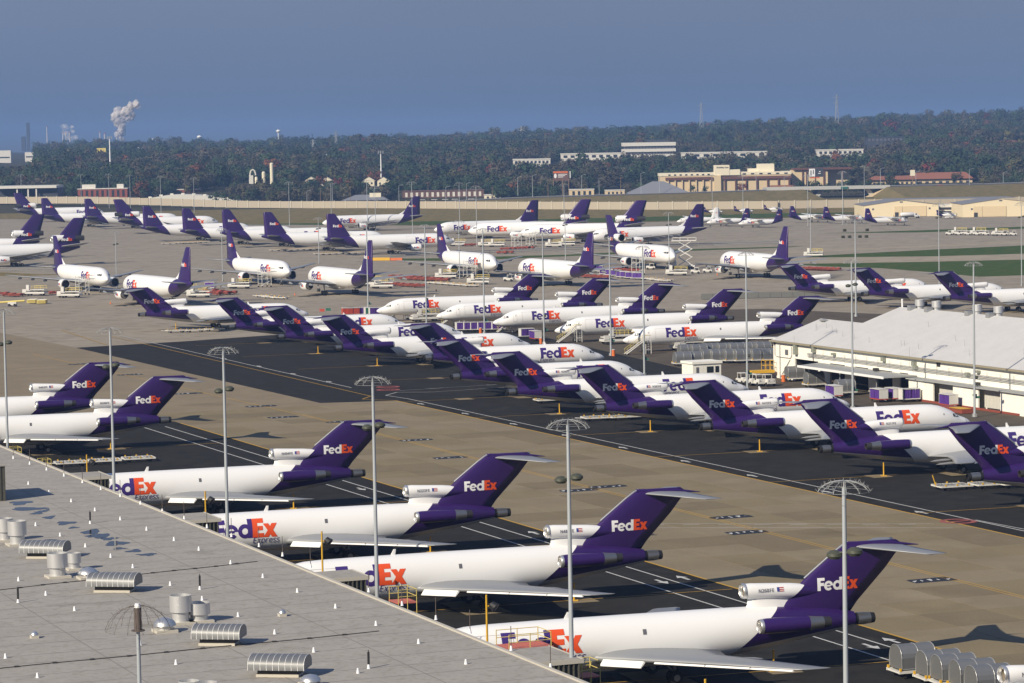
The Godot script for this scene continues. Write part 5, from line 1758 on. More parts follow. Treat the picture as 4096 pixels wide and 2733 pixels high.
	path_tube(s, [RW(493.2, v0 - 0.1, 6.1), RW(493.2, v0 - 0.1, 4.2), RW(492.5, v0 - 0.1, 3.9), RW(487, v0 - 0.1, 3.9), RW(486.5, v0 - 0.1, 4.4), RW(486.5, v0 - 0.1, 6.0)], 0.06, 6)
	tube(s, RW(491.2, v0 - 0.1, 0), RW(491.2, v0 - 0.1, 6.2), 0.09, 0.09, 6)
	tube(s, RW(491.0, v0 - 0.1, 0.2), RW(487.2, v0 - 0.1, 3.6), 0.07, 0.07, 6)
	obj("conduit", s, M.galvanised, b)
	# antennas with their bases on the roof slope
	for k in 20:
		var u: float = [488, 487, 485.6, 481.5, 478.5, 474.5, 469.5, 463, 452, 451, 440, 435, 428, 415, 409, 402, 445, 421, 456, 396][k]
		var v: float = [257.5, 256.8, 258.2, 257.2, 256.5, 255.6, 255.2, 254.6, 254.8, 254.9, 258.5, 257.3, 254.0, 256.4, 259.5, 255.2, 254.2, 262.0, 262.5, 258.0][k]
		var y := 6.9 + (v - v0 + 0.4) * 0.344
		s = nb()
		tube(s, RW(u, v, y - 0.1), RW(u, v, y + 0.85), 0.035, 0.025, 5)
		tube(s, RW(u, v, y + 0.85), RW(u + 0.25, v, y + 0.95), 0.02, 0.02, 4)
		obj("roof_rod", s, M.galvanised, b)
	s = nb()
	box(s, RW(491, 260.5, 10.3), Vector3(0.9, 0.3, 1.6), ROW)
	obj("ridge_vent", s, M.galvanised, b)
	s = nb()
	tube(s, RW(484.5, v0 - 0.6, 5), RW(484.5, v0 - 0.6, 8.2), 0.03, 0.02, 5)
	tube(s, RW(442.5, v0 - 0.6, 5), RW(442.5, v0 - 0.6, 8.6), 0.03, 0.02, 5)
	obj("whip_antenna", s, M.galvanised, b)
	# ventilators on the ridge: fan stacks with their boxes
	var list := [[472.5, "first from the left on the warehouse ridge"], [466.5, "second from the left on the warehouse ridge"], [452.5, "third from the left on the warehouse ridge"], [445.5, "fourth from the left on the warehouse ridge"]]
	for p in list:
		var t := fan_stack(RW(p[0], 270.2, 12.6), 0.85, 2.0, "silver fan stack, " + p[1])
		var sb := nb()
		box(sb, Vector3(-1.5, 0.4, 0.4), Vector3(1.2, 1.1, 1.1), 0.4)
		obj("fan_box", sb, M.galvanised, t)
	var w := thing("vent_pipe", "white capped vent pipe at the end of the warehouse ridge", "vent", RW(477.2, 269.3, 12.9))
	s = nb()
	tube(s, Vector3.ZERO, Vector3(0, 1.5, 0), 0.16)
	obj("pipe", s, M.white, w)
	s = nb()
	tube(s, Vector3(0, 1.5, 0), Vector3(0, 1.62, 0), 0.22)
	obj("cap", s, M.white, w)
	# control hut before the warehouse
	var h := thing("control_hut", "white flat-roofed control hut with dark windows beside the containers", "hut", RW(487.0, 233.5, 0), ROW)
	s = nb()
	box(s, Vector3(0, 1.95, 0), Vector3(5.6, 3.9, 4.6))
	obj("wall", s, M.white_wall, h)
	s = nb()
	box(s, Vector3(0, 4.05, 0), Vector3(6.0, 0.4, 5.0))
	obj("roof_edge", s, M.white_wall, h)
	for p in [[0.6, 2.8, 1.3], [2.0, 2.8, 0.7]]:
		s = nb()
		box(s, Vector3(p[0], p[1], 2.33), Vector3(p[2], 1.1, 0.06))
		obj("window", s, M.glass, h)
	s = nb()
	box(s, Vector3(2.83, 2.8, 1.0), Vector3(0.06, 1.1, 2.0))
	obj("window", s, M.glass, h)
	s = nb()
	box(s, Vector3(-1.9, 2.8, 2.33), Vector3(0.5, 1.0, 0.06))
	obj("window", s, M.window_grey, h)
	var wb := thing("loading_ramp", "yellow-edged low loading ramp before the warehouse sliding doors", "ramp", RW(417, 244.5, 0), ROW)
	s = nb()
	box(s, Vector3(0, 0.35, 0), Vector3(2.2, 0.7, 9.0))
	obj("ramp_body", s, M.dull_red, wb)
	s = nb()
	box(s, Vector3(-0.3, 0.74, 2.6), Vector3(1.9, 0.06, 3.6))
	obj("yellow_plate", s, M.yellow, wb)

func fan_stack(at: Vector3, r: float, h: float, label: String) -> Node3D:
	var t := thing("fan_stack", label, "roof vent", at, 0.0)
	var s := nb()
	lathe(s, Vector3.ZERO, Vector3.UP, [[0, r * 0.78], [h * 0.42, r * 0.78]], 24)
	obj("lower_duct", s, M.duct_silver, t)
	s = nb()
	lathe(s, Vector3.ZERO, Vector3.UP, [[h * 0.40, r * 0.8], [h * 0.42, r], [h, r], [h, r * 0.95], [h * 0.6, r * 0.93], [h * 0.55, 0.02]], 26)
	obj("upper_duct", s, M.duct_silver, t)
	s = nb()
	box(s, Vector3(0, 0.06, 0), Vector3(r * 2.2, 0.24, r * 2.2), ROW)
	obj("curb", s, M.coping, t)
	return t
# ---------------------------------------------------------------- placing the aircraft
func jets() -> void:
	var proto := {}
	var group := {"trijet": "white three-engine jets with purple tails", "short": "white three-engine jets with purple tails", "twin": "white twin-engine wide jets with purple tails", "big": "white three-engine wide jets with purple tails"}
	for j in JETS:
		var k: String = j[0]
		var r: Node3D
		if not proto.has(k):
			r = trijet(false) if k == "trijet" else trijet(true) if k == "short" else widebody("twin_widebody", twin_plan()) if k == "twin" else widebody("trijet_widebody", big_trijet_plan())
			proto[k] = r.duplicate()
			proto[k].set_meta("plan", r.get_meta("plan"))
			proto[k].name = r.name
		else:
			r = proto[k].duplicate()
			r.name = numbered(proto[k].name)
			add_child(r)
		var sp: Dictionary = proto[k].get_meta("plan")
		r.remove_meta("plan")
		var yw := deg_to_rad(j[3])
		r.position = W(j[1] + sin(yw) * sp.x0, j[2] + cos(yw) * sp.x0)
		r.rotation.y = PI - yw
		tag(r, j[5], "airliner", group[k])
		if j[4] != "":
			registration(r, sp, j[4])
	for k in proto:
		proto[k].free()
	var made := {}
	for j in PROPS:
		var k: String = j[0]
		var r: Node3D
		if not made.has(k):
			r = turboprop("feeder_plane", feeder_plan(), "") if k == "feeder" else turboprop("commuter_plane", commuter_plan(), "")
			if k == "commuter_white":
				for c in r.get_children():
					if String(c.name).begins_with("fin") or String(c.name).begins_with("tail"):
						c.material_override = M.white
			made[k] = r
		else:
			r = dup(made[k], Vector3.ZERO, 0, "")
		r.position = W(j[1], j[2])
		r.rotation.y = PI - deg_to_rad(j[3])
		tag(r, j[4], "propeller plane", "small white propeller planes")
	for q in STANDS:
		var t := thing("tail_stand", q[2], "support post", W(q[0], q[1]), 0.0, "yellow tail support posts")
		var s := nb()
		tube(s, Vector3(0, 0.05, 0), Vector3(0, 1.75, 0), 0.09)
		obj("post", s, M.yellow, t)
		s = nb()
		box(s, Vector3(0, 0.0, 0), Vector3(0.8, 0.08, 0.8))
		obj("foot", s, M.yellow, t)

# ---------------------------------------------------------------- poles
func umbrella(s: SurfaceTool, at: Vector3, r: float, drop: float, ribs: int, w: float, seed_: int) -> void:
	var g := RandomNumberGenerator.new()
	g.seed = seed_
	var rims := []
	for k in ribs:
		var a := TAU * k / ribs + g.randf_range(-0.06, 0.06)
		var d := Vector3(cos(a), 0, sin(a))
		var pts := []
		for i in 6:
			var t := i / 5.0
			pts.append(at + d * r * sin(t * 1.35) / sin(1.35) + Vector3(0, -drop * (1 - cos(t * 1.35)) / (1 - cos(1.35)), 0))
		for i in 5:
			tube(s, pts[i], pts[i + 1], w, w, 4, false)
		for i in range(2, 6):
			for e in 2:
				tube(s, pts[i], pts[i] + Vector3(g.randf_range(-0.14, 0.14), 0.18, g.randf_range(-0.14, 0.14)), w * 0.5, w * 0.3, 3, false)
		rims.append(pts)
	for ring in [3, 5]:
		for k in ribs:
			tube(s, rims[k][ring], rims[(k + 1) % ribs][ring], w * 0.6, w * 0.6, 3, false)

func poles() -> void:
	var count := 0
	var protos := {}
	for q in POLES:
		var h: float = q[2]
		var style: String = q[3]
		var t := thing("light_pole", q[4], "light pole", W(q[0], q[1]), 0.0, {"near": "tall light poles along the roof edge", "mid": "tall light poles before the row of five", "far": "slim light poles among the wide jets", "far2": "distant slim light poles", "roof": "", "flood": ""}[style])
		count += 1
		var thick: float = {"near": 0.19, "mid": 0.2, "far": 0.16, "far2": 0.17, "roof": 0.15, "flood": 0.24}[style]
		var s := nb()
		tube(s, Vector3(0, 0, 0), Vector3(0, h - 0.4, 0), thick, thick * 0.62, 12)
		obj("mast", s, M.pole, t)
		s = nb()
		tube(s, Vector3(0, 0, 0), Vector3(0, 0.5, 0), thick * 2.2, thick * 2.0, 12)
		obj("footing", s, M.galvanised, t)
		s = nb()
		if style == "roof":
			umbrella(s, Vector3(0, h, 0), 1.6, 1.2, 14, 0.0085, 3)
			tube(s, Vector3(0, h - 1.2, 0), Vector3(0, h - 0.1, 0), 0.19, 0.19, 10)
			tube(s, Vector3(0, h - 1.25, 0), Vector3(0, h - 1.2, 0), 0.34, 0.34, 10)
			obj("wire_umbrella", s, M.rust_wire, t)
			s = nb()
			tube(s, Vector3(0, h - 0.1, 0), Vector3(0, h + 0.1, 0), 0.17, 0.12, 10)
			obj("cap", s, M.letter_white, t)
			continue
		var ur: float = {"near": 1.5, "mid": 1.4, "far": 1.9, "far2": 2.6, "flood": 2.6}[style]
		umbrella(s, Vector3(0, h, 0), ur, {"near": 0.62, "mid": 0.6, "far": 0.9, "far2": 1.4, "flood": 1.6}[style], 12, 0.02 if style == "near" else 0.024, count)
		tube(s, Vector3(0, h - 0.7, 0), Vector3(0, h, 0), 0.05)
		obj("wire_umbrella", s, M.wire, t)
		if style == "near" or style == "far" or style == "mid":
			if style != "mid" or count == 9:
				for e in [-1, 1]:
					var d = Vector3(cos(0.5), 0, sin(0.5)) * e
					s = nb()
					lathe(s, d * 0.62 + Vector3(0, h - 4.15 + e * 0.12, 0), Vector3.UP, [[-0.24, 0.02], [-0.22, 0.3], [-0.05, 0.46], [0.1, 0.44], [0.25, 0.25], [0.29, 0.02]], 16)
					tube(s, Vector3(0, h - 4.1, 0), d * 0.6 + Vector3(0, h - 4.1, 0), 0.05)
					obj("lamp", s, M.lamp, t)
			else:
				for e in [-1, 1]:
					s = nb()
					box(s, Vector3(0.35, 6.2 + e * 0.1, e * 0.25), Vector3(0.4, 0.35, 0.4))
					obj("lamp", s, M.lamp, t)
		if style == "mid":
			for e in [0, 1]:
				s = nb()
				box(s, Vector3(0.1 + 0.4 * e, 3.4 - 0.35 * e, -0.3), Vector3(0.7, 0.35, 0.04))
				obj("number_plate", s, M.green_sign, t)
		if style == "flood":
			for e in [0, 1]:
				s = nb()
				var y = h - 3.2 - e * 1.6
				tube(s, Vector3(-3.2, y, 0), Vector3(3.2, y, 0), 0.06)
				obj("crossbar", s, M.galvanised, t)
				for x in ([-2.6, 2.9] if e == 0 else [-3.0, -1.4, 1.1, 2.7]):
					s = nb()
					box(s, Vector3(x, y + 0.3, 0.1), Vector3(0.75, 0.6, 0.5), 0.4)
					obj("floodlight", s, M.lamp, t)

# ---------------------------------------------------------------- on the grey roof
func roof_things() -> void:
	var y := 8.5
	var n_cone := 0
	var protos := {}
	for q in ROOF_SMALL:
		var at := W(q[1], q[2], y)
		var k: String = q[0]
		var label: String = {"edge": "white cone base with thin brown rod along the roof edge", "cone": "small white cone vent on the open grey roof", "pipe": "black pipe on a white foot standing on the grey roof"}[k]
		if protos.has(k):
			dup(protos[k], at, rng.randf() * TAU, label)
			continue
		var t := thing({"edge": "rod_base", "cone": "cone_vent", "pipe": "vent_pipe"}[k], label, "roof vent", at, 0.0, {"edge": "cone bases with rods along the roof edge", "cone": "small white cone vents on the roof", "pipe": "black pipes on the roof"}[k])
		protos[k] = t
		var s := nb()
		lathe(s, Vector3.ZERO, Vector3.UP, [[0, 0.14], [0.05, 0.11], [0.34, 0.07], [0.36, 0.0]], 10)
		obj("cone", s, M.letter_white, t)
		if k == "edge":
			s = nb()
			tube(s, Vector3(0, 0.3, 0), Vector3(0, 1.75, 0), 0.035, 0.03, 5)
			obj("rod", s, M.rust_wire, t)
		if k == "pipe":
			s = nb()
			tube(s, Vector3(0, 0.3, 0), Vector3(0, 1.15, 0), 0.085, 0.085, 8)
			tube(s, Vector3(0, 1.15, 0), Vector3(0, 1.3, 0), 0.03, 0.03, 5)
			obj("pipe", s, M.black, t)
	for q in ROOF_BIG:
		var w: float = q[3]
		var h: float = q[4]
		var at := W(q[1], q[2], y)
		if q[0] == "fan":
			fan_stack(at, w / 2, h, q[5])
		elif q[0] == "dome":
			var t := thing("dome_vent", q[5], "roof vent", at)
			var s := nb()
			lathe(s, Vector3.ZERO, Vector3.UP, [[0.2, w * 0.36], [h * 0.42, w * 0.36], [h * 0.44, w * 0.5], [h * 0.62, w * 0.47], [h * 0.85, w * 0.32], [h, 0.01]], 24)
			obj("dome", s, M.bright_metal, t)
			s = nb()
			box(s, Vector3(0, 0.08, 0), Vector3(w * 0.95, 0.28, w * 0.95), ROW)
			obj("curb", s, M.coping, t)
		else:
			var t := thing("hood_vent", q[5], "roof vent", at, -0.16)
			var d := w * 0.62
			var s := nb()
			var prof := []
			for k in 9:
				var a := PI * k / 8.0
				prof.append(Vector2(-cos(a) * d * 0.5, h * 0.62 + sin(a) * h * 0.38))
			prof.push_front(Vector2(-d * 0.5, h * 0.36))
			prof.append(Vector2(d * 0.5, h * 0.36))
			var rings := []
			for e in [-0.5, 0.5]:
				var r := PackedVector3Array()
				for p in prof:
					r.append(Vector3(e * w, p.y, p.x))
				rings.append(r)
			loft(s, rings, false)
			for r in rings:
				flat(s)
				for i in range(1, r.size() - 1):
					tri(s, r[0], r[i], r[i + 1])
			obj("hood", s, M.aluminium, t)
			for k in 10:
				var x := lerpf(-0.5, 0.5, k / 9.0) * w
				s = nb()
				for i in prof.size() - 1:
					var a: Vector2 = prof[i]
					var b: Vector2 = prof[i + 1]
					tube(s, Vector3(x, a.y, a.x), Vector3(x, b.y, b.x), 0.022, 0.022, 5, false)
				obj("rib", s, M.white, t)
			s = nb()
			box(s, Vector3(0, h * 0.22, 0), Vector3(w * 0.72, h * 0.42, d * 0.6))
			obj("throat", s, M.dark_metal, t)
			s = nb()
			box(s, Vector3(0, 0.08, 0), Vector3(w * 0.76, 0.22, d * 0.68))
			obj("curb", s, M.coping, t)
	# rain water standing in the hollow of the roof
	paint("water", [0.012, 0.014, 0.018], 0.0, 0.0)
	var s2 := nb()
	var g := RandomNumberGenerator.new()
	g.seed = 31
	for q in PUDDLES:
		var poly := PackedVector2Array()
		for k in 18:
			var a := TAU * k / 18
			var rr := 1.0 + 0.35 * sin(a * 3.0 + q[0]) * g.randf_range(0.2, 1.0) + g.randf_range(-0.18, 0.18)
			poly.append(Vector2(q[0] + cos(a) * float(q[2]) * rr, q[1] + q[3] + sin(a) * float(q[3]) * rr))
		sheet(s2, poly, y + 0.014)
	var p := obj("rain_puddle", s2, M.water)
	tag(p, "chain of shallow blue rain puddles across the grey roof", "puddle")
	# the stair house at the left edge, planks, roof lines
	var sh := thing("stair_house", "grey ribbed stair house standing on the roof at the left edge", "roof shed", RW(307.6, 62.9, y), ROW)
	var s := nb()
	box(s, Vector3(0, 1.8, 0), Vector3(7.0, 3.6, 7.0))
	obj("wall", s, M.siding, sh)
	for k in 18:
		s = nb()
		box(s, Vector3(lerpf(-3.4, 3.4, k / 17.0), 1.8, 3.53), Vector3(0.14, 3.5, 0.07))
		obj("siding_rib", s, M.siding, sh)
	s = nb()
	box(s, Vector3(0, 3.66, 0), Vector3(7.3, 0.14, 7.3))
	obj("roof", s, M.roof, sh)
	var pl := thing("roof_hatch", "low rust-brown hatch plate beside the drooping wire umbrella", "hatch", W(-11.9, 164.5, y), ROW)
	s = nb()
	box(s, Vector3(0, 0.14, 0), Vector3(0.95, 0.08, 0.9))
	obj("plate", s, M.dull_red, pl)
	s = nb()
	box(s, Vector3(0, 0.05, 0), Vector3(0.9, 0.1, 0.85))
	obj("curb", s, M.coping, pl)
	for k in 2:
		var c := thing("roof_cable", ["dark cable with clamps running across the grey roof, nearer", "dark cable across the grey roof from puddle to roof edge, farther"][k], "cable", Vector3.ZERO)
		s = nb()
		var a: Vector3 = [RW(205, 37, y + 0.05), RW(242, 50, y + 0.05)][k]
		var b: Vector3 = [RW(208, 73, y + 0.05), RW(248, 76, y + 0.05)][k]
		var pts := []
		for i in 14:
			pts.append(a.lerp(b, i / 13.0) + Vector3(0, 0, sin(i * 1.3) * 0.12))
		path_tube(s, pts, 0.03, 5)
		obj("cable", s, M.tyre, c)
		s = nb()
		for i in range(1, 13):
			box(s, pts[i] + Vector3(0, 0, 0), Vector3(0.3, 0.1, 0.2), 0.4)
		obj("clamps", s, M.dark_metal, c)
	# yellow masts with lamps, railings and steps on the dock side of the roof edge
	for q in [[348.7, 86.0, 8.1, "yellow mast with black lamp at the jet N494FE's dolly train"], [298.4, 86.0, 8.9, "yellow mast with black lamp under the wing of jet N494FE"], [260.3, 86.0, 9.1, "yellow mast rising before the wing of jet N223FE"], [219.2, 86.0, 8.8, "tall yellow mast between jet N488FE's wheels and the roof"], [179.4, 86.0, 8.5, "yellow mast at the bottom edge under the nearest wing"]]:
		var t := thing("yellow_mast", q[3], "mast", RW(q[0], q[1], 0))
		s = nb()
		tube(s, Vector3.ZERO, Vector3(0, q[2], 0), 0.1, 0.08)
		obj("post", s, M.yellow, t)
		s = nb()
		lathe(s, Vector3(0.55, q[2] - 0.9, 0), Vector3(0.6, -0.5, 0.3).normalized(), [[-0.3, 0.02], [-0.25, 0.28], [0.25, 0.4], [0.3, 0.02]], 12)
		obj("lamp", s, M.black, t)
		s = nb()
		tube(s, Vector3(0, q[2] - 0.9, 0), Vector3(0.5, q[2] - 0.9, 0), 0.05)
		obj("bracket", s, M.yellow, t)
	for q in [[207.1, 84.2, "pale red platform with yellow railings at the nose of the nearest jet", 1.7, 1.3], [232.0, 83.6, "pale red platform with yellow railings at the lettering of jet N488FE", 0.8, 1.1], [193.5, 83.4, "pale red steps with yellow railings beyond the roof bay, nearest", 0.7, 0.9], [365.0, 80.6, "pale red platform with yellow railings at the left picture edge", 1.0, 1.0], [349.2, 81.0, "yellow hooped ladder rail at the three white dollies", 0.6, 0.9]]:
		var t := thing("dock_platform", q[2], "platform", RW(q[0], q[1], 0), ROW)
		s = nb()
		var hx: float = q[3]
		var hz: float = q[4]
		for k in 9:
			var sp := nb()
			box(sp, Vector3(lerpf(-hx, hx, k / 8.0), 6.7, 0), Vector3(hx * 0.21, 0.08, hz * 2))
			obj("deck_plank", sp, M.pink_red, t)
		for x in [-hx, 0.0, hx]:
			for z in [-hz, hz]:
				tube(s, Vector3(x, 0, z), Vector3(x, 7.85, z), 0.035, 0.035, 6)
		for z in [-hz, hz]:
			for yy in [7.25, 7.82]:
				tube(s, Vector3(-hx, yy, z), Vector3(hx, yy, z), 0.03, 0.03, 6)
		for yy in [7.25, 7.82]:
			tube(s, Vector3(hx, yy, -hz), Vector3(hx, yy, hz), 0.03, 0.03, 6)
		obj("railing", s, M.pale_yellow, t)

# ---------------------------------------------------------------- ramp equipment
func wheels(t: Node3D, xs: Array, zs: Array, r: float, w: float) -> void:
	for x in xs:
		for z in zs:
			var s := nb()
			lathe(s, Vector3(x - w / 2, r, z), Vector3.RIGHT, [[0, 0.02], [0, r * 0.85], [w * 0.2, r], [w * 0.8, r], [w, r * 0.85], [w, 0.02]], 10)
			obj("wheel", s, M.tyre, t)

func ramp_proto(kind: String) -> Node3D:
	var t := thing({"dolly": "flat_dolly", "dolly_bar": "flat_dolly", "redstack": "dolly_stack", "cart": "curtain_cart", "cart_end": "curtain_cart", "cart_green": "curtain_cart", "cart_red": "curtain_cart", "igloo": "cargo_container", "stairs": "boarding_stairs", "tall_stairs": "stair_tower", "loader": "cargo_loader", "tug": "ramp_tractor", "cone": "traffic_cone", "drum": "orange_drum"}.get(kind, kind), "", {"dolly": "dolly", "dolly_bar": "dolly", "redstack": "dollies", "cart": "cart", "cart_end": "cart", "cart_green": "cart", "cart_red": "cart", "igloo": "container", "stairs": "stairs", "tall_stairs": "stairs", "loader": "loader", "tug": "tractor", "cone": "cone", "drum": "drum", "scissor_lift": "lift", "platform_truck": "platform", "fuel_truck": "truck", "sign_board": "sign", "air_start_cart": "tow bar", "pallet_stack": "pallets", "barrier": "barrier"}[kind])
	var s := nb()
	match kind:
		"dolly", "dolly_bar":
			for x in [-1.45, 1.45]:
				box(s, Vector3(x, 0.5, 0), Vector3(0.16, 0.2, 4.4))
			for z in [-2.2, -0.75, 0.75, 2.2]:
				box(s, Vector3(0, 0.48, z), Vector3(2.8, 0.16, 0.14))
			obj("frame", s, M.gse_white, t)
			s = nb()
			for k in 9:
				for x in [-0.72, 0.72]:
					tube(s, Vector3(x - 0.55, 0.56, -1.9 + k * 0.47), Vector3(x + 0.55, 0.56, -1.9 + k * 0.47), 0.07, 0.07, 6)
			obj("rollers", s, M.galvanised, t)
			wheels(t, [-1.1, 1.1], [-1.5, 1.5], 0.24, 0.16)
			s = nb()
			tube(s, Vector3(0, 0.4, -2.2), Vector3(0, 0.5, -3.6) if kind == "dolly" else Vector3(0, 1.9, -2.7), 0.07)
			obj("drawbar", s, M.yellow if kind == "dolly_bar" else M.gse_white, t)
			s = nb()
			for z in [-1.6, 0.0, 1.6]:
				for x in [-1.5, 1.5]:
					box(s, Vector3(x, 0.68, z), Vector3(0.12, 0.22, 0.2))
			obj("stops", s, M.yellow, t)
		"redstack":
			for k in 3:
				for x in [-1.4, 1.4]:
					box(s, Vector3(x + k * 0.1, 0.35 + k * 0.22, 0), Vector3(0.2, 0.14, 4.2 - k * 0.3))
				for z in [-2.0, -1.0, 0.0, 1.0, 2.0]:
					box(s, Vector3(k * 0.1, 0.35 + k * 0.22, z), Vector3(2.8, 0.12, 0.16))
			obj("frames", s, M.dull_red, t)
			s = nb()
			for z in [-1.4, 1.4]:
				box(s, Vector3(0.2, 0.9, z), Vector3(2.6, 0.1, 0.9))
			obj("top_plates", s, M.red, t)
			wheels(t, [-1.2, 1.2], [-1.5, 1.5], 0.22, 0.14)
		"cart", "cart_end", "cart_green", "cart_red":
			box(s, Vector3(0, 0.5, 0), Vector3(1.7, 0.16, 3.2))
			obj("bed", s, M.gse_white if kind != "cart_end" else M.red, t)
			s = nb()
			box(s, Vector3(0, 2.15, 0), Vector3(1.8, 0.08, 3.3))
			obj("roof", s, M.gse_white, t)
			for z in [-1.58, 1.58]:
				s = nb()
				box(s, Vector3(0, 1.33, z), Vector3(1.68, 1.5, 0.06))
				obj("end_panel", s, M.gse_white if kind != "cart_red" else M.red, t)
			var col: Material = M.curtain if kind.begins_with("cart") and kind != "cart_green" and kind != "cart_red" else M.green_sign if kind == "cart_green" else M.red
			for x in [-0.82, 0.82]:
				for e in [-1, 1]:
					s = nb()
					for k in 7:
						box(s, Vector3(x + (0.03 if k % 2 == 0 else -0.02), 1.3, e * 0.78 + (k - 3) * 0.2), Vector3(0.06, 1.42, 0.19))
					obj("curtain", s, col, t)
			wheels(t, [-0.7, 0.7], [-1.1, 1.1], 0.22, 0.14)
			s = nb()
			tube(s, Vector3(0, 0.4, -1.6), Vector3(0, 0.35, -2.5), 0.05)
			obj("drawbar", s, M.galvanised, t)
		"igloo":
			var rings := []
			for z in [-1.55, 1.55]:
				var r := PackedVector3Array()
				for p in [[-1.12, 0.75], [-1.12, 1.7], [-1.04, 2.05], [-0.86, 2.36], [-0.56, 2.6], [-0.2, 2.7], [0.2, 2.7], [0.56, 2.6], [0.86, 2.36], [1.04, 2.05], [1.12, 1.7], [1.12, 0.75]]:
					r.append(Vector3(p[0], p[1], z))
				rings.append(r)
			for k in rings[0].size() - 1:
				flat(s)
				quad(s, rings[0][k], rings[1][k], rings[1][k + 1], rings[0][k + 1])
			for r in rings:
				for i in range(1, r.size() - 1):
					tri(s, r[0], r[i], r[i + 1])
			obj("shell", s, M.aluminium, t)
			s = nb()
			for z in [-1.56, 0.0, 1.56]:
				for k in rings[0].size() - 1:
					var a: Vector3 = rings[0][k]
					var b: Vector3 = rings[0][k + 1]
					tube(s, Vector3(a.x * 1.008, a.y, z), Vector3(b.x * 1.008, b.y, z), 0.045, 0.045, 5, false)
			for x in [-1.1, 1.1]:
				tube(s, Vector3(x, 0.78, -1.55), Vector3(x, 0.78, 1.55), 0.05, 0.05, 5)
			obj("edge_frame", s, M.galvanised, t)
			s = nb()
			box(s, Vector3(0.1, 1.55, 1.585), Vector3(1.7, 1.4, 0.05))
			obj("door", s, M.metal, t)
			s = nb()
			box(s, Vector3(-0.5, 1.5, 1.62), Vector3(0.22, 0.3, 0.03))
			box(s, Vector3(0.6, 1.1, 1.62), Vector3(0.2, 0.3, 0.03))
			box(s, Vector3(1.12, 1.6, 0.6), Vector3(0.03, 0.3, 0.35))
			obj("labels", s, M.letter_white, t)
			s = nb()
			for x in [-1.1, 1.1]:
				box(s, Vector3(x, 0.55, 0), Vector3(0.16, 0.22, 3.7))
			box(s, Vector3(0, 0.5, 0), Vector3(2.1, 0.14, 3.5))
			obj("dolly_frame", s, M.gse_white, t)
			s = nb()
			for z in [-1.7, 1.7]:
				box(s, Vector3(-1.1, 0.75, z), Vector3(0.2, 0.25, 0.14))
				box(s, Vector3(1.1, 0.75, z), Vector3(0.2, 0.25, 0.14))
			obj("locks", s, M.yellow, t)
			wheels(t, [-0.9, 0.9], [-1.2, 1.2], 0.22, 0.15)
		"stairs":
			for k in 12:
				box(s, Vector3(0, 0.35 + k * 0.22, -2.4 + k * 0.34), Vector3(1.2, 0.06, 0.34))
			for x in [-0.65, 0.65]:
				tube(s, Vector3(x, 0.2, -2.6), Vector3(x, 2.9, 1.6), 0.09, 0.09, 6)
			box(s, Vector3(0, 2.95, 2.3), Vector3(1.4, 0.12, 1.4))
			obj("steps", s, M.gse_white, t)
			s = nb()
			for x in [-0.65, 0.65]:
				tube(s, Vector3(x, 1.2, -2.6), Vector3(x, 3.9, 1.6), 0.04, 0.04, 5)
				tube(s, Vector3(x, 3.9, 1.6), Vector3(x, 3.9, 3.0), 0.04, 0.04, 5)
				for k in 4:
					tube(s, Vector3(x, 0.4 + k * 0.85, -2.4 + k * 1.32), Vector3(x, 1.3 + k * 0.85, -2.4 + k * 1.32), 0.03, 0.03, 5)
			obj("handrail", s, M.pale_yellow, t)
			s = nb()
			for x in [-0.7, 0.7]:
				for z in [1.7, 2.9]:
					tube(s, Vector3(x, 0.1, z), Vector3(x, 2.95, z), 0.07, 0.07, 6)
				tube(s, Vector3(x, 1.0, 1.7), Vector3(x, 1.0, 2.9), 0.05, 0.05, 6)
			obj("legs", s, M.gse_white, t)
			wheels(t, [-0.6, 0.6], [-2.2, 2.6], 0.22, 0.14)
		"tall_stairs":
			for x in [-1.3, 1.3]:
				for z in [-1.6, 1.6]:
					tube(s, Vector3(x, 0, z), Vector3(x, 5.8, z), 0.09, 0.09, 6)
				for yy in [1.2, 2.6, 4.0, 5.4]:
					tube(s, Vector3(x, yy, -1.6), Vector3(x, yy, 1.6), 0.05, 0.05, 5)
			for yy in [1.2, 2.6, 4.0, 5.4]:
				for z in [-1.6, 1.6]:
					tube(s, Vector3(-1.3, yy, z), Vector3(1.3, yy, z), 0.05, 0.05, 5)
			obj("tower_frame", s, M.gse_white, t)
			for k in 3:
				s = nb()
				var e := -1 if k % 2 == 0 else 1
				for i in 7:
					box(s, Vector3(0.5 * e, 0.6 + k * 1.4 + i * 0.2, e * (1.3 - i * 0.42)), Vector3(0.9, 0.06, 0.36))
				tube(s, Vector3(0.95 * e, 0.5 + k * 1.4, e * 1.5), Vector3(0.95 * e, 1.95 + k * 1.4, e * -1.5), 0.08, 0.08, 6)
				obj("flight", s, M.gse_white, t)
			s = nb()
			box(s, Vector3(0, 4.8, 2.6), Vector3(2.4, 0.14, 2.4))
			for x in [-1.2, 1.2]:
				tube(s, Vector3(x, 5.8, 1.4), Vector3(x, 5.8, 3.8), 0.05, 0.05, 5)
			obj("bridge", s, M.gse_white, t)
			wheels(t, [-1.3, 1.3], [-1.5, 1.5], 0.28, 0.18)
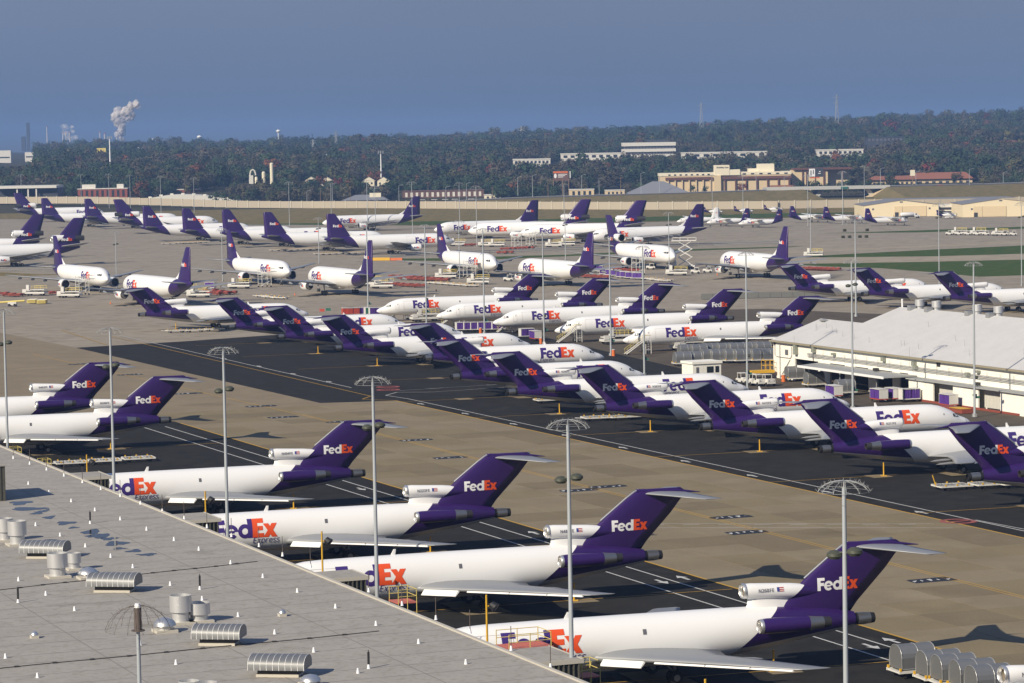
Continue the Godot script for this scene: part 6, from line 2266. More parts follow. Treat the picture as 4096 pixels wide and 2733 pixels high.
		"loader":
			box(s, Vector3(0, 0.85, 0), Vector3(3.0, 0.5, 7.0))
			box(s, Vector3(-1.35, 1.5, -2.8), Vector3(0.5, 0.9, 1.2))
			obj("chassis", s, M.gse_white, t)
			s = nb()
			box(s, Vector3(0, 1.75, 1.3), Vector3(3.1, 0.22, 4.4))
			box(s, Vector3(0, 1.5, -2.1), Vector3(3.1, 0.2, 2.2))
			obj("deck", s, M.gse_white, t)
			s = nb()
			for x in [-1.5, 1.5]:
				for z in [-0.6, 1.3, 3.3]:
					tube(s, Vector3(x, 1.8, z), Vector3(x, 2.9, z), 0.05, 0.05, 5)
				tube(s, Vector3(x, 2.9, -0.6), Vector3(x, 2.9, 3.3), 0.05, 0.05, 5)
				tube(s, Vector3(x, 2.35, -0.6), Vector3(x, 2.35, 3.3), 0.04, 0.04, 5)
			obj("railing", s, M.pale_yellow, t)
			s = nb()
			box(s, Vector3(-1.25, 2.5, -1.7), Vector3(0.8, 1.5, 0.9))
			obj("cab", s, M.gse_white, t)
			s = nb()
			box(s, Vector3(-1.25, 2.7, -2.17), Vector3(0.66, 0.7, 0.04))
			obj("cab_window", s, M.glass, t)
			s = nb()
			tube(s, Vector3(-1.2, 0.8, -1.0), Vector3(-1.2, 1.7, 2.8), 0.1, 0.1, 6)
			tube(s, Vector3(-1.2, 0.8, 2.8), Vector3(-1.2, 1.7, -1.0), 0.1, 0.1, 6)
			tube(s, Vector3(1.2, 0.8, -1.0), Vector3(1.2, 1.7, 2.8), 0.1, 0.1, 6)
			tube(s, Vector3(1.2, 0.8, 2.8), Vector3(1.2, 1.7, -1.0), 0.1, 0.1, 6)
			obj("lift_arms", s, M.dark_metal, t)
			wheels(t, [-1.3, 1.3], [-2.6, -1.6, 2.4], 0.42, 0.35)
		"tug":
			box(s, Vector3(0, 0.75, 0), Vector3(1.6, 0.6, 3.0))
			box(s, Vector3(0, 1.15, -0.95), Vector3(1.45, 0.3, 1.0))
			obj("body", s, M.gse_white, t)
			s = nb()
			box(s, Vector3(0, 2.0, 0.4), Vector3(1.4, 0.1, 1.5))
			for x in [-0.65, 0.65]:
				for z in [-0.3, 1.1]:
					tube(s, Vector3(x, 1.0, z), Vector3(x, 2.0, z), 0.05, 0.05, 5)
			obj("canopy", s, M.gse_white, t)
			s = nb()
			box(s, Vector3(0, 1.2, 0.5), Vector3(1.2, 0.45, 0.6))
			obj("seat", s, M.tyre, t)
			for x in [-0.5, 0.5]:
				s = nb()
				box(s, Vector3(x, 1.0, -1.52), Vector3(0.2, 0.16, 0.06))
				obj("headlight", s, M.bright_metal, t)
			wheels(t, [-0.75, 0.75], [-1.0, 1.0], 0.38, 0.3)
		"platform_truck":
			box(s, Vector3(0, 1.2, 0), Vector3(1.9, 0.5, 4.6))
			obj("deck", s, M.yellow, t)
			s = nb()
			for x in [-0.9, 0.9]:
				for z in [0.4, 1.3, 2.2]:
					tube(s, Vector3(x, 1.4, z), Vector3(x, 3.2, z), 0.04, 0.04, 5)
				for yy in [2.3, 3.2]:
					tube(s, Vector3(x, yy, 0.4), Vector3(x, yy, 2.2), 0.04, 0.04, 5)
			for z in [0.4, 2.2]:
				for yy in [2.3, 3.2]:
					tube(s, Vector3(-0.9, yy, z), Vector3(0.9, yy, z), 0.04, 0.04, 5)
			obj("railing", s, M.yellow, t)
			wheels(t, [-0.85, 0.85], [-1.6, 1.6], 0.45, 0.3)
		"fuel_truck":
			lathe(s, Vector3(0, 2.0, -1.6), Vector3(0, 0, 1), [[0, 0.02], [0.05, 0.9], [0.3, 1.05], [6.8, 1.05], [7.05, 0.9], [7.1, 0.02]], 18)
			obj("tank", s, M.white, t)
			s = nb()
			box(s, Vector3(0, 0.85, 1.0), Vector3(2.1, 0.3, 9.0))
			obj("chassis", s, M.dark_metal, t)
			s = nb()
			hexa(s, [Vector3(-1.1, 0.8, -2.0), Vector3(1.1, 0.8, -2.0), Vector3(1.1, 0.8, -4.0), Vector3(-1.1, 0.8, -4.0), Vector3(-1.05, 2.7, -2.0), Vector3(1.05, 2.7, -2.0), Vector3(1.05, 2.7, -3.3), Vector3(-1.05, 2.7, -3.3)])
			box(s, Vector3(0, 1.2, -4.4), Vector3(1.8, 0.9, 1.2))
			obj("cab", s, M.white, t)
			s = nb()
			box(s, Vector3(1.1, 2.1, -2.8), Vector3(0.06, 0.6, 0.8))
			box(s, Vector3(-1.1, 2.1, -2.8), Vector3(0.06, 0.6, 0.8))
			obj("cab_window", s, M.glass, t)
			wheels(t, [-1.0, 1.0], [-4.2, 2.4, 3.7], 0.5, 0.35)
		"scissor_lift":
			box(s, Vector3(0, 0.9, 0), Vector3(2.5, 0.5, 8.0))
			hexa(s, [Vector3(-1.2, 1.1, -4.2), Vector3(1.2, 1.1, -4.2), Vector3(1.2, 1.1, -2.4), Vector3(-1.2, 1.1, -2.4), Vector3(-1.1, 2.7, -3.9), Vector3(1.1, 2.7, -3.9), Vector3(1.1, 2.7, -2.5), Vector3(-1.1, 2.7, -2.5)])
			obj("truck_body", s, M.gse_white, t)
			for k in 3:
				s = nb()
				var a := 1.2 + k * 2.7
				for x in [-1.0, 1.0]:
					tube(s, Vector3(x, a, -1.6), Vector3(x, a + 2.7, 3.0), 0.13, 0.13, 6)
					tube(s, Vector3(x, a, 3.0), Vector3(x, a + 2.7, -1.6), 0.13, 0.13, 6)
				obj("scissor_arm", s, M.gse_white, t)
			s = nb()
			box(s, Vector3(0, 9.5, 0.4), Vector3(2.6, 0.25, 8.4))
			for x in [-1.2, 1.2]:
				tube(s, Vector3(x, 10.5, -3.6), Vector3(x, 10.5, 4.4), 0.05, 0.05, 5)
				for z in [-3.6, -1.0, 1.6, 4.4]:
					tube(s, Vector3(x, 9.5, z), Vector3(x, 10.5, z), 0.05, 0.05, 5)
			obj("platform", s, M.gse_white, t)
			wheels(t, [-1.1, 1.1], [-3.2, 1.8, 3.0], 0.5, 0.35)
		"drum":
			lathe(s, Vector3.ZERO, Vector3.UP, [[0, 0.02], [0, 0.38], [0.5, 0.36], [1.25, 0.36], [1.25, 0.02]], 14)
			obj("barrel", s, M.gear_orange, t)
			s = nb()
			lathe(s, Vector3(0, 1.26, 0), Vector3.UP, [[0, 0.38], [0.06, 0.38], [0.12, 0.1], [0.12, 0.01]], 14)
			obj("lid", s, M.gse_white, t)
		"cone":
			lathe(s, Vector3.ZERO, Vector3.UP, [[0.04, 0.22], [0.7, 0.05], [0.7, 0.0]], 10)
			obj("cone", s, M.gear_orange, t)
			s = nb()
			box(s, Vector3(0, 0.03, 0), Vector3(0.6, 0.06, 0.6))
			obj("base", s, M.gear_orange, t)
		"sign_board":
			box(s, Vector3(0, 1.3, 0), Vector3(1.3, 0.7, 0.08))
			obj("panel", s, M.red, t)
			s = nb()
			for x in [-0.8, 0.8]:
				tube(s, Vector3(x, 0, 0), Vector3(x, 0.9, 0), 0.05)
			obj("posts", s, M.galvanised, t)
			s = nb()
			box(s, Vector3(0, 1.3, 0.06), Vector3(0.9, 0.15, 0.02))
			obj("stripe", s, M.letter_white, t)
		"air_start_cart":
			tube(s, Vector3(0, 1.1, -4.0), Vector3(0, 1.5, 4.5), 0.28)
			obj("tow_tube", s, M.pale_yellow, t)
			s = nb()
			box(s, Vector3(0, 0.8, 1.0), Vector3(1.6, 0.8, 2.4))
			obj("power_box", s, M.gse_white, t)
			wheels(t, [-0.8, 0.8], [0.2, 1.8], 0.4, 0.25)
		"pallet_stack":
			for k in 4:
				box(s, Vector3(0, 0.2 + k * 0.25, 0), Vector3(3.2, 0.14, 2.6))
			obj("pallets", s, M.pale_yellow, t)
			s = nb()
			for k in 6:
				tube(s, Vector3(-1.5 + k * 0.6, 1.1, -1.2), Vector3(-1.5 + k * 0.6, 1.1, 1.2), 0.05)
			obj("straps", s, M.gse_white, t)
		"barrier":
			box(s, Vector3(0, 0.6, 0), Vector3(0.8, 1.1, 9.0))
			obj("beam", s, M.yellow, t)
			s = nb()
			box(s, Vector3(0, 0.5, 7.0), Vector3(0.9, 0.9, 4.5))
			obj("orange_end", s, M.gear_orange, t)
	return t

func ramp_things() -> void:
	var protos := {}
	var seen := {}
	for q in RAMP:
		seen[q[4]] = seen.get(q[4], 0) + 1
	for q in RAMP:
		var k: String = q[0]
		var at := W(q[1], q[2])
		var turn: float = PI - deg_to_rad(q[3]) + (rng.randf_range(-0.25, 0.25) if k == "redstack" else rng.randf_range(-0.05, 0.05))
		var g: String = {"dolly": "flat cargo dollies", "redstack": "rust-red dolly stacks", "cart": "purple-curtained carts", "igloo": "silver rounded cargo containers", "loader": "white cargo loaders", "tug": "white ramp tractors", "stairs": "white boarding stairs", "tall_stairs": "white stair towers", "drum": "orange drums", "cone": "orange cones"}.get(k, "")
		if seen[q[4]] > 1 and g == "":
			g = q[4]
		var t: Node3D
		if protos.has(k):
			t = dup(protos[k], at, turn, q[4], g)
		else:
			t = ramp_proto(k)
			protos[k] = t
			t.position = at
			t.rotation.y = turn
			t.set_meta("label", q[4])
			if g:
				t.set_meta("group", g)
		if k == "sign_board" and String(q[4]).begins_with("green"):
			(t.get_child(0) as MeshInstance3D).material_override = M.green_sign
	# blast fences: low ribbed walls
	for f in [[-52.5, 751.5, -29.5, 751.0, "low grey ribbed blast fence at the left, behind the farthest tail"], [52.0, 820.0, 96.5, 826.0, "low grey ribbed blast fence behind the nearest jets of five"]]:
		var a := W(f[0], f[1])
		var b := W(f[2], f[3])
		var t := thing("blast_fence", f[4], "fence", a)
		var d := (b - a) / 14.0
		var yw := atan2(-d.z, d.x)
		for k in 14:
			var s := nb()
			hexa(s, [Vector3(0, 0, -0.5), Vector3(d.length() - 0.08, 0, -0.5), Vector3(d.length() - 0.08, 0, 0.5), Vector3(0, 0, 0.5), Vector3(0, 1.5, -0.15), Vector3(d.length() - 0.08, 1.5, -0.15), Vector3(d.length() - 0.08, 1.5, 0.05), Vector3(0, 1.5, 0.05)])
			var o := obj("fence_panel", s, M.fence_grey, t, d * k)
			o.rotation.y = yw
	for f in [[[-230, 1080], [-163, 1086], "thin grey rail fence at the left grass strip"], [[-46, 1146], [-8, 1172], [40, 1196], [82, 1213], [115, 1218], "thin grey rail fence along the middle grass strip"]]:
		var t := thing("rail_fence", f[-1], "fence", W(f[0][0], f[0][1]))
		for k in f.size() - 2:
			var a := W(f[k][0], f[k][1]) - t.position
			var b := W(f[k + 1][0], f[k + 1][1]) - t.position
			for y in [0.6, 1.3]:
				var s := nb()
				tube(s, a + Vector3(0, y, 0), b + Vector3(0, y, 0), 0.16, 0.16, 5)
				obj("rail", s, M.galvanised, t)
			var n := int(a.distance_to(b) / 6.0)
			for i in n + 1:
				var s := nb()
				var p := a.lerp(b, float(i) / n)
				tube(s, p, p + Vector3(0, 1.4, 0), 0.1, 0.1, 5)
				obj("post", s, M.galvanised, t)
# ---------------------------------------------------------------- beyond the apron
func rise(x: float, z: float) -> float:
	var zs := [2030.0, 2250.0, 2500.0, 2900.0, 3400.0, 4300.0, 5000.0, 9000.0]
	var hs := [-0.2, 1.6, 7.5, 16.0, 25.0, 33.0, 37.0, 36.0]
	var k := 0
	while k < zs.size() - 2 and zs[k + 1] < z:
		k += 1
	var t := clampf((z - zs[k]) / (zs[k + 1] - zs[k]), 0, 1)
	var h := lerpf(hs[k], hs[k + 1], t)
	h += 4.0 * smoothstep(-60.0, -260.0, x) * smoothstep(2120.0, 2300.0, z) * (1.0 - smoothstep(2600.0, 3600.0, z))
	h += clampf(x / z / 0.17, -0.25, 1.3) * 21.0 * smoothstep(2700.0, 4900.0, z)
	if z > 2600.0:
		h += (sin(x * 0.011 + 1.0) * cos(z * 0.004) + sin(x * 0.021 + z * 0.003) * 0.6) * 2.4 * smoothstep(2600.0, 4000.0, z)
	return h

func wall_path() -> Array:
	return [Vector2(-560, 2320), Vector2(-316, 2161), Vector2(-175, 2072), Vector2(-95, 2014), Vector2(1, 1915), Vector2(89, 1834), Vector2(155, 1806), Vector2(250, 1800), Vector2(420, 1800)]

func wall_z(x: float) -> float:
	var p := wall_path()
	for i in p.size() - 1:
		if x <= p[i + 1].x:
			return lerpf(p[i].y, p[i + 1].y, clampf((x - p[i].x) / (p[i + 1].x - p[i].x), 0, 1))
	return 1800.0

func boxy(t: Node, called: String, m: Material, x0: float, x1: float, y0: float, y1: float, z0: float, z1: float) -> MeshInstance3D:   # a block in world terms inside a thing whose base is at t.position
	var s := nb()
	var o: Vector3 = t.position if t is Node3D and t.get_parent() == self else (t.get_parent() as Node3D).position
	box(s, Vector3((x0 + x1) / 2, (y0 + y1) / 2, -(z0 + z1) / 2) - o, Vector3(x1 - x0, y1 - y0, z1 - z0))
	return obj(called, s, m, t)

func far_thing(called: String, label: String, cat: String, x: float, z: float, y: float, group := "") -> Node3D:
	return thing(called, label, cat, W(x, z, y), 0.0, group)

func window_row(t: Node, n: int, x0: float, x1: float, y0: float, y1: float, z: float, m: Material, fill := 0.6) -> void:
	for k in n:
		var a := lerpf(x0, x1, (k + 0.5 - fill / 2) / n)
		var b := lerpf(x0, x1, (k + 0.5 + fill / 2) / n)
		boxy(t, "window", m, a, b, y0, y1, z - 0.12, z + 0.05)

func far_place() -> void:
	paint("wall_panel", [0.40, 0.35, 0.265], 0.85)
	paint("wall_post", [0.52, 0.48, 0.38], 0.85)
	paint("tan_metal", [0.72, 0.62, 0.42], 0.6)
	paint("tan_door", [0.64, 0.52, 0.33], 0.6)
	paint("hotel_tan", [0.60, 0.48, 0.30], 0.8)
	paint("hotel_pale", [0.72, 0.66, 0.50], 0.8)
	paint("hotel_brown", [0.12, 0.05, 0.035], 0.8)
	paint("roof_red", [0.26, 0.10, 0.055], 0.85)
	paint("roof_grey", [0.20, 0.205, 0.22], 0.75)
	paint("far_white", [0.62, 0.60, 0.54], 0.7)
	paint("far_glass", [0.03, 0.035, 0.045], 0.2)
	paint("brick_brown", [0.13, 0.07, 0.055], 0.85)
	paint("brick_red", [0.24, 0.065, 0.045], 0.85)
	paint("bridge", [0.42, 0.42, 0.40], 0.8)
	paint("road_grey", [0.08, 0.08, 0.085], 0.9)
	paint("wood", [0.22, 0.15, 0.09], 0.9)
	paint("far_dark", [0.035, 0.04, 0.05], 0.7)
	surface("woodland_floor", noise_tex(41, 0.02, 4, [[0.035, 0.045, 0.02], [0.07, 0.06, 0.035], [0.05, 0.05, 0.028]]), 120.0, 1.0)
	# rolling land
	var s := nb()
	smooth(s)
	var zs := []
	var z := 2030.0
	while z < 8200.0:
		zs.append(z)
		z *= 1.022
	for i in zs.size() - 1:
		for k in 90:
			var q := []
			for e in [[k, i], [k, i + 1], [k + 1, i + 1], [k + 1, i]]:
				var zz: float = zs[e[1]]
				var xx := lerpf(-0.42, 0.42, e[0] / 90.0) * zz
				q.append(W(xx, zz, rise(xx, zz)))
			quad(s, q[0], q[1], q[2], q[3])
	ground_piece("hills", s, M.woodland_floor)
	# concrete wall: panels and posts
	var wp := wall_path()
	var wall := thing("perimeter_wall", "long pale concrete panel wall beyond the apron", "wall", W(0, 1915))
	var pm := nb()
	box(pm, Vector3(0, 2.45, 0), Vector3(9.1, 4.9, 0.25))
	pm.generate_normals()
	var panel := pm.commit()
	pm = nb()
	box(pm, Vector3(0, 2.6, 0.1), Vector3(0.62, 5.3, 0.7))
	pm.generate_normals()
	var post := pm.commit()
	var total := 0.0
	for i in wp.size() - 1:
		total += wp[i].distance_to(wp[i + 1])
	var at := 0.0
	while at < total - 9.6:
		var d := at
		var i := 0
		while i < wp.size() - 2 and d > wp[i].distance_to(wp[i + 1]):
			d -= wp[i].distance_to(wp[i + 1])
			i += 1
		var dir: Vector2 = (wp[i + 1] - wp[i]).normalized()
		var p: Vector2 = wp[i] + dir * d
		var c := p + dir * 4.8
		var g := 4.0 * smoothstep(-150.0, -330.0, p.x)
		var o := show_mesh("panel", panel, M.wall_panel, wall, W(c.x, c.y, g - 0.3) - wall.position)
		o.rotation.y = atan2(dir.y, dir.x)
		o = show_mesh("post", post, M.wall_post, wall, W(p.x, p.y, g - 0.3) - wall.position)
		o.rotation.y = atan2(dir.y, dir.x)
		at += 9.6
	# road bank behind the wall, with a gap under the bridge
	s = nb()
	var bank := [[-60.0, 0.4], [-20.0, 2.6], [25.0, 3.7], [110.0, 4.6], [176.0, 5.6], [203.0, 6.2], [214.0, 0.0], [250.0, 0.0], [261.0, 7.0], [330.0, 7.2], [460.0, 9.5]]
	for i in bank.size() - 1:
		var a: Array = bank[i]
		var b: Array = bank[i + 1]
		flat(s)
		quad(s, W(a[0], wall_z(a[0]) + 25, -0.3), W(b[0], wall_z(b[0]) + 25, -0.3), W(b[0], 2072, b[1]), W(a[0], 2072, a[1]))
		quad(s, W(a[0], 2072, a[1]), W(b[0], 2072, b[1]), W(b[0], 2110, b[1]), W(a[0], 2110, a[1]))
		quad(s, W(a[0], 2110, a[1]), W(b[0], 2110, b[1]), W(b[0], 2140, -0.3), W(a[0], 2140, -0.3))
	ground_piece("road_bank", s, M.dry_grass)
	s = nb()
	flat(s)
	for i in bank.size() - 1:
		var a: Array = bank[i]
		var b: Array = bank[i + 1]
		if i >= 5 and i <= 7:
			continue
		quad(s, W(a[0], 2078, a[1] + 0.1), W(b[0], 2078, b[1] + 0.1), W(b[0], 2106, b[1] + 0.1), W(a[0], 2106, a[1] + 0.1))
	ground_piece("raised_road", s, M.road_grey)
	# guard rail on the bank
	var gr := far_thing("guard_rail", "grey guard rail along the raised road", "guard rail", 100, 2076, 4)
	for i in bank.size() - 1:
		if i >= 5 and i <= 7:
			continue
		s = nb()
		tube(s, W(bank[i][0], 2077, bank[i][1] + 0.8) - gr.position, W(bank[i + 1][0], 2077, bank[i + 1][1] + 0.8) - gr.position, 0.22, 0.22, 5)
		obj("rail", s, M.galvanised, gr)
	# bridge
	var br := far_thing("road_bridge", "pale concrete road bridge with slanting legs left of the hangars", "bridge", 220, 2085, 0)
	boxy(br, "deck", M.bridge, 178, 263, 5.9, 7.4, 2074, 2110)
	boxy(br, "parapet", M.bridge, 178, 263, 7.4, 8.3, 2074, 2074.6)
	for p in [[212.0, 216.5], [252.0, 247.5]]:
		s = nb()
		for zz in [2078.0, 2092.0, 2106.0]:
			var a: float = p[0]
			var b: float = p[1]
			hexa(s, [W(a - 1.6, zz, 0) - br.position, W(a + 1.6, zz, 0) - br.position, W(a + 1.6, zz + 1.5, 0) - br.position, W(a - 1.6, zz + 1.5, 0) - br.position, W(b - 1.8, zz, 5.9) - br.position, W(b + 1.8, zz, 5.9) - br.position, W(b + 1.8, zz + 1.5, 5.9) - br.position, W(b - 1.8, zz + 1.5, 5.9) - br.position])
		obj("slanting_leg", s, M.bridge, br)
	boxy(br, "road_sign", M.green_sign, 229, 234, 6.2, 7.6, 2073.4, 2073.9)
	s = nb()
	hexa(s, [W(246, 2074, 0) - br.position, W(250, 2074, 0) - br.position, W(250, 2110, 0) - br.position, W(246, 2110, 0) - br.position, W(259, 2074, 5.9) - br.position, W(263, 2074, 5.9) - br.position, W(263, 2110, 5.9) - br.position, W(259, 2110, 5.9) - br.position])
	obj("abutment", s, M.hotel_tan, br)
	# hangars
	for q in [[188.0, 227.5, 1592.0, 6.0, 8.6, 204.0, 221.0, "pale tan hangar with low gable, left one of two", 208.3], [235.5, 275.0, 1560.0, 6.6, 9.2, 241.0, 258.0, "pale tan hangar with low gable, right one of two", 245.6]]:
		var h := far_thing("hangar", q[7], "hangar", q[0], q[2], 0, "two pale tan hangars")
		var mid: float = (q[0] + q[1]) / 2
		s = nb()
		flat(s)
		var o: Vector3 = h.position
		quad(s, W(q[0], q[2], -0.2) - o, W(q[1], q[2], -0.2) - o, W(q[1], q[2], q[3]) - o, W(q[0], q[2], q[3]) - o)
		tri(s, W(q[0], q[2], q[3]) - o, W(q[1], q[2], q[3]) - o, W(mid, q[2], q[4]) - o)
		for e in [0, 1]:
			quad(s, W(q[e], q[2], -0.2) - o, W(q[e], q[2] + 45, -0.2) - o, W(q[e], q[2] + 45, q[3]) - o, W(q[e], q[2], q[3]) - o)
		obj("wall", s, M.tan_metal, h)
		s = nb()
		flat(s)
		for e in [0, 1]:
			quad(s, W(q[e] + (e * 2 - 1) * 0.4, q[2] - 0.4, q[3]) - o, W(mid, q[2] - 0.4, q[4] + 0.06) - o, W(mid, q[2] + 45, q[4] + 0.06) - o, W(q[e] + (e * 2 - 1) * 0.4, q[2] + 45, q[3]) - o)
		obj("roof", s, M.roof_grey, h)
		boxy(h, "sliding_door", M.tan_door, q[5], q[8], 0, 5.4, q[2] - 0.35, q[2] - 0.05)
		boxy(h, "sliding_door", M.tan_door, q[8] + 0.15, q[6], 0, 5.4, q[2] - 0.3, q[2] - 0.04)
		boxy(h, "vent", M.window_grey, mid - 0.8, mid + 0.8, q[4] - 1.3, q[4] - 0.6, q[2] - 0.1, q[2] + 0.1)
		boxy(h, "door", M.far_dark, q[5] + 0.3, q[5] + 2.2, 0, 2.2, q[2] - 0.5, q[2] - 0.36)
		for e in [0.12, 0.88]:
			var x: float = lerpf(q[0], q[1], e)
			boxy(h, "window", M.window_grey, x - 0.5, x + 0.5, 3.6, 4.5, q[2] - 0.1, q[2] + 0.1)
	var an := far_thing("hangar_annex", "low glazed annex between the two tan hangars", "building", 231, 1600, 0)
	boxy(an, "wall", M.far_white, 227.8, 239, 0, 5.6, 1600, 1620)
	boxy(an, "window", M.far_glass, 228.5, 236, 3.0, 4.2, 1599.8, 1600.1)
	boxy(an, "window", M.far_glass, 228.5, 236, 0.6, 2.2, 1599.8, 1600.1)
	boxy(an, "roof", M.roof_grey, 205, 275, 7.9, 8.2, 1632, 1660)
	# hotel
	var ho := far_thing("hotel", "long tan hotel with brown roof bands and sign tower", "hotel", 160, 2250, 1)
	boxy(ho, "wall", M.hotel_tan, 113, 211, 0, 14.6, 2250, 2275)
	boxy(ho, "parapet", M.hotel_pale, 112.5, 211.5, 14.6, 16.8, 2249.6, 2275)
	var sgt := boxy(ho, "sign_tower", M.hotel_pale, 154, 165, 14.6, 22.2, 2248.5, 2262)
	boxy(ho, "sign_tower", M.hotel_pale, 165, 173, 14.6, 18.8, 2248.8, 2262)
	boxy(ho, "roof_block", M.hotel_pale, 187, 199, 16, 22.6, 2254, 2270)
	boxy(ho, "roof_block", M.hotel_pale, 180, 187, 16, 19.2, 2255, 2268)
	boxy(ho, "column", M.hotel_tan, 153.5, 158.5, 0, 14.6, 2247.5, 2250)
	for p in [[117.0, 152.5], [159.5, 211.5]]:
		boxy(ho, "brown_band", M.hotel_brown, p[0], p[1], 11.6, 13.6, 2248.2, 2250.1)
		for k in 7:
			var x := lerpf(p[0] + 2, p[1] - 2, k / 6.0)
			boxy(ho, "pillar", M.hotel_brown if p[0] > 150 else M.hotel_tan, x - 0.45, x + 0.45, 0, 11.6, 2248.6, 2249.4)
		window_row(ho, 8, p[0] + 1, p[1] - 1, 14.9, 15.9, 2249.6, M.far_glass, 0.4)
	boxy(ho, "wing", M.hotel_tan, 213, 240, 0, 17.4, 2262, 2280)
	boxy(ho, "brown_band", M.hotel_brown, 214, 258, 17.4, 18.8, 2260, 2281)
	boxy(ho, "wing", M.hotel_tan, 241, 257, 0, 17.4, 2270, 2290)
	for x in [221.0, 224.0, 237.0, 251.0]:
		boxy(ho, "pillar", M.hotel_brown, x - 0.5, x + 0.5, 0, 17.4, 2261, 2261.9)
	boxy(ho, "low_annex", M.roof_red, 195, 213, 0, 6.5, 2240, 2247)
	s = nb()
	var wd := word("Holiday Inn", "Droid Serif", 700, 0.25)
	lay(s, wd, 9.2 / extent(wd), 99.0, func(p): return W(155.0 + p.x, 2248.3, 19.6 + p.y) - ho.position)
	obj("lettering", s, M.far_dark, sgt)
	# grey hip roof by the ramp
	var hp := far_thing("hip_roof_building", "building with a broad grey hip roof before the hotel", "building", 104, 2130, 2)
	s = nb()
	flat(s)
	var o2: Vector3 = hp.position
	var pk := [W(102, 2140, 12.6) - o2, W(110, 2140, 12.6) - o2]
	var cn := [W(84, 2122, 4.4) - o2, W(128, 2122, 4.4) - o2, W(128, 2158, 4.4) - o2, W(84, 2158, 4.4) - o2]
	quad(s, cn[0], cn[1], pk[1], pk[0])
	tri(s, cn[1], cn[2], pk[1])
	quad(s, cn[2], cn[3], pk[0], pk[1])
	tri(s, cn[3], cn[0], pk[0])
	obj("roof", s, M.roof_grey, hp)
	boxy(hp, "wall", M.far_white, 86, 126, -0.5, 4.4, 2124, 2156)
	# motel
	var mo := far_thing("motel", "long low motel with red tiled roof at the right", "motel", 320, 2350, 2)
	for p in [[283.0, 318.0, 10.4, 2352.0], [314.0, 364.0, 12.4, 2360.0]]:
		s = nb()
		flat(s)
		var o3: Vector3 = mo.position
		quad(s, W(p[0] - 1, p[3] - 2, 7.4) - o3, W(p[1] + 1, p[3] - 2, 7.4) - o3, W(p[1] - 4, p[3] + 9, p[2]) - o3, W(p[0] + 4, p[3] + 9, p[2]) - o3)
		quad(s, W(p[1] + 1, p[3] - 2, 7.4) - o3, W(p[1] + 1, p[3] + 20, 7.4) - o3, W(p[1] - 4, p[3] + 9, p[2]) - o3, W(p[1] - 4, p[3] + 9.1, p[2]) - o3)
		quad(s, W(p[0] - 1, p[3] + 20, 7.4) - o3, W(p[0] - 1, p[3] - 2, 7.4) - o3, W(p[0] + 4, p[3] + 9, p[2]) - o3, W(p[0] + 4, p[3] + 9.1, p[2]) - o3)
		obj("roof", s, M.roof_red, mo)
		boxy(mo, "wall", M.hotel_tan, p[0], p[1], 1, 7.4, p[3], p[3] + 18)
		window_row(mo, 9, p[0] + 1, p[1] - 1, 3.0, 5.6, p[3], M.far_dark, 0.5)
	var ms := far_thing("motel_sign", "tall white sign panel on a pole before the red-roofed motel", "sign", 309, 2300, 2)
	boxy(ms, "panel", M.hotel_pale, 307.2, 310.8, 11.0, 15.5, 2299.6, 2300.4)
	s = nb()
	tube(s, Vector3.ZERO, Vector3(0, 9.2, 0), 0.35)
	obj("pole", s, M.wood, ms)
	var ys := far_thing("highway_sign", "small yellow highway sign by the road at the right", "sign", 395, 2120, 7)
	boxy(ys, "panel", M.yellow, 393, 397.5, 12.3, 14.6, 2119.8, 2120.1)
	s = nb()
	for x in [-1.8, 2.0]:
		tube(s, Vector3(x, 0, 0.2), Vector3(x, 6.0, 0.2), 0.14)
	obj("posts", s, M.galvanised, ys)
	# billboards
	var bb := far_thing("billboard", "brown billboard with white oval emblem and lines of text", "billboard", 39, 2250, 1)
	var pn := boxy(bb, "panel", M.brick_brown, 33, 44.6, 12.6, 19.7, 2249.5, 2250.2)
	boxy(bb, "header", M.gear_orange, 33, 44.0, 18.4, 19.7, 2249.3, 2249.5)
	s = nb()
	lay(s, [arc(Vector2.ZERO, 1.0, 1.7, 0, 350, 20)], 1.0, 99.0, func(p): return W(34.6 + p.x, 2249.35, 16.3 + p.y) - bb.position)
	obj("emblem", s, M.letter_white, pn)
	s = nb()
	for k in 3:
		lay(s, [pv([0, 0, 6.8 - k * 1.4, 0, 6.8 - k * 1.4, 0.42, 0, 0.42])], 1.0, 99.0, func(p): return W(36.6 + p.x, 2249.35, 17.2 - k * 1.0 + p.y) - bb.position)
	obj("text_lines", s, M.letter_white, pn)
	boxy(bb, "edge", M.letter_white, 45.4, 46.0, 14.5, 19.6, 2249.5, 2252)
	s = nb()
	for x in [-5.8, 1.0, 5.6]:
		tube(s, Vector3(x, -1, 0.4), Vector3(x, 12.6, 0.4), 0.3)
	obj("poles", s, M.wood, bb)
	var b2 := far_thing("billboard", "black and white billboard before the hotel's right wing", "billboard", 227, 2245, 1)
	var pn2 := boxy(b2, "panel", M.far_dark, 224, 235, 12.2, 18.6, 2244.6, 2245.2)
	boxy(b2, "white_panel", M.letter_white, 224.2, 228.6, 12.6, 18.4, 2244.4, 2244.6)
	for p in [[225.2, 13.6, 0.7, 3.6], [227.0, 14.4, 0.6, 3.2], [231.0, 14.6, 1.8, 0.5], [231.6, 16.0, 1.2, 0.5]]:
		boxy(b2, "mark", M.far_dark if p[0] < 229 else M.letter_white, p[0], p[0] + p[2], p[1], p[1] + p[3], 2244.25, 2244.4)
	boxy(b2, "footer", M.gear_orange, 225, 232, 11.2, 12.2, 2244.6, 2245.2)
	s = nb()
	tube(s, Vector3(2.0, -1, 0), Vector3(2.0, 11.5, 0), 0.5)
	obj("pole", s, M.hotel_brown, b2)
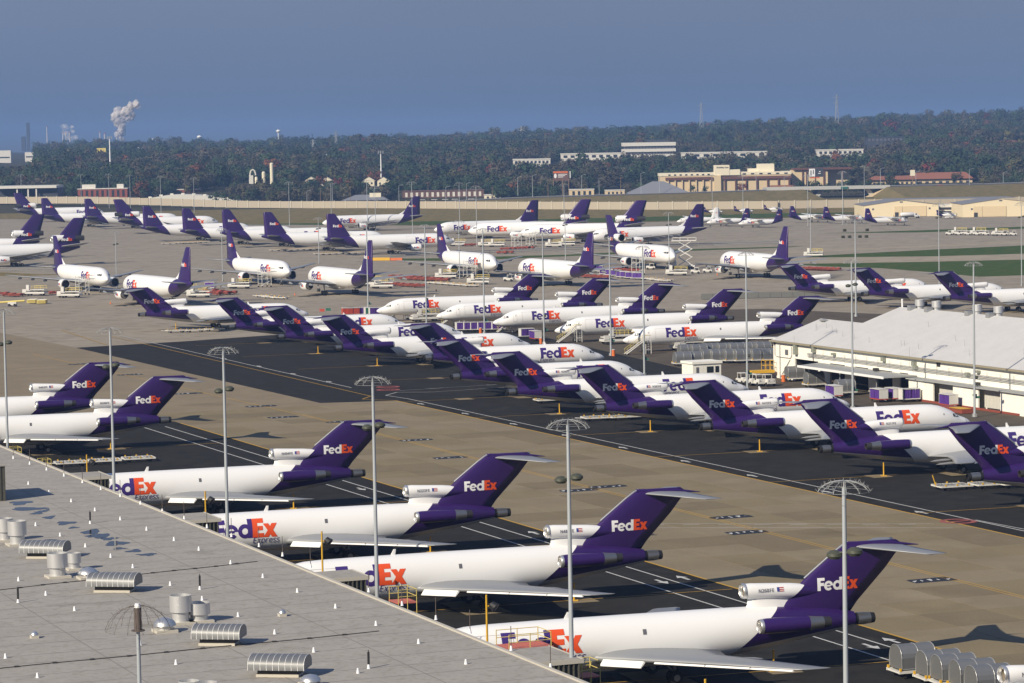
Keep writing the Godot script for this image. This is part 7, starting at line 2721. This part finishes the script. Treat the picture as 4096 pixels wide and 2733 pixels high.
	var b3 := far_thing("billboard", "small faded yellow billboard among the distant trees at left", "billboard", -407, 3000, 30)
	boxy(b3, "panel", M.pale_yellow, -411, -402, 37.9, 42.4, 2999.6, 3000.4)
	s = nb()
	tube(s, Vector3(0, -10, 0), Vector3(0, 8, 0), 0.4)
	obj("pole", s, M.wood, b3)
	# office block and other far buildings
	var of := far_thing("office_block", "white office block with dark window bands on the wooded hill", "office building", 150, 3200, 18)
	boxy(of, "wall", M.far_glass, 122, 177, 18, 37.0, 3202, 3230)
	for y in [[22.0, 25.5], [28.2, 31.4], [34.4, 38.2]]:
		boxy(of, "white_band", M.far_white, 121, 178, y[0], y[1], 3200, 3231)
	boxy(of, "roof_block", M.far_dark, 148, 166, 38.2, 41, 3206, 3220)
	for y in [[25.5, 28.2], [31.4, 34.4]]:
		window_row(of, 16, 122, 177, y[0] + 0.3, y[1] - 0.3, 3202, M.window_grey, 0.8)
	for q in [["long pale low building left of the office block", 52, 118, 3000, 14, 29.0], ["long pale low building right of the office block", 173, 258, 3000, 13, 28.0], ["pale low building left below the pylon", 4, 40, 2900, 12, 25.0], ["pale flat building in the trees above the bridge", 308, 354, 3000, 14, 28.5], ["dark flat building on the wooded hill at the right", 405, 447, 3400, 22, 39.5], ["brick building in the trees at the right edge", 537, 580, 3300, 20, 33.0]]:
		var t := far_thing("low_building", q[0], "building", q[1], q[3], q[4])
		var dark: bool = q[0].begins_with("dark")
		var wm: Material = M.far_dark if dark else M.brick_brown if q[0].begins_with("brick") else M.far_white
		boxy(t, "wall", wm, q[1], q[2], q[4], q[5] - 1.0, q[3], q[3] + 20)
		boxy(t, "roof", M.roof_red if q[0].begins_with("brick") else M.far_white if not dark else M.far_dark, q[1] - 0.4, q[2] + 0.4, q[5] - 1.0, q[5], q[3] - 0.4, q[3] + 20.4)
		window_row(t, 9, q[1] + 1, q[2] - 1, q[5] - 4.5, q[5] - 2.0, q[3], M.window_grey if dark else M.far_glass, 0.55)
	# low buildings along the road left of the billboard
	for q in [["long brown-brick low building beyond the wall", -80, -19, 2245, -1, 6.6, "brick_brown"], ["tan box trailer-like shed before the brown-brick building", -18.5, -3, 2190, -1, 3.8, "hotel_pale"], ["tan shopfront beside the billboard poles", 44, 62, 2200, -1, 6.4, "hotel_tan"], ["small tan gate building right of the billboard", 70, 84, 2190, -1, 5.6, "hotel_tan"], ["red brick low building with white roof blocks at the left", -322, -285, 2240, 2, 12.5, "brick_red"], ["white-trimmed red building at the far left trees", -262, -240, 2330, 2, 9.5, "brick_red"]]:
		var t := far_thing("low_building", q[0], "building", q[1], q[3], q[4])
		boxy(t, "wall", M[q[6]], q[1], q[2], q[4], q[5], q[3], q[3] + 16)
		boxy(t, "roof", M.far_white if q[6] != "brick_brown" else M.brick_brown, q[1] - 0.3, q[2] + 0.3, q[5], q[5] + 0.5, q[3] - 0.3, q[3] + 16.3)
		window_row(t, maxi(4, int((q[2] - q[1]) / 4)), q[1] + 1, q[2] - 1, q[4] + (q[5] - q[4]) * 0.45, q[5] - 0.9, q[3], M.far_glass if q[6] != "brick_brown" else M.far_white, 0.45)
		if q[0].begins_with("red"):
			for x in [-319.0, -314.0, -293.0]:
				boxy(t, "roof_block", M.far_white, x, x + 5, q[5] + 0.5, q[5] + 3.5, q[3] + 2, q[3] + 7)
	# gabled houses
	var nh := 0
	for q in [[-116.0, 2480.0, "tan gabled roof building, left one of two behind the brown-brick building"], [-104.0, 2480.0, "tan gabled roof building, right one of two behind the brown-brick building"], [-150.0, 2470.0, "tan gabled roof house left of the cell tower"], [-163.0, 2470.0, "tan gabled roof house behind the nose of the lone jet"], [-70.0, 2500.0, "white gabled house right of the cell tower"], [-20.0, 2700.0, "white house high in the trees above the brown-brick building"], [20.0, 2820.0, "pale house in the trees left of the pylon"], [-60.0, 2860.0, "pale house in the trees far behind the cell tower"], [85.0, 3500.0, "white house in the trees left of the office block"], [98.0, 3560.0, "small white house beside the office block's left"], [262.0, 3650.0, "small white house on the wooded hill above the hotel"], [480.0, 3050.0, "pale house in the trees at the right, above the motel"], [470.0, 2900.0, "reddish-roofed house in the trees at the right"]]:
		var gy := rise(q[0], q[1])
		var t := far_thing("house", q[2], "house", q[0], q[1], gy)
		s = nb()
		box(s, Vector3(0, 2.0, 0), Vector3(9.5, 5.0, 9.0))
		obj("wall", s, M.hotel_pale, t)
		s = nb()
		flat(s)
		for e in [-1, 1]:
			quad(s, Vector3(e * 5.6, 4.3, 5), Vector3(0, 7.6, 5), Vector3(0, 7.6, -5), Vector3(e * 5.6, 4.3, -5))
		tri(s, Vector3(-5.2, 4.5, 4.6), Vector3(5.2, 4.5, 4.6), Vector3(0, 7.5, 4.6))
		obj("roof", s, M.hotel_pale if nh < 5 else M.far_white if nh < 11 else M.roof_red, t)
		for x in [-2.6, 2.6]:
			s = nb()
			box(s, Vector3(x, 2.2, 4.55), Vector3(1.4, 1.6, 0.1))
			obj("window", s, M.far_glass, t)
		nh += 1
	# open shed and white-roofed hall at the left
	var sd := far_thing("open_shed", "large dark open shed with white roof edge at the far left", "shed", -340, 2200, 1)
	boxy(sd, "roof", M.far_white, -380, -331, 14.6, 16.4, 2195, 2230)
	boxy(sd, "back_wall", M.far_dark, -378, -331, 0, 14.6, 2226, 2229)
	boxy(sd, "side_wall", M.far_dark, -345, -331, 0, 14.6, 2200, 2226)
	for x in [-360.0, -352.0, -346.0]:
		boxy(sd, "column", M.far_white, x - 0.5, x + 0.5, 0, 14.6, 2196, 2197)
	var wh := far_thing("white_roof_hall", "low white arched roof rising just behind the pale wall", "building", -232, 2190, 2)
	s = nb()
	var pr := []
	for zz in [2185.0, 2215.0]:
		var r := PackedVector3Array()
		for k in 13:
			var t := k / 12.0
			r.append(W(lerpf(-272, -196, t), zz, 3.0 + 5.2 * sin(PI * pow(t, 0.8))) - wh.position)
		pr.append(r)
	loft(s, pr, false)
	flat(s)
	for i in range(1, 12):
		tri(s, pr[0][0], pr[0][i], pr[0][i + 1])
	obj("roof", s, M.far_white, wh)
	for k in 8:
		var x := lerpf(-262, -206, k / 7.0)
		var t := (x + 272) / 76.0
		boxy(wh, "ridge_vent", M.far_white, x - 1.2, x + 1.2, 3.0 + 5.2 * sin(PI * pow(t, 0.8)), 4.1 + 5.2 * sin(PI * pow(t, 0.8)), 2188, 2190)
	var gb := far_thing("green_roof_building", "low pale green roof behind the wall left of the lone jet", "building", -98, 2100, 0)
	s = nb()
	flat(s)
	quad(s, W(-118, 2095, 3.6) - gb.position, W(-84, 2095, 3.6) - gb.position, W(-92, 2110, 7.2) - gb.position, W(-108, 2110, 7.2) - gb.position)
	obj("roof", s, M.roof_grey, gb)
	boxy(gb, "wall", M.far_white, -116, -86, -0.3, 3.6, 2097, 2112)
	boxy(gb, "roof_block", M.hotel_pale, -98, -90, 5, 8.4, 2103, 2108)
	# cement silos
	var si := far_thing("cement_plant", "pale silo tower with tank and hooped elevator in the trees", "silo", -205, 2500, 6)
	for q in [[-197.5, 1.5, 27.4], [-204.3, 1.5, 20.2], [-210.5, 1.2, 16.0]]:
		s = nb()
		lathe(s, W(q[0], 2500, 6) - si.position, Vector3.UP, [[0, q[1]], [q[2] - 6, q[1]], [q[2] - 5.2, q[1] * 0.5], [q[2] - 5.2, 0.01]], 16)
		obj("silo", s, M.hotel_pale, si)
	boxy(si, "elevator", M.far_white, -216.5, -213, 6, 18, 2499, 2502)
	s = nb()
	var pts := []
	for k in 9:
		var a := PI * k / 8.0
		pts.append(W(-213.2 - cos(a) * 2.3, 2500, 18 + sin(a) * 4.6) - si.position)
	path_tube(s, pts, 0.7, 8)
	obj("hooped_duct", s, M.far_white, si)
	# masts, pylons, water towers
	for q in [[-106.5, 2500.0, 36.5, "tall grey cell mast with ring of antennas", 0.7], [-371.5, 2800.0, 53.3, "tall pale mast with lamp ring above the trees at left", 0.85]]:
		var gy := rise(q[0], q[1])
		var t := far_thing("tall_mast", q[3], "mast", q[0], q[1], gy)
		s = nb()
		tube(s, Vector3.ZERO, Vector3(0, q[2] - gy, 0), q[4], q[4] * 0.6, 10)
		obj("mast", s, M.letter_white, t)
		for k in 3:
			s = nb()
			box(s, Vector3((k - 1) * 1.9, q[2] - gy - 1.2, 0.4), Vector3(0.7, 2.6, 0.5))
			obj("antenna", s, M.galvanised, t)
		s = nb()
		tube(s, Vector3(-2.4, q[2] - gy - 1.0, 0.2), Vector3(2.4, q[2] - gy - 1.0, 0.2), 0.2)
		obj("antenna_arm", s, M.galvanised, t)
	for q in [[18.5, 4300.0, 58.0, 3.4, "lattice pylon standing on the wooded ridge, tallest"], [31.0, 4300.0, 46.0, 2.2, "smaller lattice pylon right of the tallest one"], [-247.0, 3800.0, 44.0, 2.4, "lattice pylon at left, the shorter of two"], [-218.0, 3800.0, 54.0, 2.4, "lattice pylon at left, the taller of two"], [302.0, 4700.0, 92.0, 4.0, "faint pylon against the sky, right of the middle"], [470.0, 4300.0, 96.0, 3.6, "faint pylon against the sky above the right hill"]]:
		var gy := rise(q[0], q[1])
		var t := far_thing("pylon", q[4], "pylon", q[0], q[1], gy)
		s = nb()
		var hh: float = q[2] - gy + 4.0
		for e in [[-1, -1], [1, -1], [1, 1], [-1, 1]]:
			tube(s, Vector3(e[0] * q[3], -2, e[1] * q[3]), Vector3(e[0] * 0.5, hh, e[1] * 0.5), 0.32, 0.25, 4)
		for k in 8:
			var a := k / 8.0
			var b := (k + 1) / 8.0
			for e in [-1, 1]:
				tube(s, Vector3(e * lerpf(q[3], 0.5, a), hh * a, lerpf(q[3], 0.5, a)), Vector3(-e * lerpf(q[3], 0.5, b), hh * b, lerpf(q[3], 0.5, b)), 0.2, 0.2, 4, false)
		obj("lattice", s, M.galvanised, t)
		for k in 2:
			s = nb()
			tube(s, Vector3(-q[3] * 1.6, hh * (0.78 + 0.13 * k), 0), Vector3(q[3] * 1.6, hh * (0.78 + 0.13 * k), 0), 0.3, 0.3, 4)
			obj("cross_arm", s, M.galvanised, t)
	for q in [[-616.0, 5200.0, 56.0, "white water tower on the skyline, left one"], [-534.5, 5200.0, 59.7, "white water tower on the skyline, middle one"], [-413.0, 5400.0, 68.2, "white water tower on the skyline, right one"]]:
		var gy := rise(q[0], q[1])
		var t := far_thing("water_tower", q[3], "water tower", q[0], q[1], gy)
		s = nb()
		lathe(s, Vector3(0, q[2] - gy - 6.0, 0), Vector3.UP, [[0, 0.3], [0.8, 3.0], [3.0, 4.4], [5.0, 3.4], [6.2, 0.1]], 16)
		obj("tank", s, M.white, t)
		s = nb()
		tube(s, Vector3(0, -2, 0), Vector3(0, q[2] - gy - 5.5, 0), 1.2)
		obj("stem", s, M.white, t)
	# utility poles and road lamps beyond the wall
	var np := 0
	for x in [-140.0, -132.0, -125.0, -118.0, -110.0, -95.0, -78.0, -58.0, -44.0, -30.0, -12.0, 6.0, 16.0, 27.0, 51.0, 64.0, 77.0, 92.0, 106.0, 176.0, 190.0, 232.0, 262.0, 290.0, 318.0, 345.0, 372.0, 402.0, 420.0]:
		var wood = np % 3 == 1 and x < 110.0
		var zz := 2075.0 + (np % 4) * 22.0
		var t := far_thing("utility_pole" if wood else "road_lamp", "brown wooden utility pole along the road beyond the wall" if wood else "thin grey road lamp along the raised road beyond the wall", "pole", x, zz, 0 if x < 0 else 4, "wooden utility poles beyond the wall" if wood else "road lamps beyond the wall")
		s = nb()
		var hh := 11.0 + (np * 7 % 5)
		tube(s, Vector3.ZERO, Vector3(0, hh, 0), 0.2, 0.14, 6)
		obj("pole", s, M.wood if wood else M.pole, t)
		s = nb()
		if wood:
			tube(s, Vector3(-1.4, hh - 0.8, 0), Vector3(1.4, hh - 0.8, 0), 0.12, 0.12, 4)
		else:
			tube(s, Vector3(0, hh, 0), Vector3(2.2, hh + 0.6, 0), 0.1, 0.1, 5)
			box(s, Vector3(2.5, hh + 0.55, 0), Vector3(1.0, 0.2, 0.4))
		obj("arm", s, M.wood if wood else M.pole, t)
		np += 1
	# cars on the road and in the lots
	for k in 15:
		var x: float = [-70, -64, -55, -47, -40, -28, 4, 10, 16, 231, 237, 250, 257, 300, 385][k]
		var yy: float = 0.4 if k < 9 else 6.8
		var t := far_thing("parked_car", ["white car in the lot before the brown-brick building", "white car near the billboard poles", "white car on the road bridge", "dark red car on the right road"][0 if k < 6 else 1 if k < 9 else 2 if k < 13 else 3], "car", x, 2195.0 if k < 9 else 2092.0, yy, "cars beyond the wall")
		s = nb()
		hexa(s, [Vector3(-2.3, 0.3, 0.9), Vector3(2.3, 0.3, 0.9), Vector3(2.3, 0.3, -0.9), Vector3(-2.3, 0.3, -0.9), Vector3(-2.3, 1.0, 0.85), Vector3(2.2, 0.95, 0.85), Vector3(2.2, 0.95, -0.85), Vector3(-2.3, 1.0, -0.85)])
		obj("body", s, M.white if k < 13 else M.red, t)
		s = nb()
		hexa(s, [Vector3(-1.6, 0.98, 0.8), Vector3(1.1, 0.98, 0.8), Vector3(1.1, 0.98, -0.8), Vector3(-1.6, 0.98, -0.8), Vector3(-1.1, 1.55, 0.68), Vector3(0.5, 1.55, 0.68), Vector3(0.5, 1.55, -0.68), Vector3(-1.1, 1.55, -0.68)])
		obj("cabin", s, M.glass, t)
		wheels(t, [-1.4, 1.4], [-0.75, 0.75], 0.33, 0.22)

# ---------------------------------------------------------------- trees
func crown_mesh(seed_: int, tall: float, leaves: int) -> ArrayMesh:
	var g := RandomNumberGenerator.new()
	g.seed = seed_
	var s := nb()
	flat(s)
	var clumps := []
	for k in 13:
		var a := g.randf() * TAU
		var h := g.randf_range(0.0, 1.0)
		var r := sqrt(g.randf()) * 0.36 * (1.15 - absf(h - 0.4))
		clumps.append([Vector3(cos(a) * r, lerpf(0.30, 0.86, h) * tall, sin(a) * r), g.randf_range(0.12, 0.21)])
	for k in leaves:
		var c: Array = clumps[k % clumps.size()]
		var d := Vector3(g.randfn(), g.randfn(), g.randfn()).normalized()
		var p: Vector3 = c[0] + d * float(c[1]) * g.randf_range(0.72, 1.05)
		var n := (d + Vector3(g.randfn(), g.randfn(), g.randfn()) * 0.22 + Vector3(0, 0.15, 0)).normalized()
		var ax := side_axes(n)
		var r := g.randf_range(0.032, 0.062)
		var tw := g.randf() * TAU
		var u: Vector3 = (ax[0] * cos(tw) + ax[1] * sin(tw)) * r
		var v: Vector3 = (ax[1] * cos(tw) - ax[0] * sin(tw)) * r * 0.8
		s.set_normal((d * 0.75 + (p - Vector3(0, 0.5 * tall, 0)).normalized() * 0.6 + Vector3(0, 0.15, 0)).normalized())
		quad(s, p - u, p - v * 0.9, p + u, p + v)
	return s.commit()

func forest() -> void:
	var crowns := []
	for k in 6:
		crowns.append(crown_mesh(50 + k, 1.0, 420))
	var bare := []
	var ts := nb()
	tube(ts, Vector3(0, -0.12, 0), Vector3(0.01, 0.55, 0), 0.03, 0.014, 6)
	for k in 5:
		var a := TAU * k / 5.0 + 0.4
		tube(ts, Vector3(0, 0.25 + k * 0.05, 0), Vector3(cos(a) * 0.2, 0.55 + k * 0.06, sin(a) * 0.2), 0.013, 0.006, 4)
	ts.generate_normals()
	var trunk := ts.commit()
	var tints := [["dark green", [0.018, 0.040, 0.014]], ["mid green", [0.03, 0.055, 0.017]], ["olive brown", [0.055, 0.053, 0.02]], ["grey brown thin-leaved", [0.068, 0.06, 0.036]], ["rusty orange", [0.13, 0.048, 0.018]], ["dark red", [0.13, 0.022, 0.018]], ["yellow green", [0.085, 0.082, 0.022]]]
	var ms := []
	for q in tints:
		ms.append(paint("leaf_" + q[0], q[1], 0.9))
	paint("bark", [0.06, 0.048, 0.035], 0.95)
	var free := [[110.0, 262.0, 2050.0, 2290.0], [278.0, 372.0, 2040.0, 2372.0], [78.0, 132.0, 2040.0, 2180.0], [28.0, 50.0, 2180.0, 2262.0], [-84.0, -15.0, 2100.0, 2266.0], [40.0, 86.0, 2040.0, 2220.0], [-385.0, -325.0, 2160.0, 2240.0], [-276.0, -192.0, 2160.0, 2222.0], [-326.0, -282.0, 2200.0, 2262.0], [-122.0, -82.0, 2060.0, 2116.0], [-220.0, -194.0, 2290.0, 2510.0], [-125.0, -92.0, 2270.0, 2500.0], [-172.0, -142.0, 2330.0, 2484.0], [118.0, 182.0, 2780.0, 3235.0], [48.0, 122.0, 2730.0, 3022.0], [170.0, 260.0, 2760.0, 3022.0], [2.0, 42.0, 2640.0, 2922.0], [304.0, 356.0, 2730.0, 3022.0], [400.0, 450.0, 3050.0, 3422.0], [534.0, 585.0, 3040.0, 3322.0]]
	var g := RandomNumberGenerator.new()
	g.seed = 99
	var near := []
	var heaps := []
	for k in 6:
		heaps.append([])
	var patch := FastNoiseLite.new()
	patch.seed = 8
	patch.frequency = 0.006
	var z := 2130.0
	while z < 5600.0:
		var step := lerpf(10.0, 26.0, clampf((z - 2130.0) / 2600.0, 0, 1))
		var half := z * 0.215 + 30.0
		var x := -half
		while x < half:
			var px := x + g.randf_range(-0.5, 0.5) * step
			var pz := z + g.randf_range(-0.5, 0.5) * step
			x += step * g.randf_range(0.75, 1.25)
			var lim := wall_z(px) + 60.0
			if px > -62.0:
				lim = maxf(lim, 2150.0)
			if pz < lim:
				continue
			var blocked := false
			for f in free:
				var k := pz / float(f[3])
				if px > f[0] * k - 4.0 and px < f[1] * k + 4.0 and pz > f[2] and pz < f[3]:
					blocked = true
					break
			if blocked:
				continue
			var n := patch.get_noise_2d(px, pz)
			var open := patch.get_noise_2d(px * 1.7 + 500.0, pz * 0.6)
			if pz < 2450.0 and open > 0.22:
				continue
			var roll := g.randf()
			var c := 0
			if pz > 2700.0 and px / pz < -0.157:
				continue
			n += 0.22 * smoothstep(2480.0, 2620.0, pz) * (1.0 - smoothstep(2950.0, 3150.0, pz)) * smoothstep(-0.06, 0.02, px / pz) - 0.1 * smoothstep(3200.0, 3600.0, pz)
			if n > 0.12:
				c = 3 if roll < 0.55 else 2 if roll < 0.8 else 0
			elif n < -0.15:
				c = 0 if roll < 0.5 else 1 if roll < 0.84 else 4 if roll < 0.875 else 2
			else:
				c = 1 if roll < 0.30 else 0 if roll < 0.54 else 2 if roll < 0.76 else 3 if roll < 0.90 else 4 if roll < 0.945 else 5 if roll < 0.957 else 6
			var size := g.randf_range(9.0, 16.5) * (1.0 + 0.25 * smoothstep(2600.0, 4500.0, pz)) * (1.35 if g.randf() < 0.12 else 1.0)
			if pz < 2330.0:
				size *= 0.82
			var wide := size * g.randf_range(0.85, 1.25)
			var b := Basis(Vector3.UP, g.randf() * TAU).scaled(Vector3(wide, size, wide))
			var tf := Transform3D(b, W(px, pz, rise(px, pz) - size * 0.06))
			var shade := g.randf_range(0.75, 1.3)
			near.append([pz, tf, c, shade, g.randi_range(0, 5)])
		z += step * 0.9
	near.sort_custom(func(a, b): return a[0] < b[0])
	var made := 0
	for q in near:
		if made < 296 and absf(q[1].origin.x) < q[0] * 0.178:
			made += 1
			var t := thing("tree", "", "tree", q[1].origin)
			var b: Basis = q[1].basis
			var o := show_mesh("crown", crowns[q[4]], ms[q[2]], t)
			o.basis = b
			o = show_mesh("trunk", trunk, M.bark, t)
			o.basis = b
			var where := "at the far left" if q[1].origin.x < -260 else "left of the cell mast" if q[1].origin.x < -110 else "behind the brown-brick building" if q[1].origin.x < 20 else "between the billboard and the hotel" if q[1].origin.x < 115 else "before or beside the hotel" if q[1].origin.x < 270 else "around the red-roofed motel"
			var what: String = tints[q[2]][0]
			tag(t, "%s tree beyond the pale wall, %s" % [what, where], "tree", "%s trees %s" % [what, where])
		else:
			var c: Array = tints[q[2]][1]
			heaps[q[4]].append([q[1], Color(c[0] * q[3], c[1] * q[3], c[2] * q[3])])
	# a few that stand out
	for q in [[-133.0, 2330.0, 13.0, 5, "bright dark-red tree beyond the wall, left of the middle"], [-147.0, 2340.0, 14.0, 4, "bright orange tree beyond the wall beside the dark-red one"], [-96.0, 2300.0, 7.5, 5, "low dark-red shrub tree before the gabled roofs"], [470.0, 3700.0, 26.0, 5, "large red tree on the right hill behind the dark flat building"], [302.0, 2480.0, 17.0, 5, "tall dark-red tree behind the left part of the motel roof"], [348.0, 2335.0, 11.0, 2, "round olive tree before the red motel roof"], [296.0, 2330.0, 11.0, 0, "round dark tree before the left end of the motel"], [137.0, 2235.0, 7.0, 0, "round dark shrub before the left hotel wall"], [146.0, 2236.0, 6.5, 0, "second round dark shrub before the left hotel wall"], [174.0, 2238.0, 9.0, 5, "dark red-brown tree before the hotel's middle"]]:
		var t := thing("tree", q[4], "tree", W(q[0], q[1], rise(q[0], q[1]) - 0.4))
		var b := Basis(Vector3.UP, q[0]).scaled(Vector3(q[2] * 1.05, q[2], q[2] * 1.05))
		var o := show_mesh("crown", crowns[int(absf(q[0])) % 6], ms[q[3]], t)
		o.basis = b
		o = show_mesh("trunk", trunk, M.bark, t)
		o.basis = b
	# evergreens along the road before the hotel's right wing
	for k in 22:
		var x := 205.0 + k * 3.4 + g.randf_range(-1, 1)
		var h := g.randf_range(7.0, 11.5)
		var t := thing("tree", "dark green tree in the row behind the road bridge", "tree", W(x, 2150.0 + g.randf_range(-8, 14), 1.0), 0.0, "dark green trees in the row behind the road bridge")
		var b := Basis(Vector3.UP, g.randf() * TAU).scaled(Vector3(h * 0.9, h, h * 0.9))
		var o := show_mesh("crown", crowns[k % 6], ms[0 if k % 4 else 2], t)
		o.basis = b
		o = show_mesh("trunk", trunk, M.bark, t)
		o.basis = b
	var leaf := paint("leaf_wood", [1, 1, 1], 0.9)
	leaf.vertex_color_use_as_albedo = true
	for k in 6:
		var mm := MultiMesh.new()
		mm.transform_format = MultiMesh.TRANSFORM_3D
		mm.use_colors = true
		mm.mesh = crowns[k]
		mm.instance_count = heaps[k].size()
		for i in heaps[k].size():
			mm.set_instance_transform(i, heaps[k][i][0])
			mm.set_instance_color(i, heaps[k][i][1])
		var o := MultiMeshInstance3D.new()
		o.multimesh = mm
		o.material_override = leaf
		o.name = numbered("woodland")
		add_child(o)
		tag(o, "wooded hills of mixed autumn trees reaching to the skyline", "woodland", "wooded hills")
		o.set_meta("kind", "stuff")

# ---------------------------------------------------------------- the refinery on the horizon
func industry() -> void:
	paint("stack_white", [0.5, 0.48, 0.46], 0.8)
	paint("steam", [0.74, 0.70, 0.68], 1.0, 0.0, {"transparency": BaseMaterial3D.TRANSPARENCY_ALPHA})
	M.steam.albedo_color.a = 0.4
	paint("thin_steam", [0.86, 0.83, 0.80], 1.0, 0.0, {"transparency": BaseMaterial3D.TRANSPARENCY_ALPHA})
	M.thin_steam.albedo_color.a = 0.10
	var n := 0
	for q in [[-1074.0, 90.0, 1.6, "first"], [-1037.0, 76.0, 1.8, "second"], [-1030.0, 76.0, 1.8, "third"], [-1021.0, 76.0, 1.8, "fourth"], [-951.0, 76.0, 1.7, "fifth"], [-912.0, 77.0, 1.7, "sixth"], [-902.0, 78.0, 1.7, "seventh"], [-940.0, 72.0, 2.4, "eighth"]]:
		var t := far_thing("chimney_stack", "thin pale chimney on the hazy horizon, %s from the left" % q[3], "chimney", q[0], 7000, 36)
		var s := nb()
		tube(s, Vector3.ZERO, Vector3(0, q[1] - 36, 0), q[2], q[2] * 0.7, 8)
		obj("stack", s, M.stack_white, t)
		s = nb()
		tube(s, Vector3(0, q[1] - 36, 0), Vector3(0, q[1] - 34, 0), q[2] * 0.9, q[2] * 0.9, 8)
		obj("top_ring", s, M.red, t)
	var tw := far_thing("refinery_tower", "grey tower silhouette in the haze at the far left", "tower", -1121, 7000, 36)
	var s := nb()
	box(s, Vector3(3, 32, 0), Vector3(7, 66, 7))
	obj("shaft", s, M.far_dark, tw)
	s = nb()
	box(s, Vector3(-8, 16, 0), Vector3(9, 34, 9))
	obj("lower_block", s, M.far_dark, tw)
	# low white buildings by the river at left
	for k in 9:
		var x: float = [-690, -668, -650, -632, -610, -590, -705, -560, -480][k]
		var z: float = [3900, 3950, 3880, 3980, 3920, 3900, 3600, 3950, 3880][k]
		var t := far_thing("low_building", "small pale block in the hazy cluster at the far left" , "building", x, z, rise(x, z), "pale blocks in the far left haze")
		s = nb()
		box(s, Vector3(0, 6, 0), Vector3(16, 14 + k % 3 * 3, 10))
		obj("wall", s, M.far_white, t)
		s = nb()
		box(s, Vector3(0, 7, 5.1), Vector3(13, 1.6, 0.2))
		obj("window", s, M.far_glass, t)
	# steam
	var g := RandomNumberGenerator.new()
	g.seed = 17
	for p in [["steam_cloud", "thick white steam plume rising over the refinery at left", -900.0, [[0, 8, 5], [1, 20, 8], [0, 32, 11], [-3, 44, 14], [-5, 55, 16], [-6, 66, 17], [-3, 76, 17], [5, 80, 15], [14, 84, 14], [24, 92, 13], [33, 98, 11], [22, 70, 9], [30, 74, 7], [12, 68, 10]], M.steam], ["steam_cloud", "faint twin steam wisps left of the thick plume", -1010.0, [[-14, 10, 8], [-12, 22, 9], [-18, 36, 9], [-22, 50, 8], [4, 10, 7], [2, 24, 8], [-2, 38, 7], [-5, 48, 5]], M.thin_steam]]:
		var t := far_thing(p[0], p[1], "steam", p[2], 7000, 40)
		var st := nb()
		smooth(st)
		var nz := FastNoiseLite.new()
		nz.seed = 4
		nz.frequency = 0.09
		nz.fractal_octaves = 3
		for q in p[3]:
			for k in 5:
				var r: float = q[2] * g.randf_range(0.35, 0.75)
				var c := Vector3(q[0] + g.randfn() * r * 0.6, q[1] + g.randfn() * r * 0.5, g.randfn() * r * 0.5)
				for i in 12:
					for j in 18:
						var w := []
						for e in [[i, j], [i + 1, j], [i + 1, j + 1], [i, j + 1]]:
							var th: float = PI * e[0] / 12.0
							var ph: float = TAU * (e[1] % 18) / 18.0
							var d := Vector3(sin(th) * cos(ph), cos(th), sin(th) * sin(ph))
							var b := c + d * r
							w.append(c + d * r * (1.0 + 0.5 * nz.get_noise_3dv(b * 1.6)))
						quad(st, w[0], w[1], w[2], w[3])
		obj("steam_cloud", st, p[4], t)
